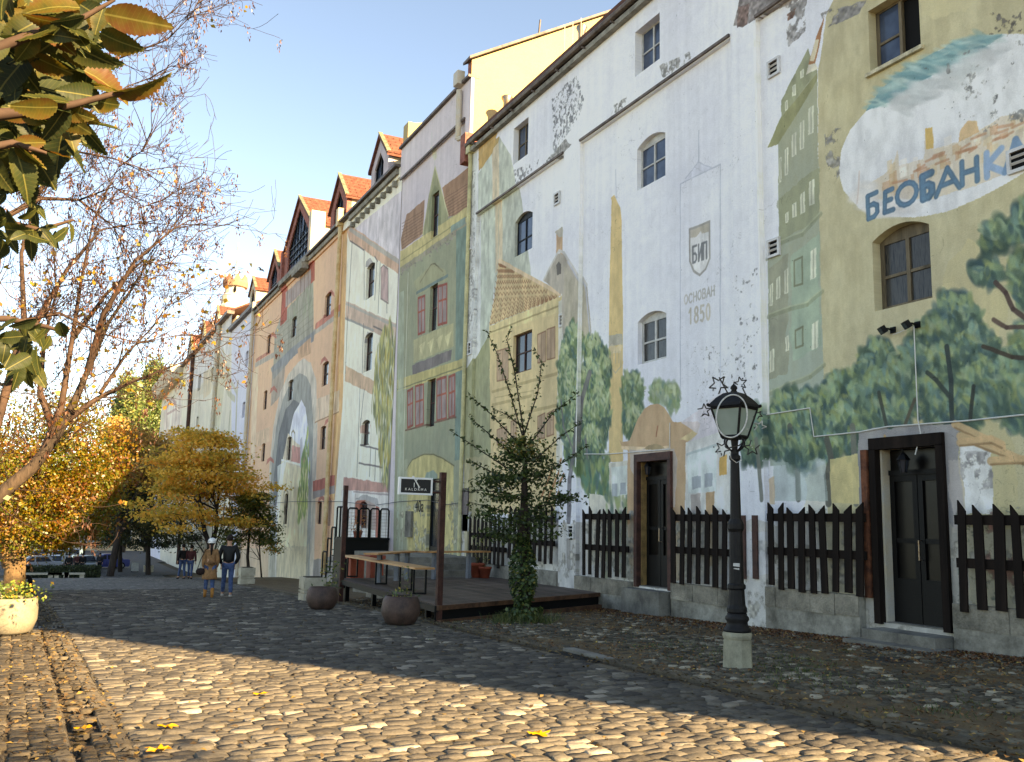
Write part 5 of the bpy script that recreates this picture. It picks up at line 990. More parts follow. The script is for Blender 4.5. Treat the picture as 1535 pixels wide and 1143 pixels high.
fence(14.55, 16.5, .42, -1.14, 7, 'black picket fence behind the street lamp', (.1,.53), .15, [1]*7, seed=3); fence(18.1, 20.2, .44, -1.2, 7, 'black picket fence between the painted gable door and the white pipe', (.1,.55), .13, [1,1,-1,1,1,1,-1], seed=4)
fence(21.6, 24.4, .5, -1.0, 9, 'black picket fence behind the ivy clad tree', (.2,.62), .14, [1,-1]*5, seed=5); fence(24.5, 27.2, .2, -1.25, 9, 'ragged dark picket fence left of the ivy tree by the flower pots', (.35,.62), .14, [1,1,-1]*3, seed=6)
r_ = random.Random(3)
for i, (x, lb) in enumerate(((1121,'loose dark board on bare wall, the nearer to the street lamp'),(1139,'loose dark board on bare wall, the nearer to the white corner strip'))):
    y, z = W(x, 773); y2, z2 = W(x, 868); q = MB().box((11.86,y-.07,z2),(11.89,y+.07,z)).build('fence_board', M_darkw, origin=(11.87,y,z2), label=lb, cat='board', group='loose fence boards')
# ---------------------------------------------------------------- timber deck
DZ = -1.57; dc = np.array([6.74, 16.9]); dr_ = np.array([12.0, 19.45]); dl = np.array([7.15, 25.2]); db = np.array([11.95, 25.6])
deck = thing('timber_deck', (9, 21, -2), 'low grey timber deck with a rusty front edge before the green house', 'deck')
M_plank = plain('grey_deck_plank', (82,68,60), .3, 3, .7, fine=60, vec=(1,.12,1), c2=(108,92,82)); M_edge = plain('rusty_deck_edge', (92,62,46), .3, 4, .75, c2=(118,84,62))
u = (dr_-dc)/np.linalg.norm(dr_-dc); n_ = np.array([-u[1], u[0]]); 
# planks run along the front edge; each clipped to the deck outline
def clip_line(d):                                                  # plank strip at distance d from the front edge, clipped between left edge and wall
    p0 = dc + n_*d; L0 = dl-dc; out = []
    M = np.array([u, -L0]).T; s, t = np.linalg.solve(M, dc-p0); a = s
    b = (11.93 - p0[0])/u[0]
    yb = 25.3
    if (p0+u*b)[1] > yb: b = (yb-p0[1])/u[1]
    return p0+u*a, p0+u*b, b-a
d = 0.01; k = 0
while d < 8.0:
    w_p = .135; a, b, L = clip_line(d+w_p/2)
    if L > .15:
        cuts = [0, 1] if L < 2.5 else [0, rnd.uniform(.35, .65), 1]
        for c0, c1 in zip(cuts, cuts[1:]):
            q0 = a + u*(L*c0+.004); q1 = a + u*(L*c1-.004); mid = (q0+q1)/2
            MB().obox((mid[0],mid[1],DZ-.02+rnd.uniform(-.003,.003)), (u[0],u[1],0), (n_[0],n_[1],0), (0,0,1), np.linalg.norm(q1-q0)/2, w_p/2-.004, .02).build('plank', M_plank, deck)
    d += w_p
m = MB(); c = (dc+dr_)/2 - n_*.03; L = np.linalg.norm(dr_-dc)/2; m.obox((c[0],c[1],DZ-.045), (u[0],u[1],0), (n_[0],n_[1],0), (0,0,1), L+.02, .025, .045); m.build('edge_board', M_edge, deck)
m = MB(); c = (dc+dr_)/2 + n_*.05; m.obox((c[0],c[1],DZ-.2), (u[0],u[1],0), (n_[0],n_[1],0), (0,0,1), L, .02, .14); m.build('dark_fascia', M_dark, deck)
m = MB(); c = (dc+dr_)/2 - n_*.06; m.obox((c[0],c[1],DZ-.34), (u[0],u[1],0), (n_[0],n_[1],0), (0,0,1), L, .05, .07); m.build('bottom_beam', M_edge, deck)
v = (dl-dc)/np.linalg.norm(dl-dc); nv = np.array([v[1], -v[0]]); c = (dc+dl)/2 - nv*.02; m = MB(); m.obox((c[0],c[1],DZ-.07), (v[0],v[1],0), (nv[0],nv[1],0), (0,0,1), np.linalg.norm(dl-dc)/2, .03, .06); m.build('side_beam', M_black, deck)
for t in (.12,.4,.62,.95):
    for off in (.15,2.2):
        c = dc + (dl-dc)*t + nv*off; MB().box((c[0]-.05,c[1]-.05,gz(c[1])-.1),(c[0]+.05,c[1]+.05,DZ-.041)).build('leg', M_black, deck)
# rusty steel posts and the hanging sign
M_rust = plain('rusty_steel', (70,42,36), .3, 6, .7, .3, c2=(92,58,48))
post = MB().box((dc[0]-.0,dc[1]+.0,-1.9),(dc[0]+.11,dc[1]+.11,.96)).build('steel_post', M_rust, origin=(dc[0],dc[1],-1.9), label='rusty square steel post at the near corner of the deck', cat='post', group='rusty posts at the deck corners')
post2 = MB().box((7.02,24.6,-2.2),(7.13,24.71,.92)).build('steel_post', M_rust, origin=(7.02,24.6,-2.2), label='rusty square steel post beside the black stair railing', cat='post', group='rusty posts at the deck corners')
c0 = atY(598, 715, 17.0); c1 = atY(647, 743, 17.0); sg = thing('hanging_sign', ((c0[0]+c1[0])/2, 17.0, c1[2]), 'black hanging sign with white frame and white lettering on the deck post', 'sign')
x0, x1, za, zb = c0[0], c1[0], c1[2], c0[2]; m = MB(); fwid = .035
for bx in ((x0,za,x1,za+fwid),(x0,zb-fwid,x1,zb),(x0,za+fwid,x0+fwid,zb-fwid),(x1-fwid,za+fwid,x1,zb-fwid)): m.box((bx[0],16.96,bx[1]),(bx[2],17.05,bx[3]))
m.build('sign_frame', plain('white_sign_frame', (226,228,228), .03, 4, .4, bump=0), sg); MB().box((x0+fwid,16.975,za+fwid),(x1-fwid,17.04,zb-fwid)).build('sign_face', plain('black_sign_face', (30,32,36), .1, 4, .4, bump=0), sg)
M_sl = plain('white_sign_lettering', (226,226,222), .02, 4, .5, bump=0); xm = (x0+x1)/2; B_ = basis((1,0,0), (0,0,1))
text_mesh('K A L D R M A', .07, M_sl, 'lettering', sg, (xm, 16.968, za+.10), B_, .002)
for q in range(7): pass
m = MB(); zc = (za+zb)/2+.065
for pts, r0 in (([(xm-.05,zc+.1),(xm+.06,zc-.07)],.012),([(xm+.05,zc+.1),(xm-.012,zc+.02)],.010),([(xm-.035,zc+.0),(xm-.035,zc-.09)],.008)): m.tube([(a,16.972,b) for a, b in pts], r0, 6)
m.ball((xm-.058,16.972,zc+.105), .026, 8, 5, (1,.25,1)); m.ball((xm+.065,16.972,zc-.08), .02, 8, 5, (1,.25,1)); m.build('spoon_emblem', M_sl, sg)
m = MB(); m.box((x1,16.98,zb-.08),(dc[0]+.0,17.02,zb-.045)); m.box((x1,16.98,za+.04),(dc[0]+.0,17.02,za+.075)); m.build('bracket', M_rust, sg)
# ---------------------------------------------------------------- bar counters and benches on the deck
M_pine = plain('varnished_pine', (186,128,78), .12, 4, .45, fine=40, vec=(1,.15,1), c2=(206,152,98), spec=.5); M_gleg = plain('grey_painted_leg', (110,116,124), .1, 4, .5)
def counter(a, b, wd, ztop, legm, legs, label, loops=False):
    a = np.array(a); b = np.array(b); uu = (b-a)/np.linalg.norm(b-a); nn = np.array([-uu[1], uu[0]]); L = np.linalg.norm(b-a); o = thing('bar_counter', (a[0],a[1],DZ), label, 'counter', 'pine counters on the deck')
    for j in (-1, 1): c = (a+b)/2 + nn*j*wd/4; MB().obox((c[0],c[1],ztop-.02), (uu[0],uu[1],0), (nn[0],nn[1],0), (0,0,1), L/2, wd/4-.004, .02).build('top_board', M_pine, o)
    for t in legs:
        for j in ((-1,1) if loops else (0,)):
            c = a + uu*L*t + nn*j*wd*.3; w2 = .02 if loops else .055; MB().obox((c[0],c[1],(DZ+ztop-.04)/2), (uu[0],uu[1],0), (nn[0],nn[1],0), (0,0,1), w2, w2, (ztop-.04-DZ)/2-.001).build('leg', legm, o)
        if loops: c = a + uu*L*t; MB().obox((c[0],c[1],DZ+.02), (uu[0],uu[1],0), (nn[0],nn[1],0), (0,0,1), .018, wd*.3-.02, .018).build('foot_bar', legm, o)
    return o
counter((7.7,26.2),(7.35,19.2),.46, -.98, M_black, (.07,.5,.8,.95), 'long pine counter on thin black legs along the left side of the deck', True)
counter((7.2,22.6),(9.1,24.85),.4, -.80, M_gleg, (.2,.62,.88), 'pine counter on grey legs running from the post to the steps')
counter((9.2,24.4),(11.5,25.1),.42, -.80, M_gleg, (.2,.72), 'pine counter on two grey legs before the steps by the green house')
# ---------------------------------------------------------------- pots, bowls, stone boxes
M_rbowl = plain('brown_clay_bowl', (74,54,46), .3, 3, .65, c2=(98,74,64), spec=.4); M_conc = plain('pale_concrete', (182,172,150), .12, 3, .85, c2=(196,188,168)); M_wbowl = plain('white_concrete', (126,118,102), .1, 3, .85, c2=(138,130,112)); M_soil = plain('dark_soil', (50,42,32), .3, 12, .95)
L_plant = leafmat('planter_leaves', [(0, (54,72,36)), (.5, (84,104,52)), (.85, (128,128,66)), (1, (170,140,60))], .35)
def bowl(name, p, r, h, mat, label, group=None, prof=None):
    o = thing(name, tuple(p), label, 'planter', group); pr_ = prof or [(.55,0),(.8,.12),(.98,.4),(1,.55),(.93,.85),(.8,1.0),(.74,1.0),(.78,.86),(.0,.84)]
    MB().lathe([(r*a, h*b) for a, b in pr_], tuple(p), 24).build('bowl', mat, o, True); MB().lathe([(r*.77,h*.845),(0,h*.9)], tuple(p), 16).build('soil', M_soil, o); return o
def plantlet(o, p, n, rad, hgt, size, mat=L_plant, seed=1, name='plant'):
    r = np.random.RandomState(seed); q = np.stack([r.normal(0, rad*.45, n), r.normal(0, rad*.45, n), r.rand(n)**1.3*hgt], 1) + p; rv = np.clip(r.rand(n), 0, 1); f = leaf_cloud(name, q, r.uniform(.6, 1.2, n)*size, r.normal(0, 1, (n, 3)) + (0, 0, .8), mat, o, seed=seed, rv=rv, kind='stuff'); return f
p = onG(600, 937); p[1] += .0; w0 = bowl('bowl_planter', p, .36, .52, M_rbowl, 'round brown clay planter at the near left corner of the deck', 'brown bowl planters'); plantlet(w0, p+(0,0,.46), 70, .3, .2, .07, seed=3); plantlet(w0, p+(.12,.1,.5), 40, .1, .55, .06, seed=4)
p = onG(482, 914); w1 = bowl('bowl_planter', p, .36, .5, M_rbowl, 'round brown clay planter before the black stair, beside the stone box', 'brown bowl planters'); plantlet(w1, p+(.3,.5,.3), 110, .3, .75, .09, seed=5)
p = onG(10, 951); w2 = bowl('bowl_planter', p, .41, .56, M_wbowl, 'round white concrete planter with green plants at the left edge', None, [(.62,0),(.86,.1),(1.0,.4),(1.0,.7),(.95,.97),(.9,1.0),(.84,1.0),(.84,.86),(.0,.85)])
plantlet(w2, p+(0,0,.5), 420, .5, .3, .075, leafmat('white_planter_leaves', [(0, (66,86,38)), (.5, (104,128,54)), (.85, (150,150,70)), (1, (206,150,60))], .4), 8)
for (x, y_, wd, h, lb, pl_) in ((467,900,.6,.62,'white stone box planter beside the brown bowl planter',0),(369,875,.62,.68,'white stone box planter at the foot of the small green tree',0),(222,858,.8,.6,'stone box planter in the shade under the orange trees',0)):
    p = onG(x, y_); o = thing('stone_planter', tuple(p), lb, 'planter', 'stone box planters along the street'); m = MB(); hh = wd/2
    m.box((p[0]-hh,p[1]-hh,p[2]-.05),(p[0]+hh,p[1]+hh,p[2]+h*.30)); m.box((p[0]-hh+.04,p[1]-hh+.04,p[2]+h*.301),(p[0]+hh-.04,p[1]+hh-.04,p[2]+h*.36)); m.build('base', M_conc, o)
    m = MB(); m.box((p[0]-hh,p[1]-hh,p[2]+h*.361),(p[0]+hh,p[1]+hh,p[2]+h*.44)); m.box((p[0]-hh+.04,p[1]-hh+.04,p[2]+h*.441),(p[0]+hh-.04,p[1]+hh-.04,p[2]+h*.5)); m.box((p[0]-hh,p[1]-hh,p[2]+h*.501),(p[0]+hh,p[1]+hh,p[2]+h)); m.build('box', M_conc, o); MB().box((p[0]-hh+.08,p[1]-hh+.08,p[2]+h),(p[0]+hh-.08,p[1]+hh-.08,p[2]+h+.02)).build('soil', M_soil, o)
M_terra = plain('terracotta', (150,72,52), .12, 4, .75)
for (x, y_, s, lb) in ((715,866,1.15,'larger terracotta flower pot at the wall end of the deck'),(727,867,.9,'smaller terracotta flower pot beside the larger one on the deck')):
    p = atZ(x, y_, DZ); o = thing('flower_pot', tuple(p), lb, 'flower pot', 'terracotta pots on the deck'); MB().lathe([(.13*s,0),(.19*s,.3*s),(.21*s,.3*s),(.21*s,.36*s),(.17*s,.36*s),(.16*s,.3*s),(0,.29*s)], tuple(p), 14).build('pot', M_terra, o, True); plantlet(o, p+(0,0,.3*s), 26, .14, .7*s, .07, seed=int(s*10)); m = MB(); [m.tube([p+(0,0,.3*s), p+(rnd.uniform(-.2,.2),rnd.uniform(-.2,.2),rnd.uniform(.6,1.1)*s)], .006, 4) for k in range(5)]; m.build('stems', M_brownw, o)
p = atZ(543, 868, DZ)
for i, (dx, dy, lb) in enumerate(((.1,1.5,'square red brown plant tub under the black stair, left one'),(.75,1.7,'square red brown plant tub under the black stair, right one'))):
    q = np.array([7.9+dx, 25.0+dy, -1.9]); m = MB(); m.prism([q+(-.2,-.2,0),q+(.2,-.2,0),q+(.2,.2,0),q+(-.2,.2,0)], (0,0,.8)); m.box(q+(-.24,-.24,.8), q+(.24,.24,.9)); m.build('plant_tub', M_terra, origin=q, label=lb, cat='plant tub', group='red tubs under the stair')
# ---------------------------------------------------------------- black steel stair with tube railings up to the half timbered door
st = thing('steel_stair', (9, 31, -2.4), 'black steel stair with tube railing and mesh up to the half timbered door', 'stair')
LX0, LX1, LY0, LY1, LZ = 10.2, 11.95, 35.2, 36.6, -.66
MB().box((LX0,LY0,LZ-.08),(LX1,LY1,LZ)).build('landing', M_black, st)
for k in range(6):
    z = LZ-.02-.24*(k+1); y = LY1+.27*k; MB().box((LX0,y,z-.04),(LX0+1.3,y+.29,z)).build('tread', M_cem, st)
m = MB(); m.box((LX0-.02,LY0+.1,-2.6),(LX0+.04,LY1+.2,LZ-.081)); m.box((LX0+.041,LY0+.1,-2.6),(LX1,LY0+.14,LZ-.081)); m.build('skirt_panel', M_black, st)
def loop(pts, r=.035): MB().tube(pts, r, 7).build('rail_hoop', M_black, st)
for y0, y1, zb, h in ((36.75,37.3,-1.3,1.0),(37.3,37.85,-1.75,1.0),(37.85,38.5,-2.3,1.0)): 
    zt = zb+h; loop([(LX0,y0,zb-.3),(LX0,y0,zt-.06),(LX0,y0+.06,zt),(LX0,y1-.1,zt),(LX0,y1-.04,zt-.06),(LX0,y1-.04,zb-.4)])
for y0, y1 in ((35.25,35.65),(35.7,36.1),(36.15,36.6)): loop([(LX0,y0,LZ),(LX0,y0,LZ+1.1),(LX0,y0+.06,LZ+1.17),(LX0,y1-.06,LZ+1.17),(LX0,y1,LZ+1.1),(LX0,y1,LZ)])
for x0, x1 in ((10.25,10.65),(10.7,11.1),(11.15,11.5),(11.55,11.9)): loop([(x0,LY0+.05,LZ),(x0,LY0+.05,LZ+1.05),(x0+.06,LY0+.05,LZ+1.12),(x1-.06,LY0+.05,LZ+1.12),(x1,LY0+.05,LZ+1.05),(x1,LY0+.05,LZ)])
m = MB()
for k in range(9): m.tube([(LX0+.2*k,LY0+.05,LZ),(LX0+.2*k,LY0+.05,LZ+1.1)], .008, 4)
for z in np.arange(LZ+.1, LZ+1.1, .12): m.tube([(LX0,LY0+.05,z),(LX1,LY0+.05,z)], .005, 4)
g = m.build('mesh_infill', M_zpipe, st); g['kind'] = 'stuff'
q = np.array([10.75, 35.5, LZ]); dsp = thing('potted_flower', tuple(q), 'orange flowers in pots on the black stair landing', 'flowers'); MB().lathe([(.14,0),(.2,.25),(0,.25)], tuple(q), 10).build('pot', M_terra, dsp); plantlet(dsp, q+(0,0,.25), 120, .3, .6, .1, leafmat('orange_flowers', [(0, (170,98,48)), (.5, (196,120,60)), (1, (206,150,90))], .3), 21)
# ---------------------------------------------------------------- street lamp
p = onG(1106, 1001); lx, ly, lz = p; Ms_pl = plain('pale_lamp_plinth_stone', (150,146,126), .15, 4, .9, fine=60, c2=(168,164,144)); M_iron = plain('black_cast_iron', (20,19,20), .2, 10, .6, fine=60, spec=.25, c2=(28,27,28)); M_frost = NT('frosted_glass'); M_frost = M_frost.fin(M_frost.ramp(M_frost.noise(M_frost.coord(), 3, 2), [(.3, (118,138,132)), (.7, (140,156,150))]), .25, 0, .6)
lamp = thing('street_lamp', (lx, ly, lz), 'black cast iron street lamp with four glass lantern on octagonal stone plinth', 'street lamp')
MB().lathe([(.185,-.05),(.185,0),(.172,.33),(.172,.331),(.165,.332),(.165,.345),(.178,.346),(.186,.38),(.18,.42),(.13,.425)], (lx,ly,lz), 8, .39).build('plinth', Ms_pl, lamp)
MB().lathe([(.17,.425),(.165,.45),(.16,.46),(.13,.50),(.125,.54),(.145,.57),(.14,.60),(.12,.62),(.12,.64)], (lx,ly,lz), 18).build('base', M_iron, lamp, True)
MB().lathe([(.110,.64),(.124,.66),(.124,.70),(.105,.74),(.094,.92),(.112,.94),(.112,.98),(.09,1.0),(.084,1.35),(.08,1.62),(.1,1.66),(.1,1.72),(.075,1.78)], (lx,ly,lz), 12).build('lower_shaft', M_iron, lamp)
MB().lathe([(.068,1.78),(.062,2.1),(.055,2.5),(.07,2.52),(.07,2.56),(.05,2.58),(.05,2.64)], (lx,ly,lz), 12).build('upper_shaft', M_iron, lamp)
for sx in (-1, 1):
    m = MB(); m.tube([(lx+sx*(.05+.11*math.sin(t)), ly, lz+2.62+.22*t/3.1) for t in np.linspace(0, 3.1, 9)], .012, 5); m.build('scroll', M_iron, lamp)
    m = MB(); m.tube([(lx, ly+sx*(.05+.11*math.sin(t)), lz+2.62+.22*t/3.1) for t in np.linspace(0, 3.1, 9)], .012, 5); m.build('scroll', M_iron, lamp)
zb_, zt_ = lz+2.80, lz+3.16; rb, rt_ = .115, .205; rot = .35
def cor(r, z, k, rr=0): a = rot + math.pi/4 + k*math.pi/2 + rr; return np.array([lx+r*1.414*math.cos(a), ly+r*1.414*math.sin(a), z])
MB().tube([(lx,ly,lz+2.6),(lx,ly,zb_-.02)], [.03,.05], 8).build('neck', M_iron, lamp)
m = MB(); 
for k in range(4): m.tube([cor(rb, zb_, k), cor(rt_, zt_, k)], .016, 5); m.tube([cor(rb, zb_, k), cor(rb, zb_, k+1)], .02, 5); m.tube([cor(rt_, zt_, k), cor(rt_, zt_, k+1)], .02, 5)
lf = m.build('lantern_frame', M_iron, lamp)
m = MB(); m.add([cor(rb*.98, zb_-.03, k) for k in range(4)] + [cor(rb*.98, zb_+.008, k) for k in range(4)], [(3,2,1,0),(4,5,6,7),(0,1,5,4),(1,2,6,5),(2,3,7,6),(3,0,4,7)]); m.build('lantern_floor', M_iron, lamp)
for k in range(4):
    a, b, c, d_ = cor(rb, zb_, k), cor(rb, zb_, k+1), cor(rt_, zt_, k+1), cor(rt_, zt_, k); MB().prism([a, b, c, d_], -(np.cross(b-a, d_-a)/np.linalg.norm(np.cross(b-a, d_-a)))*.006).build('pane', M_frost, lf)
m = MB(); zs = [zt_+.015, zt_+.05, zt_+.13, zt_+.19, zt_+.205]; rs = [.235, .225, .165, .10, .06]; vs = [cor(r, z, k) for r, z in zip(rs, zs) for k in range(4)]
m.add(vs, [(3,2,1,0)] + [(i*4+k, i*4+(k+1) % 4, i*4+4+(k+1) % 4, i*4+4+k) for i in range(4) for k in range(4)] + [(16,17,18,19)]); m.build('lantern_roof', M_iron, lamp)
MB().lathe([(.05,0),(.03,.03),(.045,.05),(.04,.075),(.015,.1),(.0,.13)], (lx,ly,zt_+.205), 10).build('finial', M_iron, lamp, True)
for k in range(4): c = cor(.235, zt_+.02, k); MB().ball(tuple(c+(0,0,.02)), .022, 6, 4).build('corner_knob', M_iron, lamp)
q = p + (-.09, -.085, 1.2); s_ = MB(); a = math.atan2(-ly, -lx); nx_, ny_ = math.cos(a), math.sin(a)
stk = thing('sticker', (lx, ly, lz+1.15), 'torn white sticker on the lower shaft of the street lamp', 'sticker')
for z0, z1, w2 in ((1.20,1.245,.04),(1.165,1.185,.035)): MB().prism([(lx+nx_*.094-ny_*w2,ly+ny_*.094+nx_*w2,lz+z0),(lx+nx_*.094+ny_*w2,ly+ny_*.094-nx_*w2,lz+z0+.01),(lx+nx_*.094+ny_*w2*.9,ly+ny_*.094-nx_*w2*.9,lz+z1),(lx+nx_*.094-ny_*w2,ly+ny_*.094+nx_*w2,lz+z1)], (-nx_*.004,-ny_*.004,0)).build('paper', M_white, stk)
# star shaped light decoration of bent tube round the lantern
dec = thing('light_decoration', (lx, ly, zb_), 'unlit star and hoop light tube decoration fixed round the lantern', 'decoration'); M_tubew = plain('clear_light_tube', (176,178,176), .1, 20, .3, spec=.6, c2=(200,202,200)); M_tubed = plain('dark_light_tube', (52,50,48), .3, 12, .5)
ca = np.array([lx + nx_*.3, ly + ny_*.3, (zb_+zt_)/2+.05]); e1 = np.array([-ny_, nx_, 0]); e1 = e1 if e1.dot(RC[:,0]) > 0 else -e1; e2 = np.array([0,0,1.]) 
def star(c, r, rot_, mat, ra=.011, depth=0., nm='star', skip=()):
    pts = []
    for k in range(10):
        rr_ = r if k % 2 == 0 else r*.42; a = rot_ + k*math.pi/5; pts.append(c + e1*rr_*math.cos(a) + e2*rr_*math.sin(a) + np.array([nx_, ny_, 0])*depth*math.sin(k*1.7))
    for k in range(10):
        if k in skip: continue
        MB().tube([pts[k], pts[(k+1) % 10]], ra, 5).build(nm, mat, dec)
MB().tube([ca - e1*.03 + e1*.185*math.cos(t) + e2*.265*math.sin(t) + e1*.02*math.sin(t) for t in np.linspace(0, 2*math.pi, 41)], .009, 6).build('hoop', M_tubew, dec)
def pxs(x, y): return atY(x, y, ly-.12)
star(pxs(1077,577), .12, 2.2, M_tubed, .009, .03, skip=(3,)); star(pxs(1110,575), .085, .5, M_tubed, .008, .02, skip=(5,6)); star(pxs(1056,616), .085, 2.9, M_tubed, .008, .03, skip=(0,1)); star(pxs(1083,673), .095, 3.6, M_tubed, .008, .03, skip=(1,)); star(pxs(1127,672), .10, 5.4, M_tubed, .008, .03, skip=(2,3)); star(pxs(1139,640), .08, 1.2, M_tubew, .007, .03, skip=(4,5,6)); star(pxs(1136,622), .06, 5.9, M_tubed, .008, .03, skip=(4,5,6,7))
r_ = random.Random(4)
for k in range(46):
    x, y_ = r_.choice([(1077,577),(1110,575),(1056,616),(1083,673),(1127,672),(1139,640)]); q = pxs(x+r_.gauss(0, 9), y_+r_.gauss(0, 10)); MB().ball(tuple(q), r_.uniform(.006, .012), 5, 3).build('bulb', M_tubed if k % 2 else M_tubew, dec)
for (x0, y0, x1, y1) in ((1091,590,1078,566),(1122,600,1113,582),(1130,606,1122,600),(1092,672,1108,668),(1108,668,1118,660)): MB().tube([pxs(x0,y0), pxs(x1,y1)], .009, 5).build('support_wire', M_tubed, dec)
MB().tube([pxs(1094,678), pxs(1096,688), pxs(1104,694), pxs(1112,690)], .005, 4).build('cable', M_tubew, dec)
# ---------------------------------------------------------------- lights and cables on the wall
for (x, y_, lb) in ((1323,495,'small black floodlight on ochre wall, left one below the arched window'),(1359,487,'small black floodlight on ochre wall, right one with a cable')):
    q = atX(x, y_, 11.84); o = thing('floodlight', tuple(q), lb, 'floodlight', 'floodlights below the arched window'); R0 = np.array([-.75,.35,-.55]); R0 /= np.linalg.norm(R0); sx = np.cross(R0, (0,0,1)); sx /= np.linalg.norm(sx); uz = np.cross(sx, R0)
    MB().obox(q, sx, uz, R0, .07, .06, .04).build('housing', M_black, o); MB().obox(q+R0*.0415, sx, uz, R0, .058, .048, .0012).build('glass', M_glass, o)
    m = MB(); m.tube([q-R0*.04, q-R0*.04+(.05,-.02,.0), (11.995,q[1]-.08,q[2]+.0)], .018, 5); m.obox(np.array((11.985,q[1]-.08,q[2])), (0,1,0), (0,0,1), (1,0,0), .05, .05, .012); m.build('bracket', M_black, o)
M_cab = plain('white_cable', (206,206,202), .05, 6, .6, bump=0)
def cable(pts, X, r, label, mat=M_cab): 
    ps = [atX(a, b, X) for a, b in pts]; return MB().tube(ps, r, 5).build('wall_cable', mat, origin=ps[0], label=label, cat='cable', group='cables running over the mural wall')
cable([(1130,625),(1214,612),(1220,655),(1288,648),(1330,640),(1450,631),(1535,622)], 11.985, .012, 'white cable stepping over the painted trees above the large doorway')
cable([(876,681),(912,681),(950,678),(1004,674),(1004,634)], 11.985, .012, 'white cable across the orange painted gable')
cable([(1370,490),(1373,560),(1376,630),(1380,650),(1372,682)], 11.96, .009, 'thin pale cable hanging from the right floodlight to the door lantern')
cable([(1338,502),(1350,498),(1358,494)], 11.9, .006, 'short cable looping between the two floodlights')
cable([(380,757),(440,752),(510,752),(560,758),(600,752),(640,750),(670,757),(700,752)], 11.9, .012, 'dark cable sagging across the house fronts above the stair', M_tubed)
def wlamp(x, y_, X, label, s=1.):
    q = atX(x, y_, X); o = thing('wall_lantern', tuple(q), label, 'lantern', 'small lanterns in the doorways'); MB().lathe([(.05*s,-.2*s),(.085*s,0),(.08*s,.0)], tuple(q), 6).build('glass', M_glass, o); MB().lathe([(.11*s,.001),(.06*s,.08*s),(.02*s,.12*s),(.0,.15*s)], tuple(q), 6).build('cap', M_black, o); m = MB(); m.tube([q+(0,0,.14*s), q+(0,0,.22*s), q+(.16*s,0,.24*s)], .012*s, 5); m.build('arm', M_black, o); m = MB(); [m.tube([q+(.05*s*math.cos(a),.05*s*math.sin(a),-.2*s), q+(.09*s*math.cos(a),.09*s*math.sin(a),0)], .008*s, 4) for a in np.arange(6)*math.pi/3]; m.build('cage', M_black, o)
wlamp(1354, 690, 12.02, 'small black lantern hanging in the large doorway'); wlamp(971, 700, 12.05, 'small black lantern hanging in the painted gable doorway', .9)
q = atX(749, 735, 11.9); o = thing('wall_lamp', tuple(q), 'small white dome lamp on the stone house wall behind the ivy tree', 'lamp'); MB().ball(tuple(q), .14, 10, 6, (.8,1,.8)).build('dome', M_white, o, True); MB().tube([q, q+(.1,0,.05)], .03, 6).build('arm', M_black, o)
# ---------------------------------------------------------------- trees
M_bark = plain('grey_brown_bark', (46,38,32), .35, 3, .9, fine=22, vec=(1,1,.25), c2=(74,60,48), bump=.9, bd=.03); M_dbark = plain('dark_bark', (50,42,38), .3, 3, .9, fine=22, vec=(1,1,.25), bump=.8, bd=.03, c2=(70,58,50))
M_twig = plain('red_brown_twig', (60,44,36), .25, 4, .85, bump=0, c2=(80,60,48)); M_bark2 = plain('dappled_sun_bark', (66,50,36), .45, 2.6, .9, fine=18, c2=(132,106,74), bump=.6, bd=.02)  # maple bark: pale patches put dappled sun into its colour
def rbranch(r, p, d, L, rad, depth, out, tips, spread=.6, up=.15, n=4, kids=3, jit=.22, lf=.62, sides=5):
    pts = [p]; rads = [rad]; q = p.copy(); dd = d/np.linalg.norm(d)
    for i in range(n):
        dd = dd + r.normal(0, jit, 3) + np.array([0, 0, up*.3]); dd /= np.linalg.norm(dd); q = q + dd*L/n; pts.append(q.copy()); rads.append(rad*(1 - .7*(i+1)/n))
    out.append((pts, rads, sides if depth > 1 else max(3, sides-2)))
    if depth == 0: tips.append((q, dd)); return
    for k in range(kids):
        i = r.randint(1, n+1); nd = dd + r.normal(0, spread, 3) + np.array([0, 0, up]); rbranch(r, pts[i].copy(), nd, L*lf*r.uniform(.7, 1.2), rads[i]*.7, depth-1, out, tips, spread, up, n, kids, jit, lf, sides)
    tips.append((q, dd))
def tubes(name, segs, mat, parent, **kw):
    m = MB()
    for pts, rads, n in segs: m.tube(pts, rads, n, False)
    return m.build(name, mat, parent, True, **kw)
# ---- ivy clad young tree by the deck
tb = onG(785, 932); tr = thing('ivy_tree', tuple(tb), 'young green tree with long leafy shoots and ivy wrapped trunk beside the deck', 'tree')
def Y_(x, y, dy=0): return atY(x, y, tb[1]+dy)
tubes('trunk', [([Y_(787,935), Y_(786,860), Y_(785,780), Y_(787,700), Y_(785,650)], [.13,.11,.09,.05,.02], 8)], M_dbark, tr)
shoots = [[(785,660),(765,590),(745,530),(728,494)],[(786,655),(772,560),(760,510),(766,492)],[(786,650),(806,590),(812,545),(801,522)],[(790,672),(830,618),(868,588)],[(776,664),(735,620),(702,592)],[(770,684),(730,648),(702,624)],[(760,702),(715,672),(674,645)],[(800,692),(840,655),(872,632)],[(782,640),(760,622),(738,612)],[(800,720),(850,690),(880,668)],[(765,740),(720,735),(692,738)],[(770,770),(730,760),(700,752)],[(805,760),(845,752),(868,740)],[(760,720),(722,700),(698,690)]]
r = np.random.RandomState(4); lp = []; lv = []; sg_ = []
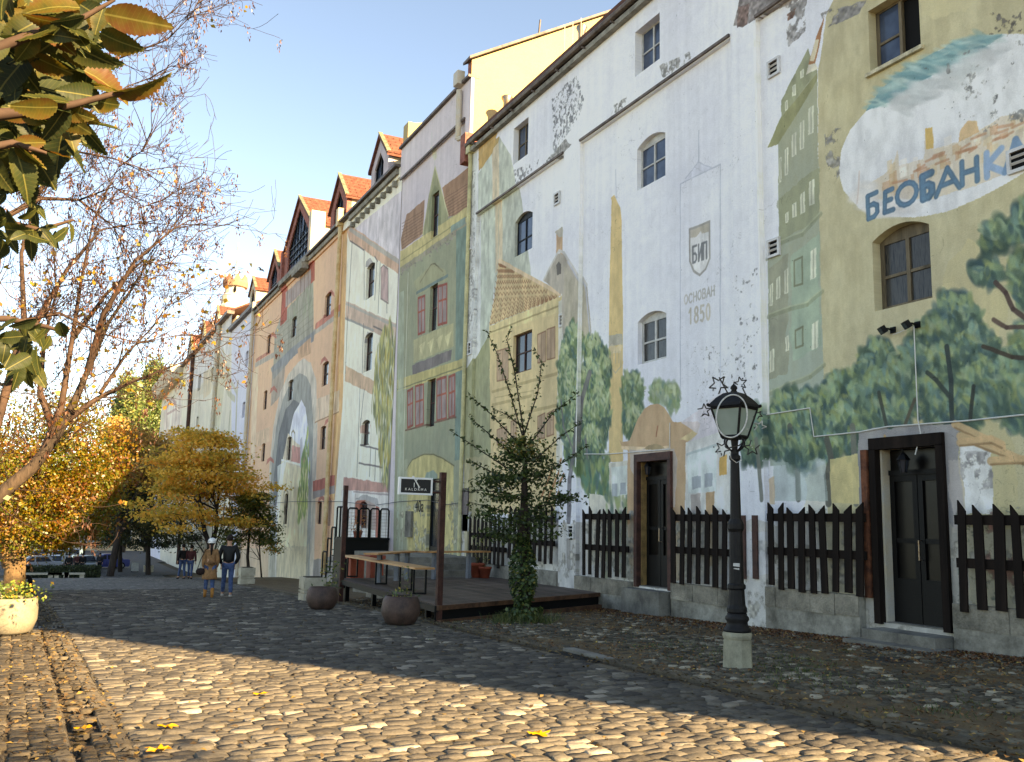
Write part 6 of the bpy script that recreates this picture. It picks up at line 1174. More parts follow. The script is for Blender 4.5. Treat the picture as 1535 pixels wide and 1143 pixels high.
for s in shoots:
    P3 = [Y_(x, y, r.uniform(-.5, .5)*(i/len(s))) for i, (x, y) in enumerate(s)]; sg_.append((P3, list(np.linspace(.016, .004, len(P3))), 5))
    for a, b in zip(P3, P3[1:]):
        k = int(np.linalg.norm(b-a)/.028)
        for i in range(k): lp.append(a + (b-a)*(i+r.rand())/k + r.normal(0, .03, 3)); lv.append(r.rand()*.5+.1)
tubes('shoot', sg_, M_dbark, tr)['kind'] = 'stuff'
for i in range(92):                                           # leafy sprays of the crown
    v = r.rand(); y = 660 + 150*v; hw = 10 + 46*min(1, v*2.0)*(1 if v < .72 else .8)*(.6+.8*abs(math.sin(v*19))); x = 784 + r.uniform(-hw, hw); c = Y_(x, y, r.uniform(-.7, .7)*hw/70); k = r.randint(30, 62)
    q = c + np.stack([r.normal(0, .17, k), r.normal(0, .17, k), r.normal(0, .055, k)], 1); lp += list(q); lv += list(np.clip(r.rand(k)*.75 + (.3 if v < .15 else 0), 0, 1))
L_ivyt = leafmat('dark_hornbeam_leaves', [(0, (36,50,26)), (.45, (62,80,38)), (.8, (92,106,50)), (.95, (128,122,58)), (1, (150,118,52))], .4)
lp = np.array(lp); leaf_cloud('crown', lp, r.uniform(.06, .12, len(lp)), r.normal(0, 1, (len(lp), 3))*(.7,.7,.6) + (0,0,.7), L_ivyt, tr, seed=5, rv=np.array(lv), kind='stuff')
q = []; 
for i in range(2300):
    f = r.rand(); y = 800 + 130*f; wd = (.10 + .14*math.sin(min(1, max(0, (f-.1)/.75))*math.pi)**.7); a = r.rand()*6.28; c = Y_(784, y); q.append(c + np.array([wd*math.cos(a), wd*math.sin(a), 0])*r.uniform(.85, 1.2))
for i in range(300): c = Y_(784, 925); a = r.rand()*6.28; q.append(c + np.array([r.uniform(.1,.42)*math.cos(a), r.uniform(.1,.42)*math.sin(a), r.uniform(0,.18)]))
q = np.array(q); out = q - np.array([tb[0], tb[1], 0]); out[:,2] = .3
leaf_cloud('ivy', q, r.uniform(.05, .10, len(q)), out/np.linalg.norm(out, axis=1)[:,None] + r.normal(0, .35, (len(q), 3)), leafmat('ivy_leaves', [(0, (34,52,28)), (.5, (58,82,42)), (.85, (94,108,56)), (1, (140,130,60))], .3), tr, asp=.8, seed=6, kind='stuff')
grass('grass_tufts', [tb + (rnd.gauss(-.1, .3), rnd.gauss(-.1, .25), 0) for i in range(40)], M_grass, 'grass and weeds round the foot of the ivy tree', .22, 22, .1, 9)
# ---- crown makers
def clumps(r, n, fn, k, sx, sz):
    P, V = [], []
    for i in range(n):
        c = fn(r); m = r.randint(int(k*.6), int(k*1.4)); P.append(c + np.stack([r.normal(0, sx, m), r.normal(0, sx, m), r.normal(0, sz, m)], 1)); V.append(np.clip(r.normal(r.rand(), .16, m), 0, 1))
    return np.concatenate(P), np.concatenate(V)
def ell(c, ax, lo=.35):
    def f(r):
        while 1:
            u = r.uniform(-1, 1, 3)
            if lo < np.linalg.norm(u) < 1: return np.array(c) + u*np.array(ax)
    return f
def tree(name, base, label, trunk, crown_fns, leafm, mat=M_dbark, size=(.08, .14), seed=1, flat=.0, limbs=10, group=None, radius=None):
    r = np.random.RandomState(seed); o = thing(name, tuple(base), label, 'tree', group); segs = list(trunk); top = trunk[0][0][-1]; tips = []
    P, V = [], []
    for fn, n, k, sx, sz in crown_fns: p, v = clumps(r, n, fn, k, sx, sz); P.append(p); V.append(v)
    P = np.concatenate(P); V = np.concatenate(V)
    for i in range(limbs*4):
        t = trunk[r.randint(len(trunk))][0]; a = np.array(t[-1] if r.rand() < .6 else t[-2]); b = P[r.randint(len(P))]; mid = (a+b)/2 + r.normal(0, .12, 3)*np.linalg.norm(b-a); w0 = (radius or .09)*r.uniform(.2, .55)
        segs.append(([a, mid, b], [w0, w0*.6, w0*.15], 5))
    tubes('trunk', segs, mat, o); n = len(P)
    nr = r.normal(0, 1, (n, 3)); nr[:,2] = np.abs(nr[:,2])*(1+flat*4) + flat*2
    leaf_cloud('crown', P, r.uniform(size[0], size[1], n), nr, leafm, o, asp=.6, seed=seed+1, rv=V, kind='stuff'); return o
L_gold = leafmat('golden_maple_leaves', [(0, (76,94,30)), (.3, (120,122,32)), (.6, (148,124,32)), (.85, (146,100,32)), (1, (126,74,32))], .6)
L_orange = leafmat('orange_hornbeam_leaves', [(0, (176,158,70)), (.3, (228,184,78)), (.65, (246,194,84)), (.9, (240,164,76)), (1, (184,170,80))], .5)
L_green = leafmat('olive_hornbeam_leaves', [(0, (66,82,42)), (.5, (104,114,54)), (.85, (144,132,58)), (1, (190,132,60))], .45); L_dgreen = leafmat('dark_green_leaves', [(0, (34,42,26)), (.6, (58,66,36)), (1, (96,88,44))], .35)
L_pop = leafmat('poplar_leaves', [(0, (84,108,70)), (.5, (112,134,80)), (.85, (142,148,82)), (1, (160,154,84))], .5); L_rust = leafmat('rusty_leaves', [(0, (130,112,62)), (.6, (178,138,72)), (1, (196,144,76))], .45)
# golden maple at the left
mb = onG(22, 893); T = lambda x, y, dy=0: atY(x, y, mb[1]+dy)
tree('maple_tree', mb, 'large golden maple with patchy sunlit trunk at the left of the street', [([mb-(0,0,.2), T(22,860), T(28,800), T(34,740), T(44,690)], [.36,.30,.27,.2,.12], 10), ([T(28,815), T(48,790), T(72,765), T(95,735)], [.2,.17,.12,.06], 8), ([T(14,850), T(2,800), T(8,740), T(0,690)], [.2,.16,.12,.06], 8)],
     [(ell(T(70,690), (2.6,2.6,2.0)), 230, 56, .26, .2), (ell(T(30,740), (2.4,2.4,1.9)), 220, 56, .26, .2), (ell(T(118,740), (1.4,1.8,1.5)), 130, 56, .25, .18), (ell(T(90,640), (1.2,1.6,1.0), .2), 36, 40, .25, .2), (ell(T(60,800), (1.7,1.7,.5)), 80, 50, .25, .14)], L_gold, M_bark2, (.075,.125), 11, 0, 12, radius=.14)
# orange hornbeams over the street
def hbase(x, y): return onG(x, y)
ob = hbase(316, 868); T = lambda x, y, dy=0: atY(x, y, ob[1]+dy)
def layers(cx, y0, y1, hw0, hw1, T_, n, dyr=2.6):
    def f(r):
        v = r.rand(); y = y0 + (y1-y0)*v; y = y + 3*math.sin(y*.9); h = hw0 + (hw1-hw0)*min(1, v*1.6); x = cx + r.uniform(-h, h); return T_(x, y + abs(x-cx)*.12, r.uniform(-dyr, dyr)*min(1, h/60))
    return f
def layers2(cx, y0, y1, hw0, hw1, T_, nl, dyr, seed):
    q = np.random.RandomState(seed); L = []
    for i in range(nl):
        v = (i+.5)/nl; h = (hw0 + (hw1-hw0)*min(1, v*1.5))*q.uniform(.6, 1.12)*(1 if v < .8 else .75); L.append((cx + q.normal(0, 14)*min(1, v*2), y0 + (y1-y0)*v + q.normal(0, 2), h, q.uniform(-.12, .12)))
    def f(r): c, y, h, s = L[r.randint(nl)]; u = r.uniform(-1, 1); x = c + h*u; return T_(x, y + abs(u)*h*.10 + s*h*u + r.normal(0, 1.2), r.uniform(-dyr, dyr)*math.sqrt(1-u*u)*min(1, h/60))
    return f
tree('hornbeam_tree', ob, 'broad orange leaved tree with forked trunk beyond the walking couple', [([ob, T(316,845), T(314,815)], [.2,.18,.15], 8), ([T(314,818), T(306,795), T(300,760), T(296,710)], [.13,.12,.09,.05], 7), ([T(315,818), T(324,795), T(325,765), T(332,705)], [.13,.11,.08,.04], 7)],
     [(layers2(296, 643, 786, 40, 124, T, 19, 3.4, 5), 215, 64, .44, .11), (ell(T(300,715), (2.6,2.6,1.3)), 60, 60, .4, .1)], L_orange, M_dbark, (.14,.24), 12, .1, 14, radius=.1)
gb = hbase(371, 868); T2 = lambda x, y, dy=0: atY(x, y, gb[1]+dy)
tree('hornbeam_tree', gb+(0,0,.6), 'small green tree growing from the white stone box planter', [([gb+(0,0,.6), T2(371,835), T2(374,795), T2(376,755)], [.09,.08,.06,.03], 7), ([T2(392,866), T2(390,840), T2(388,800)], [.05,.04,.03], 6)], [(layers(376, 742, 824, 22, 40, T2, 1, 1.2), 120, 56, .24, .09), (ell(T2(388,750), (.7,.9,.4), .1), 24, 50, .22, .07)], L_green, M_dbark, (.11,.18), 13, .1, 8, radius=.05)
kb = onG(222, 862); T3 = lambda x, y, dy=0: atY(x, y, kb[1]+dy)
tree('dark_tree', kb, 'dark shady tree left of the orange tree over the white board', [([kb, T3(222,820), T3(220,770)], [.22,.18,.1], 8), ([T3(222,815), T3(200,780), T3(190,755)], [.12,.09,.04], 6)], [(layers(222, 715, 818, 40, 76, T3, 1, 3), 210, 64, .5, .16)], L_dgreen, M_dbark, (.16,.28), 14, .1, 10, radius=.12)
kb2 = onG(180, 858); T4 = lambda x, y, dy=0: atY(x, y, kb2[1]+dy)
tree('dark_tree', kb2, 'dark shady tree in the middle distance beside the golden maple', [([kb2, T4(180,815), T4(182,770)], [.2,.16,.1], 8)], [(layers(184, 700, 812, 20, 40, T4, 1, 2.5), 190, 60, .5, .15), (ell(T4(190,700), (2,2,2)), 90, 60, .5, .3)], L_dgreen, M_dbark, (.16,.28), 15, .3, 10, radius=.12)
rb_ = np.array([4.6, 82, gz(82)]); T5 = lambda x, y, dy=0: atY(x, y, 82+dy)
tree('rusty_tree', rb_, 'rust brown tree below the tall poplars in the distance', [([rb_, T5(178,800), T5(180,720)], [.3,.24,.12], 7)], [(ell(T5(176,680), (2.0,2.0,2.6)), 60, 60, .5, .4), (ell(T5(225,690), (3.0,3,2.2)), 120, 60, .55, .4)], L_rust, M_dbark, (.22,.36), 16, 0, 10, radius=.15)
for i, (x, y0, y1, hw, lb) in enumerate(((194,572,705,31,'pale green poplar in the distance, lower left of the pair'),(232,550,705,40,'tall yellow green poplar in the distance, taller of the pair'))):
    pb = np.array([atY(x, 700, 143)[0], 143+i*3, gz(143)]); T6 = lambda a, b, dy=0: atY(a, b, pb[1]+dy)
    def pf(r, x=x, y0=y0, y1=y1, hw=hw): v = r.rand()**.8; h = hw*(.25+.75*min(1, v*1.8)); a = r.rand()*6.28; q = T6(x + h*math.cos(a)*r.rand()**.5, y0 + (y1-y0)*v); q[1] += 2.0*math.sin(a); return q
    tree('poplar_tree', pb, lb, [([pb, T6(x,760), T6(x,640)], [.4,.3,.1], 7)], [(pf, 560, 46, .5, .85)], L_pop, M_bark, (.34,.54), 17+i, 0, 10, 'poplars beyond the street', .15)
for i, (x, y, Yd, s, lm, lb) in enumerate(((40,812,100,2.6,L_gold,'small yellowing tree behind the parked cars at the left'),(128,812,104,2.2,L_rust,'small brown tree behind the parked cars at the right'))):
    pb = np.array([atY(x, y, Yd)[0], Yd, gz(Yd)]); c = atY(x, y-25, Yd); tree('street_tree', pb, lb, [([pb, (pb+c)/2, c], [.14,.11,.06], 6)], [(ell(c, (s,s,s*.7), .2), 40, 30, .4, .3)], lm, M_bark, (.14,.24), 30+i, 0, 6)
# ---- bare leaning tree with hanging seed bunches
bt = thing('bare_tree', (-1.9, 13.6, gz(13.6)), 'leaning nearly bare tree with many twigs and hanging brown seed bunches', 'tree'); r = np.random.RandomState(21); YB = 14.
limbs = [([(-90,860),(-40,775),(5,738),(50,700),(84,655),(108,610),(132,555),(162,485),(200,430),(236,372)],.125), ([(100,630),(145,598),(200,572),(250,553),(290,536)],.05), ([(60,690),(92,610),(108,510),(122,420),(140,330),(178,250)],.06), ([(-30,765),(-12,660),(14,570),(36,480),(32,380),(58,290),(90,200)],.085),
         ([(132,555),(156,470),(202,392),(258,345),(285,330)],.055), ([(14,570),(56,480),(100,405),(150,345),(238,330)],.06), ([(0,330),(60,298),(118,300),(170,340),(205,410)],.045), ([(34,300),(100,225),(170,238),(238,262)],.035), ([(58,290),(120,180),(190,130),(262,104)],.035), ([(90,200),(170,90),(225,40),(262,16)],.03), ([(170,90),(250,60),(285,25),(310,-20)],.02), ([(108,510),(160,440),(215,390),(250,400),(300,345)],.035), ([(84,655),(60,590),(66,510),(84,440),(80,360)],.06), ([(-12,660),(-20,560),(-6,450),(4,360)],.06), ([(150,590),(190,530),(230,490),(262,440)],.03), ([(40,480),(90,470),(150,500),(210,515),(280,500)],.03), ([(118,300),(170,280),(215,310),(245,300)],.02), ([(178,250),(215,225),(225,200)],.015)]
segs = []; tips = []
for li, (px, w0) in enumerate(limbs):
    off = r.uniform(-.8, .8) if li else 0; P3 = [atY(x, y, YB + off*min(1, i/2.)) for i, (x, y) in enumerate(px)]; n = len(P3); segs.append((P3, [max(w0*(1-.92*i/(n-1))**1.25, .007) for i in range(n)], 8 if w0 > .06 else 5))
    for i in range(1, n):
        for k in range(4 if w0 < .07 else 3):
            f = r.rand(); p = P3[i-1]*(1-f) + P3[i]*f; d = (P3[i]-P3[i-1]); d = d/np.linalg.norm(d) + r.normal(0, .6, 3)*(1,1,.8) + (.1,0,.1)
            if np.dot(p, RC[:,2]) > 0: rbranch(r, p, d, r.uniform(.5, 1.15), .009, 2, segs, tips, .55, .12, 4, 3, .2, .62, 4)
big = [s for s in segs if max(s[1]) > .025]; thin = [s for s in segs if max(s[1]) <= .025]
tubes('trunk', big[:1], M_bark, bt); tubes('limb', big[1:], M_twig, bt)['kind'] = 'stuff'; tubes('twigs', [(p, [max(q, .0035) for q in w_], min(n, 3)) for p, w_, n in thin], M_twig, bt)['kind'] = 'stuff'
sp = []; ss = []; dv = []
tp = [t for t in tips if 1]
for i in r.choice(len(tp), min(620, len(tp)), False):
    c = tp[i][0]; k = r.randint(8, 18)
    for j in range(k): sp.append(c + np.array([r.normal(0, .024), r.normal(0, .024), -r.uniform(.02, .24)])); ss.append(r.uniform(.04, .065)); dv.append((r.normal(0, .3), r.normal(0, .3), -1))
sp = np.array(sp); leaf_cloud('seed_bunch', sp, np.array(ss), r.normal(0, 1, (len(sp), 3))*(1,1,.2), leafmat('dry_seeds', [(0, (56,32,20)), (.6, (80,46,28)), (1, (104,66,40))], .2), bt, asp=.4, seed=8, dirv=np.array(dv), kind='stuff')
ii = r.choice(len(tp), min(300, len(tp)), False); yp = np.array([tp[i][0] for i in ii]); m_ = np.array([(CY + F_*((RC.T@p)[1]/(RC.T@p)[2])) for p in yp]); yp = yp[(m_ > 380) | (r.rand(len(yp)) < .12)]
yp = np.repeat(yp, 3, 0) + r.normal(0, .07, (len(yp)*3, 3)); leaf_cloud('leaf', yp, r.uniform(.05, .1, len(yp)), r.normal(0, 1, (len(yp), 3)), leafmat('last_yellow_leaves', [(0, (100,104,42)), (.5, (146,122,44)), (1, (150,98,44))], .45), bt, asp=.8, seed=9, kind='stuff')
# ---- unseen small street tree, added behind the camera to cast shadow on the cobbles
sb_ = np.array([5.3, -3.4, gz(-3.4)]); tree('street_tree', sb_, 'unseen half bare street tree added behind the viewpoint to shade the cobbles', [([sb_, sb_+(.05,.05,2.2), sb_+(.0,.1,4.2)], [.1,.08,.03], 7)], [(ell(sb_+(0,.1,5.0), (.9,.9,1.7), .1), 46, 26, .22, .2)], L_rust, M_bark, (.08,.14), 51, 0, 10, radius=.06)
# ---- chestnut bough hanging in from the left with big toothed leaves
def chestnut_leaf(name, mat, teeth=14, asp=.25, fold=.12, curl=.15, seed=1):
    r = np.random.RandomState(seed); xs = np.linspace(0, 1, teeth+1); m = []; v = []; f = []
    hw = lambda t: asp*(math.sin(math.pi*min(1, t**.85))**.75)*(1-.25*t)
    for i, t in enumerate(xs):
        z = -curl*(t-.3)**2 + r.normal(0, .004); h = hw(t); j = .018 if 0 < i < teeth else 0
        w1 = r.normal(0, .004); v += [(t, 0, z), (t + j, h, z + fold*h*2 + w1), (t + j, -h, z + fold*h*2 - w1)]
        h9 = h*.92 if i else 0; v += [(t - .028, h9, z + fold*h9*2), (t - .028, -h9, z + fold*h9*2)]
    for i in range(teeth):
        a, b = i*5, (i+1)*5; f += [(a, b, b+3, a+1), (b, b+1, b+3), (a, a+2, b+4, b), (b, b+4, b+2)]
    return mkmesh(name, v, f, mat, True)
def chestmat(name, ramp, k):
    t = NT(name); co = t.coord('Object'); sp = t.n('ShaderNodeSeparateXYZ'); t.l(co, sp.inputs[0]); M = lambda op, a, b=None: (lambda n: ([t.l(x, n.inputs[i]) if hasattr(x, 'is_output') else setattr(n.inputs[i], 'default_value', x) for i, x in enumerate((a, b)) if x is not None], n.outputs[0])[1])(t.n('ShaderNodeMath', operation=op))
    ay = M('ABSOLUTE', sp.outputs[1]); ph = M('SUBTRACT', sp.outputs[0], M('MULTIPLY', ay, .55)); wv = M('SINE', M('MULTIPLY', ph, 88.)); vein = t.ramp(wv, [(.80, (0,0,0)), (.97, (255,255,255))]); mid = t.ramp(ay, [(.006, (255,255,255)), (.014, (0,0,0))])
    oi = t.n('ShaderNodeObjectInfo').outputs['Random']; nz = t.noise(co, 4, 4, .7); edge = M('ADD', M('MULTIPLY', ay, 2.2), M('MULTIPLY', nz, .9)); fac = M('ADD', M('MULTIPLY', edge, .5), M('MULTIPLY', oi, .42)); col = t.ramp(fac, ramp)
    vl = t.ramp(wv, [(.90, (0,0,0)), (.99, (110,110,110))]); col = t.mix(vl, col, rgba((128,122,62))); mot = t.noise(co, 14, 4, .75); col = t.mix(t.ramp(mot, [(.55, (0,0,0)), (.72, (170,170,170))]), col, rgba((78,50,26))); col = t.mix(M('MULTIPLY', mid, .55), col, rgba((140,132,70)))
    t.t.nodes.remove(t.b); d = t.n('ShaderNodeBsdfDiffuse'); tr_ = t.n('ShaderNodeBsdfTranslucent'); g = t.n('ShaderNodeBsdfGlossy'); g.inputs['Roughness'].default_value = .6; bp = t.n('ShaderNodeBump'); bp.inputs['Strength'].default_value = .25; bp.inputs['Distance'].default_value = .004; t.l(wv, bp.inputs['Height'])
    m = t.n('ShaderNodeMixShader'); m.inputs[0].default_value = k; m2 = t.n('ShaderNodeMixShader'); m2.inputs[0].default_value = .02; t.l(col, d.inputs[0]); t.l(col, tr_.inputs[0]); pass
    t.l(d.outputs[0], m.inputs[1]); t.l(tr_.outputs[0], m.inputs[2]); t.l(m.outputs[0], m2.inputs[1]); t.l(g.outputs[0], m2.inputs[2]); t.l(m2.outputs[0], t.t.nodes['Material Output'].inputs[0]); return t.m
M_ch = chestmat('chestnut_leaf', [(.2, (38,48,20)), (.45, (60,64,22)), (.62, (88,74,22)), (.8, (92,54,20)), (.95, (56,34,18))], .45); M_chg = chestmat('green_chestnut_leaf', [(.2, (30,40,20)), (.6, (46,56,24)), (.85, (72,72,28)), (1, (96,70,28))], .38)
ct = thing('chestnut_bough', (-2.4, 2.6, gz(2.6)), 'chestnut tree bough with big toothed green and yellow leaves at top left', 'tree')
YC = 2.45; Tc = lambda x, y, dy=0.: atY(x, y, YC+dy)
tw_ = [[(-420,300),(-200,150),(0,71),(63,47),(126,26),(172,0)],[(-420,300),(-160,200),(0,172),(60,166),(110,157),(168,142),(205,135)],[(-300,260),(-100,240),(20,215),(70,230)],[(-200,150),(-60,20),(40,-30),(100,-60)],[(-420,420),(-140,360),(0,330),(60,345),(110,330)],[(-420,560),(-100,480),(10,478),(70,490),(100,500)]]
tubes('branch', [([np.array((-2.4,2.6,gz(2.6)-.1)), np.array((-2.35,2.6,.2)), Tc(-640,380), Tc(-420,300)], [.16,.13,.07,.03], 10)] + [([Tc(x, y, (.5 if k > 3 else .0)) for x, y in s], list(np.linspace(.02 if k < 4 else .015, .004, len(s))), 6) for k, s in enumerate(tw_)], M_twig, ct)
LV = [chestnut_leaf('leaf', M_ch, seed=i, asp=.21+.03*(i % 3), fold=.1+.06*(i % 4), curl=.05+.12*(i % 3)) for i in range(6)]; LG = [chestnut_leaf('leaf', M_chg, seed=i, asp=.24, fold=.1+.06*(i % 4), curl=.1+.12*(i % 3)) for i in range(4)]
def putleaf(b, t, nrm, mes, wf=1.):
    d = t - b; L = np.linalg.norm(d); d = d/L; n = np.array(nrm, float); n = n - d*n.dot(d); n /= np.linalg.norm(n)+1e-9; s = np.cross(n, d); me = mes
    o = bpy.data.objects.new('leaf', me); COL.objects.link(o); o.parent = ct; Mx = Matrix([[d[0], s[0], n[0], 0], [d[1], s[1], n[1], 0], [d[2], s[2], n[2], 0], [0,0,0,1]]); o.matrix_basis = Matrix.Translation(Vector(b - ORG[ct.name])) @ Mx @ Matrix.Diagonal((L, L*wf, L, 1))
r = np.random.RandomState(31); vw = -RC[:,2]
for (bx, by, tx, ty, dy, n_, wf) in ((156,21,262,42,-.05,(.2,-.8,-.5),1.25),(150,50,214,78,.0,(.1,-.7,-.9),1.4),(128,28,60,78,.05,(-.2,-.6,-.6),1.3),(168,142,262,119,.0,(.2,-.3,-1.),.75),(140,150,183,161,.05,(.1,-.8,-.7),1.3),(170,140,130,128,.02,(.1,-.7,.6),1.2),(110,45,135,78,.0,(0,-1,-.2),1.2),(60,30,0,62,.0,(0,-.9,-.3),1.3),(120,10,30,12,.05,(0,-.8,.5),1.3),(95,62,175,100,.15,(0,-.7,-.8),1.4),(40,80,110,112,.12,(0,-.6,-.9),1.4),(105,155,30,142,-.02,(0,-.6,.7),1.25),(90,160,138,180,.03,(0,-.8,-.6),1.3),(60,166,0,160,.0,(0,-.8,.4),1.3),(30,170,72,186,.0,(0,-.9,-.4),1.3),(20,215,72,214,.0,(0,-.8,-.4),1.2),(10,60,-40,100,.0,(0,-1,0),1.3),(0,70,40,30,.0,(0,-.9,.5),1.3)):
    putleaf(Tc(bx, by, dy), Tc(tx, ty, dy + r.uniform(-.05, .05)), n_, LV[r.randint(6)], wf)
for i in range(120):
    k = r.choice([0,0,0,1,1,2,2,3]); s = tw_[k]; j = r.randint(max(1, len(s)-4), len(s)); f = r.rand(); b = Tc(*(np.array(s[j-1])*(1-f) + np.array(s[j])*f), r.uniform(-.1, .3)); 
    a = r.uniform(0, 6.28); L = r.uniform(.07, .15); d = np.array([math.cos(a)*.8, r.uniform(-.6, .8), math.sin(a)*.5 - .35]); t = b + d/np.linalg.norm(d)*L
    c = RC.T@t; 
    if CX + F_*c[0]/c[2] > 165: continue
    putleaf(b, t, (r.normal(0, .4), -.5 + r.normal(0, .4), r.normal(0, .9)), LV[r.randint(6)] if r.rand() < .6 else LG[r.randint(4)], r.uniform(1, 1.35))
for i in range(110):
    b = Tc(r.uniform(-30, 130), r.uniform(-20, 200), r.uniform(.35, .9)); d = np.array([r.normal(.2, .7), r.normal(0, .4), -.3+r.normal(0, .4)]); putleaf(b, b + d/np.linalg.norm(d)*r.uniform(.09, .18), (r.normal(0, .5), -.7, r.normal(0, .7)), LG[r.randint(4)] if r.rand() < .7 else LV[r.randint(6)], r.uniform(1.1, 1.4))
for (x0, x1, y0, y1, n, L0) in ((-20,50,180,270,60,.062),(-20,55,60,200,30,.1),(60,105,175,235,14,.055),(-20,50,290,360,26,.05),(50,108,330,350,10,.04),(-20,60,494,552,40,.052),(15,105,478,505,14,.042)):
    for i in range(n):
        b = Tc(r.uniform(x0, x1), r.uniform(y0, y1), r.uniform(.2, .9)); L = L0*r.uniform(.8, 1.4)*1.25; d = np.array([r.normal(0, .6), r.normal(0, .5), -.7+r.normal(0, .4)]); putleaf(b, b + d/np.linalg.norm(d)*L, (r.normal(0, .6), -.6 + r.normal(0, .5), r.normal(0, .6)), LG[r.randint(4)], r.uniform(1, 1.4))
# ---------------------------------------------------------------- people: one skinned body each, clothes as skinned shells over it
def skin(name, verts, edges, radii, mat, parent, sub=1, root=0):
    me = bpy.data.meshes.new(name); o_ = ORG[parent.name]; me.from_pydata([tuple(np.array(v)) for v in verts], edges, []); ob = bpy.data.objects.new(name, me); COL.objects.link(ob)
    md = ob.modifiers.new('s', 'SKIN'); sv = me.skin_vertices[0].data
    for i, r in enumerate(radii): sv[i].radius = (r, r) if not hasattr(r, '__len__') else r; sv[i].use_root = (i == root)
    md.use_smooth_shade = True; ms = ob.modifiers.new('u', 'SUBSURF'); ms.levels = sub; ms.render_levels = sub
    dg = bpy.context.evaluated_depsgraph_get(); m2 = bpy.data.meshes.new_from_object(ob.evaluated_get(dg)); bpy.data.objects.remove(ob); m2.name = name; m2.materials.clear(); m2.materials.append(mat)
    for p in m2.polygons: p.use_smooth = True
    n = bpy.data.objects.new(name, m2); COL.objects.link(n); n.parent = parent; ORG[n.name] = o_; return n
def cloth(name, c, **kw): return plain(name, c, .15, 14, .85, fine=120, bump=.3, bd=.004, **kw)
M_skin = cloth('skin', (196,150,124)); 
def person(base, rotz, h, label, top, legs, shoes, hair, group=None, stride=.16, female=False, arms='down', long_coat=False, sit=False, sub=1, name='person'):
    o = thing(name, tuple(base), label, 'person', group); o.rotation_euler = (0, 0, rotz); s = h/1.75; sw = .155 if female else .19; hw = .09
    V = lambda *p: np.array(p)*s
    if sit: pel = V(0,0,.5); kn = [V(-hw,.42,.5), V(hw,.40,.52)]; an = [V(-hw,.42,.09), V(hw+.03,.46,.09)]; ch = V(0,.10,.98); nk = V(0,.14,1.12); hd = V(0,.2,1.27)
    else: pel = V(0,0,.92); kn = [V(-hw,stride*.5,.50), V(hw,-stride*.2,.50)]; an = [V(-hw-.01,stride,.09), V(hw+.01,-stride*.8,.09)]; ch = V(0,.01,1.30); nk = V(0,.0,1.47); hd = V(0,.02,1.62)
    hip = [pel + V(-hw,0,-.04), pel + V(hw,0,-.04)]; sh = [ch + V(-sw,0,.10), ch + V(sw,0,.10)]
    if arms == 'down': el = [sh[0] + V(-.05,-.02,-.28), sh[1] + V(.05,-.02,-.28)]; wr = [el[0] + V(.01,.10,-.22), el[1] + V(-.01,.10,-.22)]
    elif arms == 'pockets': el = [sh[0] + V(-.09,-.05,-.28), sh[1] + V(.09,-.05,-.28)]; wr = [el[0] + V(.10,.08,-.20), el[1] + V(-.10,.08,-.20)]
    else: el = [sh[0] + V(-.03,.08,-.26), sh[1] + V(.03,.08,-.26)]; wr = [el[0] + V(.06,.22,.0), el[1] + V(-.06,.22,.0)]
    toe = [an[0] + V(0,.16,-.05), an[1] + V(0,.16,-.05)]
    b = [pel, (pel+ch)/2, ch, nk, hd, hd + V(0,0,.09), hip[0], kn[0], an[0], toe[0], hip[1], kn[1], an[1], toe[1], sh[0], el[0], wr[0], wr[0]+V(0,.03,-.09), sh[1], el[1], wr[1], wr[1]+V(0,.03,-.09)]
    e = [(0,1),(1,2),(2,3),(3,4),(4,5),(0,6),(6,7),(7,8),(8,9),(0,10),(10,11),(11,12),(12,13),(2,14),(14,15),(15,16),(16,17),(2,18),(18,19),(19,20),(20,21)]
    rd = [.12,.11,.125,.055,.085,.06,.08,.055,.042,.035,.08,.055,.042,.035,.05,.04,.03,.025,.05,.04,.03,.025]; skin('body', b, e, [q*s for q in rd], M_skin, o, sub)
    # fingers in a relaxed curl
    for i, w_ in enumerate((16, 20)):
        sgn = -1 if i == 0 else 1; c = b[w_+1]
        for k in range(4): mm = MB(); q = c + V((k-1.5)*.016, 0, -.01); mm.tube([q, q+V(0,.012,-.035), q+V(0,.03,-.055+.006*abs(k-1))], [.009*s,.008*s,.006*s], 5); f = mm.build('finger', M_skin, o, True, origin=(0,0,0)); f.parent = o; f.location = (0,0,0)
        mm = MB(); q = c + V(-sgn*.03, .01, .02); mm.tube([q, q+V(-sgn*.012,.02,-.025), q+V(-sgn*.008,.035,-.04)], [.01*s,.009*s,.007*s], 5); f = mm.build('thumb', M_skin, o, True, origin=(0,0,0)); f.location = (0,0,0)
    skin('trousers', [pel+V(0,0,.03), hip[0], kn[0], an[0]+V(0,0,.02), hip[1], kn[1], an[1]+V(0,0,.02)], [(0,1),(1,2),(2,3),(0,4),(4,5),(5,6)], [q*s for q in (.135,.10,.072,.058 if not female else .05,.10,.072,.058 if not female else .05)], legs, o, sub)
    t = [pel+V(0,0,-.02), (pel+ch)/2, ch, nk+V(0,0,-.06), sh[0], el[0], wr[0], sh[1], el[1], wr[1]]; te = [(0,1),(1,2),(2,3),(2,4),(4,5),(5,6),(2,7),(7,8),(8,9)]; tr_ = [.16,.15 if not female else .125,.165 if not female else .14,.075,.085,.066,.055,.085,.066,.055]
    skin('coat' if long_coat else 'jacket', t, te, [((q*s*1.15, q*s*.85) if i < 3 else q*s) for i, q in enumerate(tr_)], top, o, sub)
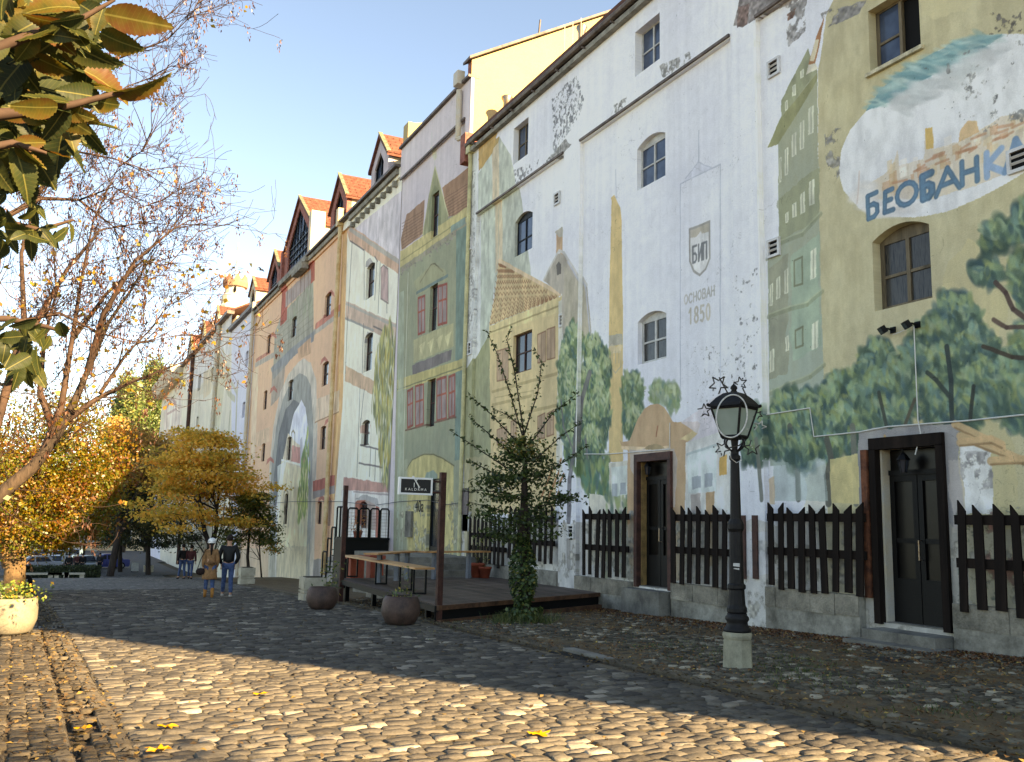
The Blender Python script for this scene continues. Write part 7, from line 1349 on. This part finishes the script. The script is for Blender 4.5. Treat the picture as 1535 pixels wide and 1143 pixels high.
    if long_coat:
        mm = MB(); mm.lathe([(.135*s,.16*s),(.15*s,.05*s),(.185*s,-.15*s),(.215*s,-.36*s),(.205*s,-.37*s),(.14*s,-.1*s)], (0,0,0), 18); mm.v = [(x*1.08+pel[0], y*.82+pel[1], z+pel[2]) for x, y, z in mm.v]; sk_ = mm.build('coat_skirt', top, o, True, origin=(0,0,0)); sk_.location = (0,0,0)
    for i in (0, 1): skin('shoe', [an[i]+V(0,-.03,-.045), an[i]+V(0,.08,-.055), toe[i]+V(0,.02,-.01)] + ([an[i]+V(0,-.01,.22)] if shoes[1] else []), [(0,1),(1,2)] + ([(0,3)] if shoes[1] else []), [q*s for q in (.05,.048,.04)] + ([.062*s] if shoes[1] else []), shoes[0], o, sub)
    mm = MB(); hc = hd + V(0,-.015,.045); mm.ball(tuple(hc), .107*s, 12, 8, (.9,1.05,1.0)); hh = mm.build('hair', hair, o, True, origin=(0,0,0)); hh.location = (0,0,0)
    fc = hd + V(0,.07,0); mm = MB(); mm.ball(tuple(fc+V(0,.02,-.01)), .018*s, 6, 4, (.8,1.2,1.1)); mm.build('nose', M_skin, o, True, origin=(0,0,0)).location = (0,0,0)
    for i in (-1, 1): MB().ball(tuple(hd+V(i*.032,.078,.03)), .011*s, 6, 4).build('eye', M_black, o, True, origin=(0,0,0)).location = (0,0,0); MB().ball(tuple(hd+V(i*.085,0,.01)), .024*s, 6, 4, (.5,.8,1.3)).build('ear', M_skin, o, True, origin=(0,0,0)).location = (0,0,0)
    MB().ball(tuple(hd+V(0,.082,-.05)), .02*s, 6, 4, (1.2,.4,.35)).build('mouth', M_terra, o, True, origin=(0,0,0)).location = (0,0,0)
    return o, b, s
M_jean = cloth('blue_jeans', (52,72,108), c2=(74,98,138)); M_camel = cloth('camel_coat', (150,110,74)); M_leath = plain('black_leather', (14,14,16), .2, 8, .5, fine=60, spec=.25); M_boot = cloth('tan_boots', (170,116,60)); M_hair = cloth('dark_hair', (38,28,24)); M_blk = cloth('black_cloth', (26,25,26)); M_whit = cloth('white_knit', (222,222,220)); M_shoe = cloth('pale_shoes', (170,164,156)); M_greyc = cloth('dark_grey_cloth', (46,45,48)); M_redc = cloth('dark_red_cloth', (78,40,40))
wp = onG(312, 896); mp = onG(339, 895)
wo, wb, ws = person(wp, -.1, 1.66, 'person in camel belted coat, white cap and tan boots walking away', M_camel, M_jean, (M_boot, True), M_hair, None, .10, True, 'down', True, sub=2)
mo, mb_, ms_ = person(mp, -.1, 1.80, 'person in black leather jacket and blue jeans walking away', M_leath, M_jean, (M_shoe, False), M_hair, None, .22, False, 'pockets', sub=2)
def onp(o, mb_, name, mat, smooth=True): x = mb_.build(name, mat, o, smooth, origin=(0,0,0)); x.location = (0,0,0); return x
hc = wb[4] + np.array((0,-.015,.075))*ws; m = MB(); m.ball(tuple(hc), .125*ws, 14, 8, (1,1.05,.85)); m.lathe([(.118*ws,-.055*ws),(.13*ws,-.045*ws),(.118*ws,-.02*ws)], tuple(hc), 14); onp(wo, m, 'knit_cap', M_whit)
m = MB(); m.tube([wb[4]+(0,-.09,.0), wb[4]+(0,-.13,-.15), wb[4]+(0,-.15,-.32)], [.035,.04,.015], 7); onp(wo, m, 'ponytail', M_hair)
m = MB(); c = wb[1]*.6+wb[0]*.4; m.lathe([(.155,-.025),(.165,0),(.155,.025)], (0,0,0), 16); m.v = [(x*1.15+c[0], y*.9+c[1], z+c[2]) for x, y, z in m.v]; m.box(c+(-.07,-.2,-.04), c+(.07,-.14,.05)); onp(wo, m, 'belt', cloth('coat_belt', (118,84,56)))
bg = thing('shoulder_bag', tuple(wp + np.array((-.3,-.02,.72))), 'small dark brown shoulder bag at the hip of the person in camel coat', 'bag'); m = MB(); m.ball(tuple(wp + np.array((-.27,-.04,.74))), .13, 10, 6, (1.05,.5,.8)); m.build('pouch', cloth('bag_leather', (44,30,26)), bg, True); m = MB(); m.tube([wp+np.array((-.36,-.04,.8)), wp+np.array((-.28,-.03,1.1)), wp+np.array((-.17,-.08,1.36)), wp+np.array((-.05,.1,1.42))], .012, 5); m.build('strap', M_dark, bg)
for (x, y, h, rz, lb, tp, lg) in ((101,863,1.75,0,'person in black at left of the group in the distance',M_blk,M_blk),(114,861,1.78,.1,'person in dark red jacket in middle of the distant group',M_redc,M_blk),(148,859,1.7,3.1,'person in dark coat alone right of the distant group',M_greyc,M_blk),(122,861,1.72,0,'person in black partly behind the dark red jacket',M_blk,M_greyc),(272,868,1.74,.4,'person in black standing in the shade under the orange trees',M_blk,M_jean),(284,868,1.7,-.4,'person in dark red and jeans in the shade under the orange trees',M_redc,M_jean)):
    person(onG(x, y), rz, h, lb, tp, lg, (M_blk, False), M_hair, 'people in the distance', .14)
sp_ = onG(27, 889); so_, sb, ss = person(sp_ + np.array((-.1,0,0)), -1.4, 1.7, 'person in black sitting on a low ledge beside the maple trunk', M_blk, M_blk, (M_blk, False), M_blk, None, .1, False, 'fwd', sit=True)
q = sp_ + np.array((-.25,0,0)); lg = thing('low_ledge', tuple(q), 'low concrete ledge under the sitting person by the maple', 'ledge'); MB().box(q+(-.35,-.6,-.05), q+(.2,.6,.36)).build('slab', M_conc, lg); MB().box(q+(-.38,-.63,.361), q+(.22,.63,.42)).build('cap', M_cem, lg)
# ---------------------------------------------------------------- cars, hedge and houses at the bottom of the street
M_tyre = plain('tyre_rubber', (24,24,25), .1, 8, .9, bump=0); M_rim = plain('alloy_rim', (150,152,156), .1, 8, .3, .8, bump=0); M_lamp = plain('red_tail_light', (150,30,26), .1, 8, .3, bump=0); M_hl = plain('headlight_glass', (200,204,206), .05, 8, .15, bump=0, spec=.8)
def car(loc, rz, col, label, L=4.2, Wd=1.72, Hh=1.42, estate=False):
    o = thing('parked_car', tuple(loc), label, 'car', 'cars parked at the bottom of the street'); pm = NT('car_paint'); pm.b.inputs['Coat Weight'].default_value = .6; pm = pm.fin(pm.mix(.06, rgba(col), pm.ramp(pm.noise(pm.coord(), 5), [(0, (90,90,90)), (1, (200,200,200))])), .35, .25, .5)
    m = MB(); hl = L/2; rear = hl-.15 if estate else hl-.75
    prof = [(-hl,.32),(-hl,.62),(-hl+.12,.72),(-hl+.95,.86),(-.25-.05*0,Hh-.08) if 0 else (-hl+1.0,.88),(hl-.1,.9),(hl,.78),(hl,.34),(hl-.12,.22),(-hl+.12,.22)]
    P = lambda y: [(a, y, b) for a, b in prof]
    m.prism(P(-Wd/2), (0, Wd, 0)); body = m.build('body', pm, o); 
    cab = [(-hl+1.02,.88),(-hl+1.75,Hh-.04),(-hl+2.0,Hh),(rear-.35,Hh),(rear-.1,Hh-.06),(rear+.1 if not estate else rear+.08,.9)]
    m = MB(); n = len(cab); lo = [(a, -Wd/2+.03+.14*(b-.88)/(Hh-.88), b) for a, b in cab]; hi = [(a, Wd/2-.03-.14*(b-.88)/(Hh-.88), b) for a, b in cab]; m.add(lo+hi, [tuple(range(n))[::-1], tuple(range(n, 2*n))] + [(i, (i+1) % n, n+(i+1) % n, n+i) for i in range(n)]); m.build('cabin', pm, o)
    def gl(pts, off, nm): 
        pts = [np.array(p) for p in pts]; mm = MB(); mm.prism(pts, off); mm.build(nm, M_glass, o)
    for sg in (-1, 1):
        yb, yt = sg*(Wd/2-.024), sg*(Wd/2-.024-.125); f = lambda a, b: (a, sg*(Wd/2-.028-.14*(b-.88)/(Hh-.88)), b)
        gl([f(-hl+1.3,.93), f(-hl+1.82,Hh-.1), f(-.1,Hh-.1), f(-.1,.93)], (0, sg*.012, 0), 'side_window'); gl([f(.02,.93), f(.02,Hh-.1), f(rear-.4,Hh-.1), f(rear-.08,.95)], (0, sg*.012, 0), 'side_window')
        MB().box((-.085,sg*Wd/2-.004,.36),(-.07,sg*Wd/2+.004,.86)).build('door_gap', M_dark, o); MB().box((.55,sg*Wd/2-.01,.74),(.72,sg*Wd/2+.025,.77)).build('door_handle', M_rim, o); MB().ball((-hl+1.35,sg*(Wd/2+.08),.95), .09, 6, 4, (.6,1,.7)).build('mirror', pm, o)
        MB().box((-hl-.012,sg*(Wd/2-.42),.56),(-hl+.05,sg*(Wd/2-.04),.70)).build('headlight', M_hl, o); MB().box((hl-.04,sg*(Wd/2-.24),.6),(hl+.012,sg*(Wd/2-.02),.84)).build('tail_light', M_lamp, o)
        for ax in (-hl+.78, hl-.75):
            mm = MB(); mm.lathe([(.2,-.1),(.3,-.1),(.31,-.06),(.31,.06),(.3,.1),(.2,.1)], (0,0,0), 16); mm.v = [(x+ax, z+sg*(Wd/2-.08), y+.31) for x, y, z in mm.v]; wl = mm.build('wheel', M_tyre, o); mm = MB(); mm.lathe([(.195,-.09),(.195,.105),(.06,.112)], (0,0,0), 10); mm.v = [(x+ax, z*sg+sg*(Wd/2-.08), y+.31) for x, y, z in mm.v]; rm = mm.build('rim', M_rim, o); rm.parent = wl
    gl([(-hl+1.09,-Wd/2+.14,.95),(-hl+1.09,Wd/2-.14,.95),(-hl+1.7,Wd/2-.2,Hh-.08),(-hl+1.7,-Wd/2+.2,Hh-.08)], (-.02,0,.02), 'windscreen'); gl([(rear+.06,-Wd/2+.16,.97),(rear+.06,Wd/2-.16,.97),(rear-.08,Wd/2-.22,Hh-.1),(rear-.08,-Wd/2+.22,Hh-.1)], (.02,0,.015), 'rear_window')
    MB().box((hl-.001,-.26,.5),(hl+.012,.26,.61)).build('number_plate', M_white, o); MB().box((-hl-.012,-.26,.4),(-hl+.001,.26,.5)).build('number_plate', M_white, o)
    for c in [o] + []: 
        pass
    for c in o.children: c.location = (0,0,0)
    o.rotation_euler = (0, 0, rz); return o
_ob = MB.build
for (x, Yd, rz, col, lb, es) in ((54,90,.25,(150,156,164),'silver car seen from the side behind the hedge',False),(50,96,.2,(112,30,36),'dark red estate car behind the silver car',True),(84,93,1.5,(168,170,172),'pale grey car seen from the rear behind the hedge',False),(66,108,1.4,(206,206,204),'white car further back at left of the parked cars',False),(94,107,1.5,(196,198,198),'whitish car further back beside the pale grey car',False),(130,92,1.8,(98,106,104),'grey green car behind the distant walkers',False),(160,98,.3,(36,56,140),'bright blue car half hidden right of the walkers',False),(112,112,1.4,(186,180,172),'beige car furthest back in the middle',False)):
    c = np.array([atY(x, 800, Yd)[0], Yd, gz(Yd)+.012]); ORG_save = c; o = car(np.zeros(3), rz, col, lb, estate=es); o.location = c; ORG[o.name] = c
hdg = thing('hedge', (0, 79, gz(79)), 'low dark clipped hedge in front of the parked cars', 'hedge'); x0, x1 = atY(28, 850, 79)[0], atY(152, 850, 79)[0]; r = np.random.RandomState(44); n = 3600; z0 = gz(79)
MB().box((x0+.1,78.6,z0),(x1-.1,79.6,z0+.82)).build('inner_growth', plain('hedge_inside', (40,46,30), .3, 3, .9), hdg); q = np.stack([r.uniform(x0, x1, n), 79.1 + r.choice([-1,1], n)*r.uniform(.3, .62, n), z0 + r.rand(n)*.95], 1); leaf_cloud('foliage', q, r.uniform(.1, .2, n), r.normal(0, 1, (n, 3)), leafmat('hedge_leaves', [(0, (40,52,30)), (1, (72,82,44))], .3), hdg, asp=.7, kind='stuff')
for (x, lb) in ((88,'pale stone bench block at the left foot of the hedge'),(112,'pale stone bench block in the middle of the hedge foot'),(64,'long low stone kerb wall at the left foot of the hedge')):
    c = atY(x, 857, 77.); o = thing('stone_bench', (c[0],77.,gz(77)), lb, 'bench', 'stone blocks along the hedge'); z = gz(77); L = 1.4 if x > 64 else 2.6; MB().box((c[0]-L/2,76.7,z+.34),(c[0]+L/2,77.3,z+.46)).build('seat_slab', M_conc, o); [MB().box((c[0]+s*L*.36-.15,76.8,z-.1),(c[0]+s*L*.36+.15,77.2,z+.339)).build('leg', M_conc, o) for s in (-1,1)]
# far houses across the cross street
def far_house(x0, x1, Yd, ztop, mat, label, nw, nf, roofm=M_tile):
    xa, xb = atY(x0, 800, Yd)[0], atY(x1, 800, Yd)[0]; z0 = gz(Yd)-.2; o = thing('far_house', ((xa+xb)/2, Yd, z0), label, 'building', 'houses beyond the cross street'); MB().box((xa,Yd,z0),(xb,Yd+10,ztop)).build('wall', mat, o)
    m = MB(); m.prism([(xa-.4,Yd-.5,ztop+.01),(xb+.4,Yd-.5,ztop+.01),(xb+.4,Yd+5,ztop+2.6),(xa-.4,Yd+5,ztop+2.6)], (0,.05,.2)); m.build('roof', roofm, o); MB().box((xa-.2,Yd-.3,ztop-.35),(xb+.2,Yd-.003,ztop)).build('cornice', M_cream, o)
    for j in range(nf):
        for i in range(nw):
            x = xa + (xb-xa)*(i+.5)/nw; z = z0 + 1.4 + j*3.2; f = MB().box((x-.65,Yd-.08,z-.1),(x+.65,Yd-.004,z+1.9)).build('window', M_white, o); MB().box((x-.52,Yd-.1,z+.03),(x-.03,Yd-.082,z+1.76)).build('pane', M_glass, f); MB().box((x+.03,Yd-.1,z+.03),(x+.52,Yd-.082,z+1.76)).build('pane', M_glass, f)
far_house(-60, 58, 150, 5.6, plain('sunlit_ochre_wall', (206,178,126), .08, .5, .9), 'ochre house beyond the cross street at the left', 5, 3); far_house(59, 122, 156, 3.6, plain('pale_far_wall', (214,200,170), .06, .5, .9), 'pale house beyond the cross street in the middle', 3, 2); far_house(123, 230, 152, 4.6, plain('beige_far_wall', (196,176,146), .06, .5, .9), 'beige house beyond the cross street behind the dark trees', 4, 3, M_dtile)
# market tent and umbrella, far pole, board, wire, bird
c = atY(122, 812, 104); z = gz(104); o = thing('market_tent', (c[0],104,z), 'white market tent roof with red edge among the parked cars', 'tent'); m = MB(); [MB().tube([(c[0]+a*1.4,104+b*1.4,z),(c[0]+a*1.4,104+b*1.4,z+2.3)], .04, 5).build('pole', M_rim, o) for a in (-1,1) for b in (-1,1)]
m.add([(c[0]-1.6,102.4,z+2.3),(c[0]+1.6,102.4,z+2.3),(c[0]+1.6,105.6,z+2.3),(c[0]-1.6,105.6,z+2.3),(c[0],104,z+3.2)], [(0,1,4),(1,2,4),(2,3,4),(3,0,4)]); m.build('canopy', M_white, o); MB().box((c[0]-1.6,102.36,z+2.05),(c[0]+1.6,102.39,z+2.29)).build('valance', M_lamp, o)
c = atY(138, 807, 104); o = thing('parasol', (c[0],104,z), 'yellow parasol beside the white market tent', 'parasol'); MB().tube([(c[0],104,z),(c[0],104,z+2.6)], .03, 5).build('pole', M_rim, o); MB().lathe([(1.0,2.1),(.5,2.45),(.02,2.65)], (c[0],104,z), 8).build('canopy', plain('yellow_canvas', (222,186,50), .06, 3, .8), o)
c = atY(104, 835, 98); z = gz(98); o = thing('traffic_pole', (c[0],98,z), 'dark pole with two arms rising above the parked cars', 'pole'); MB().tube([(c[0],98,z),(c[0],98,z+5.6)], .09, 6).build('post', M_black, o); MB().box((c[0]-.6,97.95,z+2.9),(c[0]+.5,98.05,z+3.1)).build('arm', M_black, o)
c = onG(202, 858); o = thing('notice_board', tuple(c), 'small white notice board under the dark trees', 'sign'); MB().box((c[0]-.3,c[1],c[2]+.1),(c[0]+.3,c[1]+.06,c[2]+.85)).build('panel', M_white, o); [MB().box((c[0]+s*.26-.03,c[1]+.061,c[2]),(c[0]+s*.26+.03,c[1]+.1,c[2]+.85)).build('leg', M_black, o) for s in (-1,1)]
a = atY(225, 432, 60); b = atX(383, 437, 11.9); m = MB(); m.tube([a + (b-a)*t + np.array((0,0,-.35*math.sin(math.pi*t))) for t in np.linspace(-1.2, 1, 14)], .018, 4); m.build('overhead_wire', M_greyc, origin=a, label='thin overhead wire crossing the sky toward the white house', cat='wire')
c = atY(391, 405, 45); o = bird = thing('bird', tuple(c), 'bird with raised wings flying above the gatehouse roof', 'bird'); m = MB(); m.ball(tuple(c), .1, 8, 6, (2.0,.8,.8)); m.ball(tuple(c+np.array((.2,0,.05))), .06, 6, 5); m.prism([c+np.array((-.2,0,0)), c+np.array((-.4,.06,-.02)), c+np.array((-.4,-.06,-.02))], (0,0,.02)); m.build('body', M_blk, o, True)
for s in (-1, 1): MB().prism([c+np.array((-.08,s*.03,.05)), c+np.array((.12,s*.03,.05)), c+np.array((s*.22+.05,s*.3,.22)), c+np.array((s*.5,s*.5,-.06)), c+np.array((s*.25-.1,s*.3,.14))], (0,0,.02)).build('wing', M_greyc, o)
bird.scale = (.45, .45, .45)
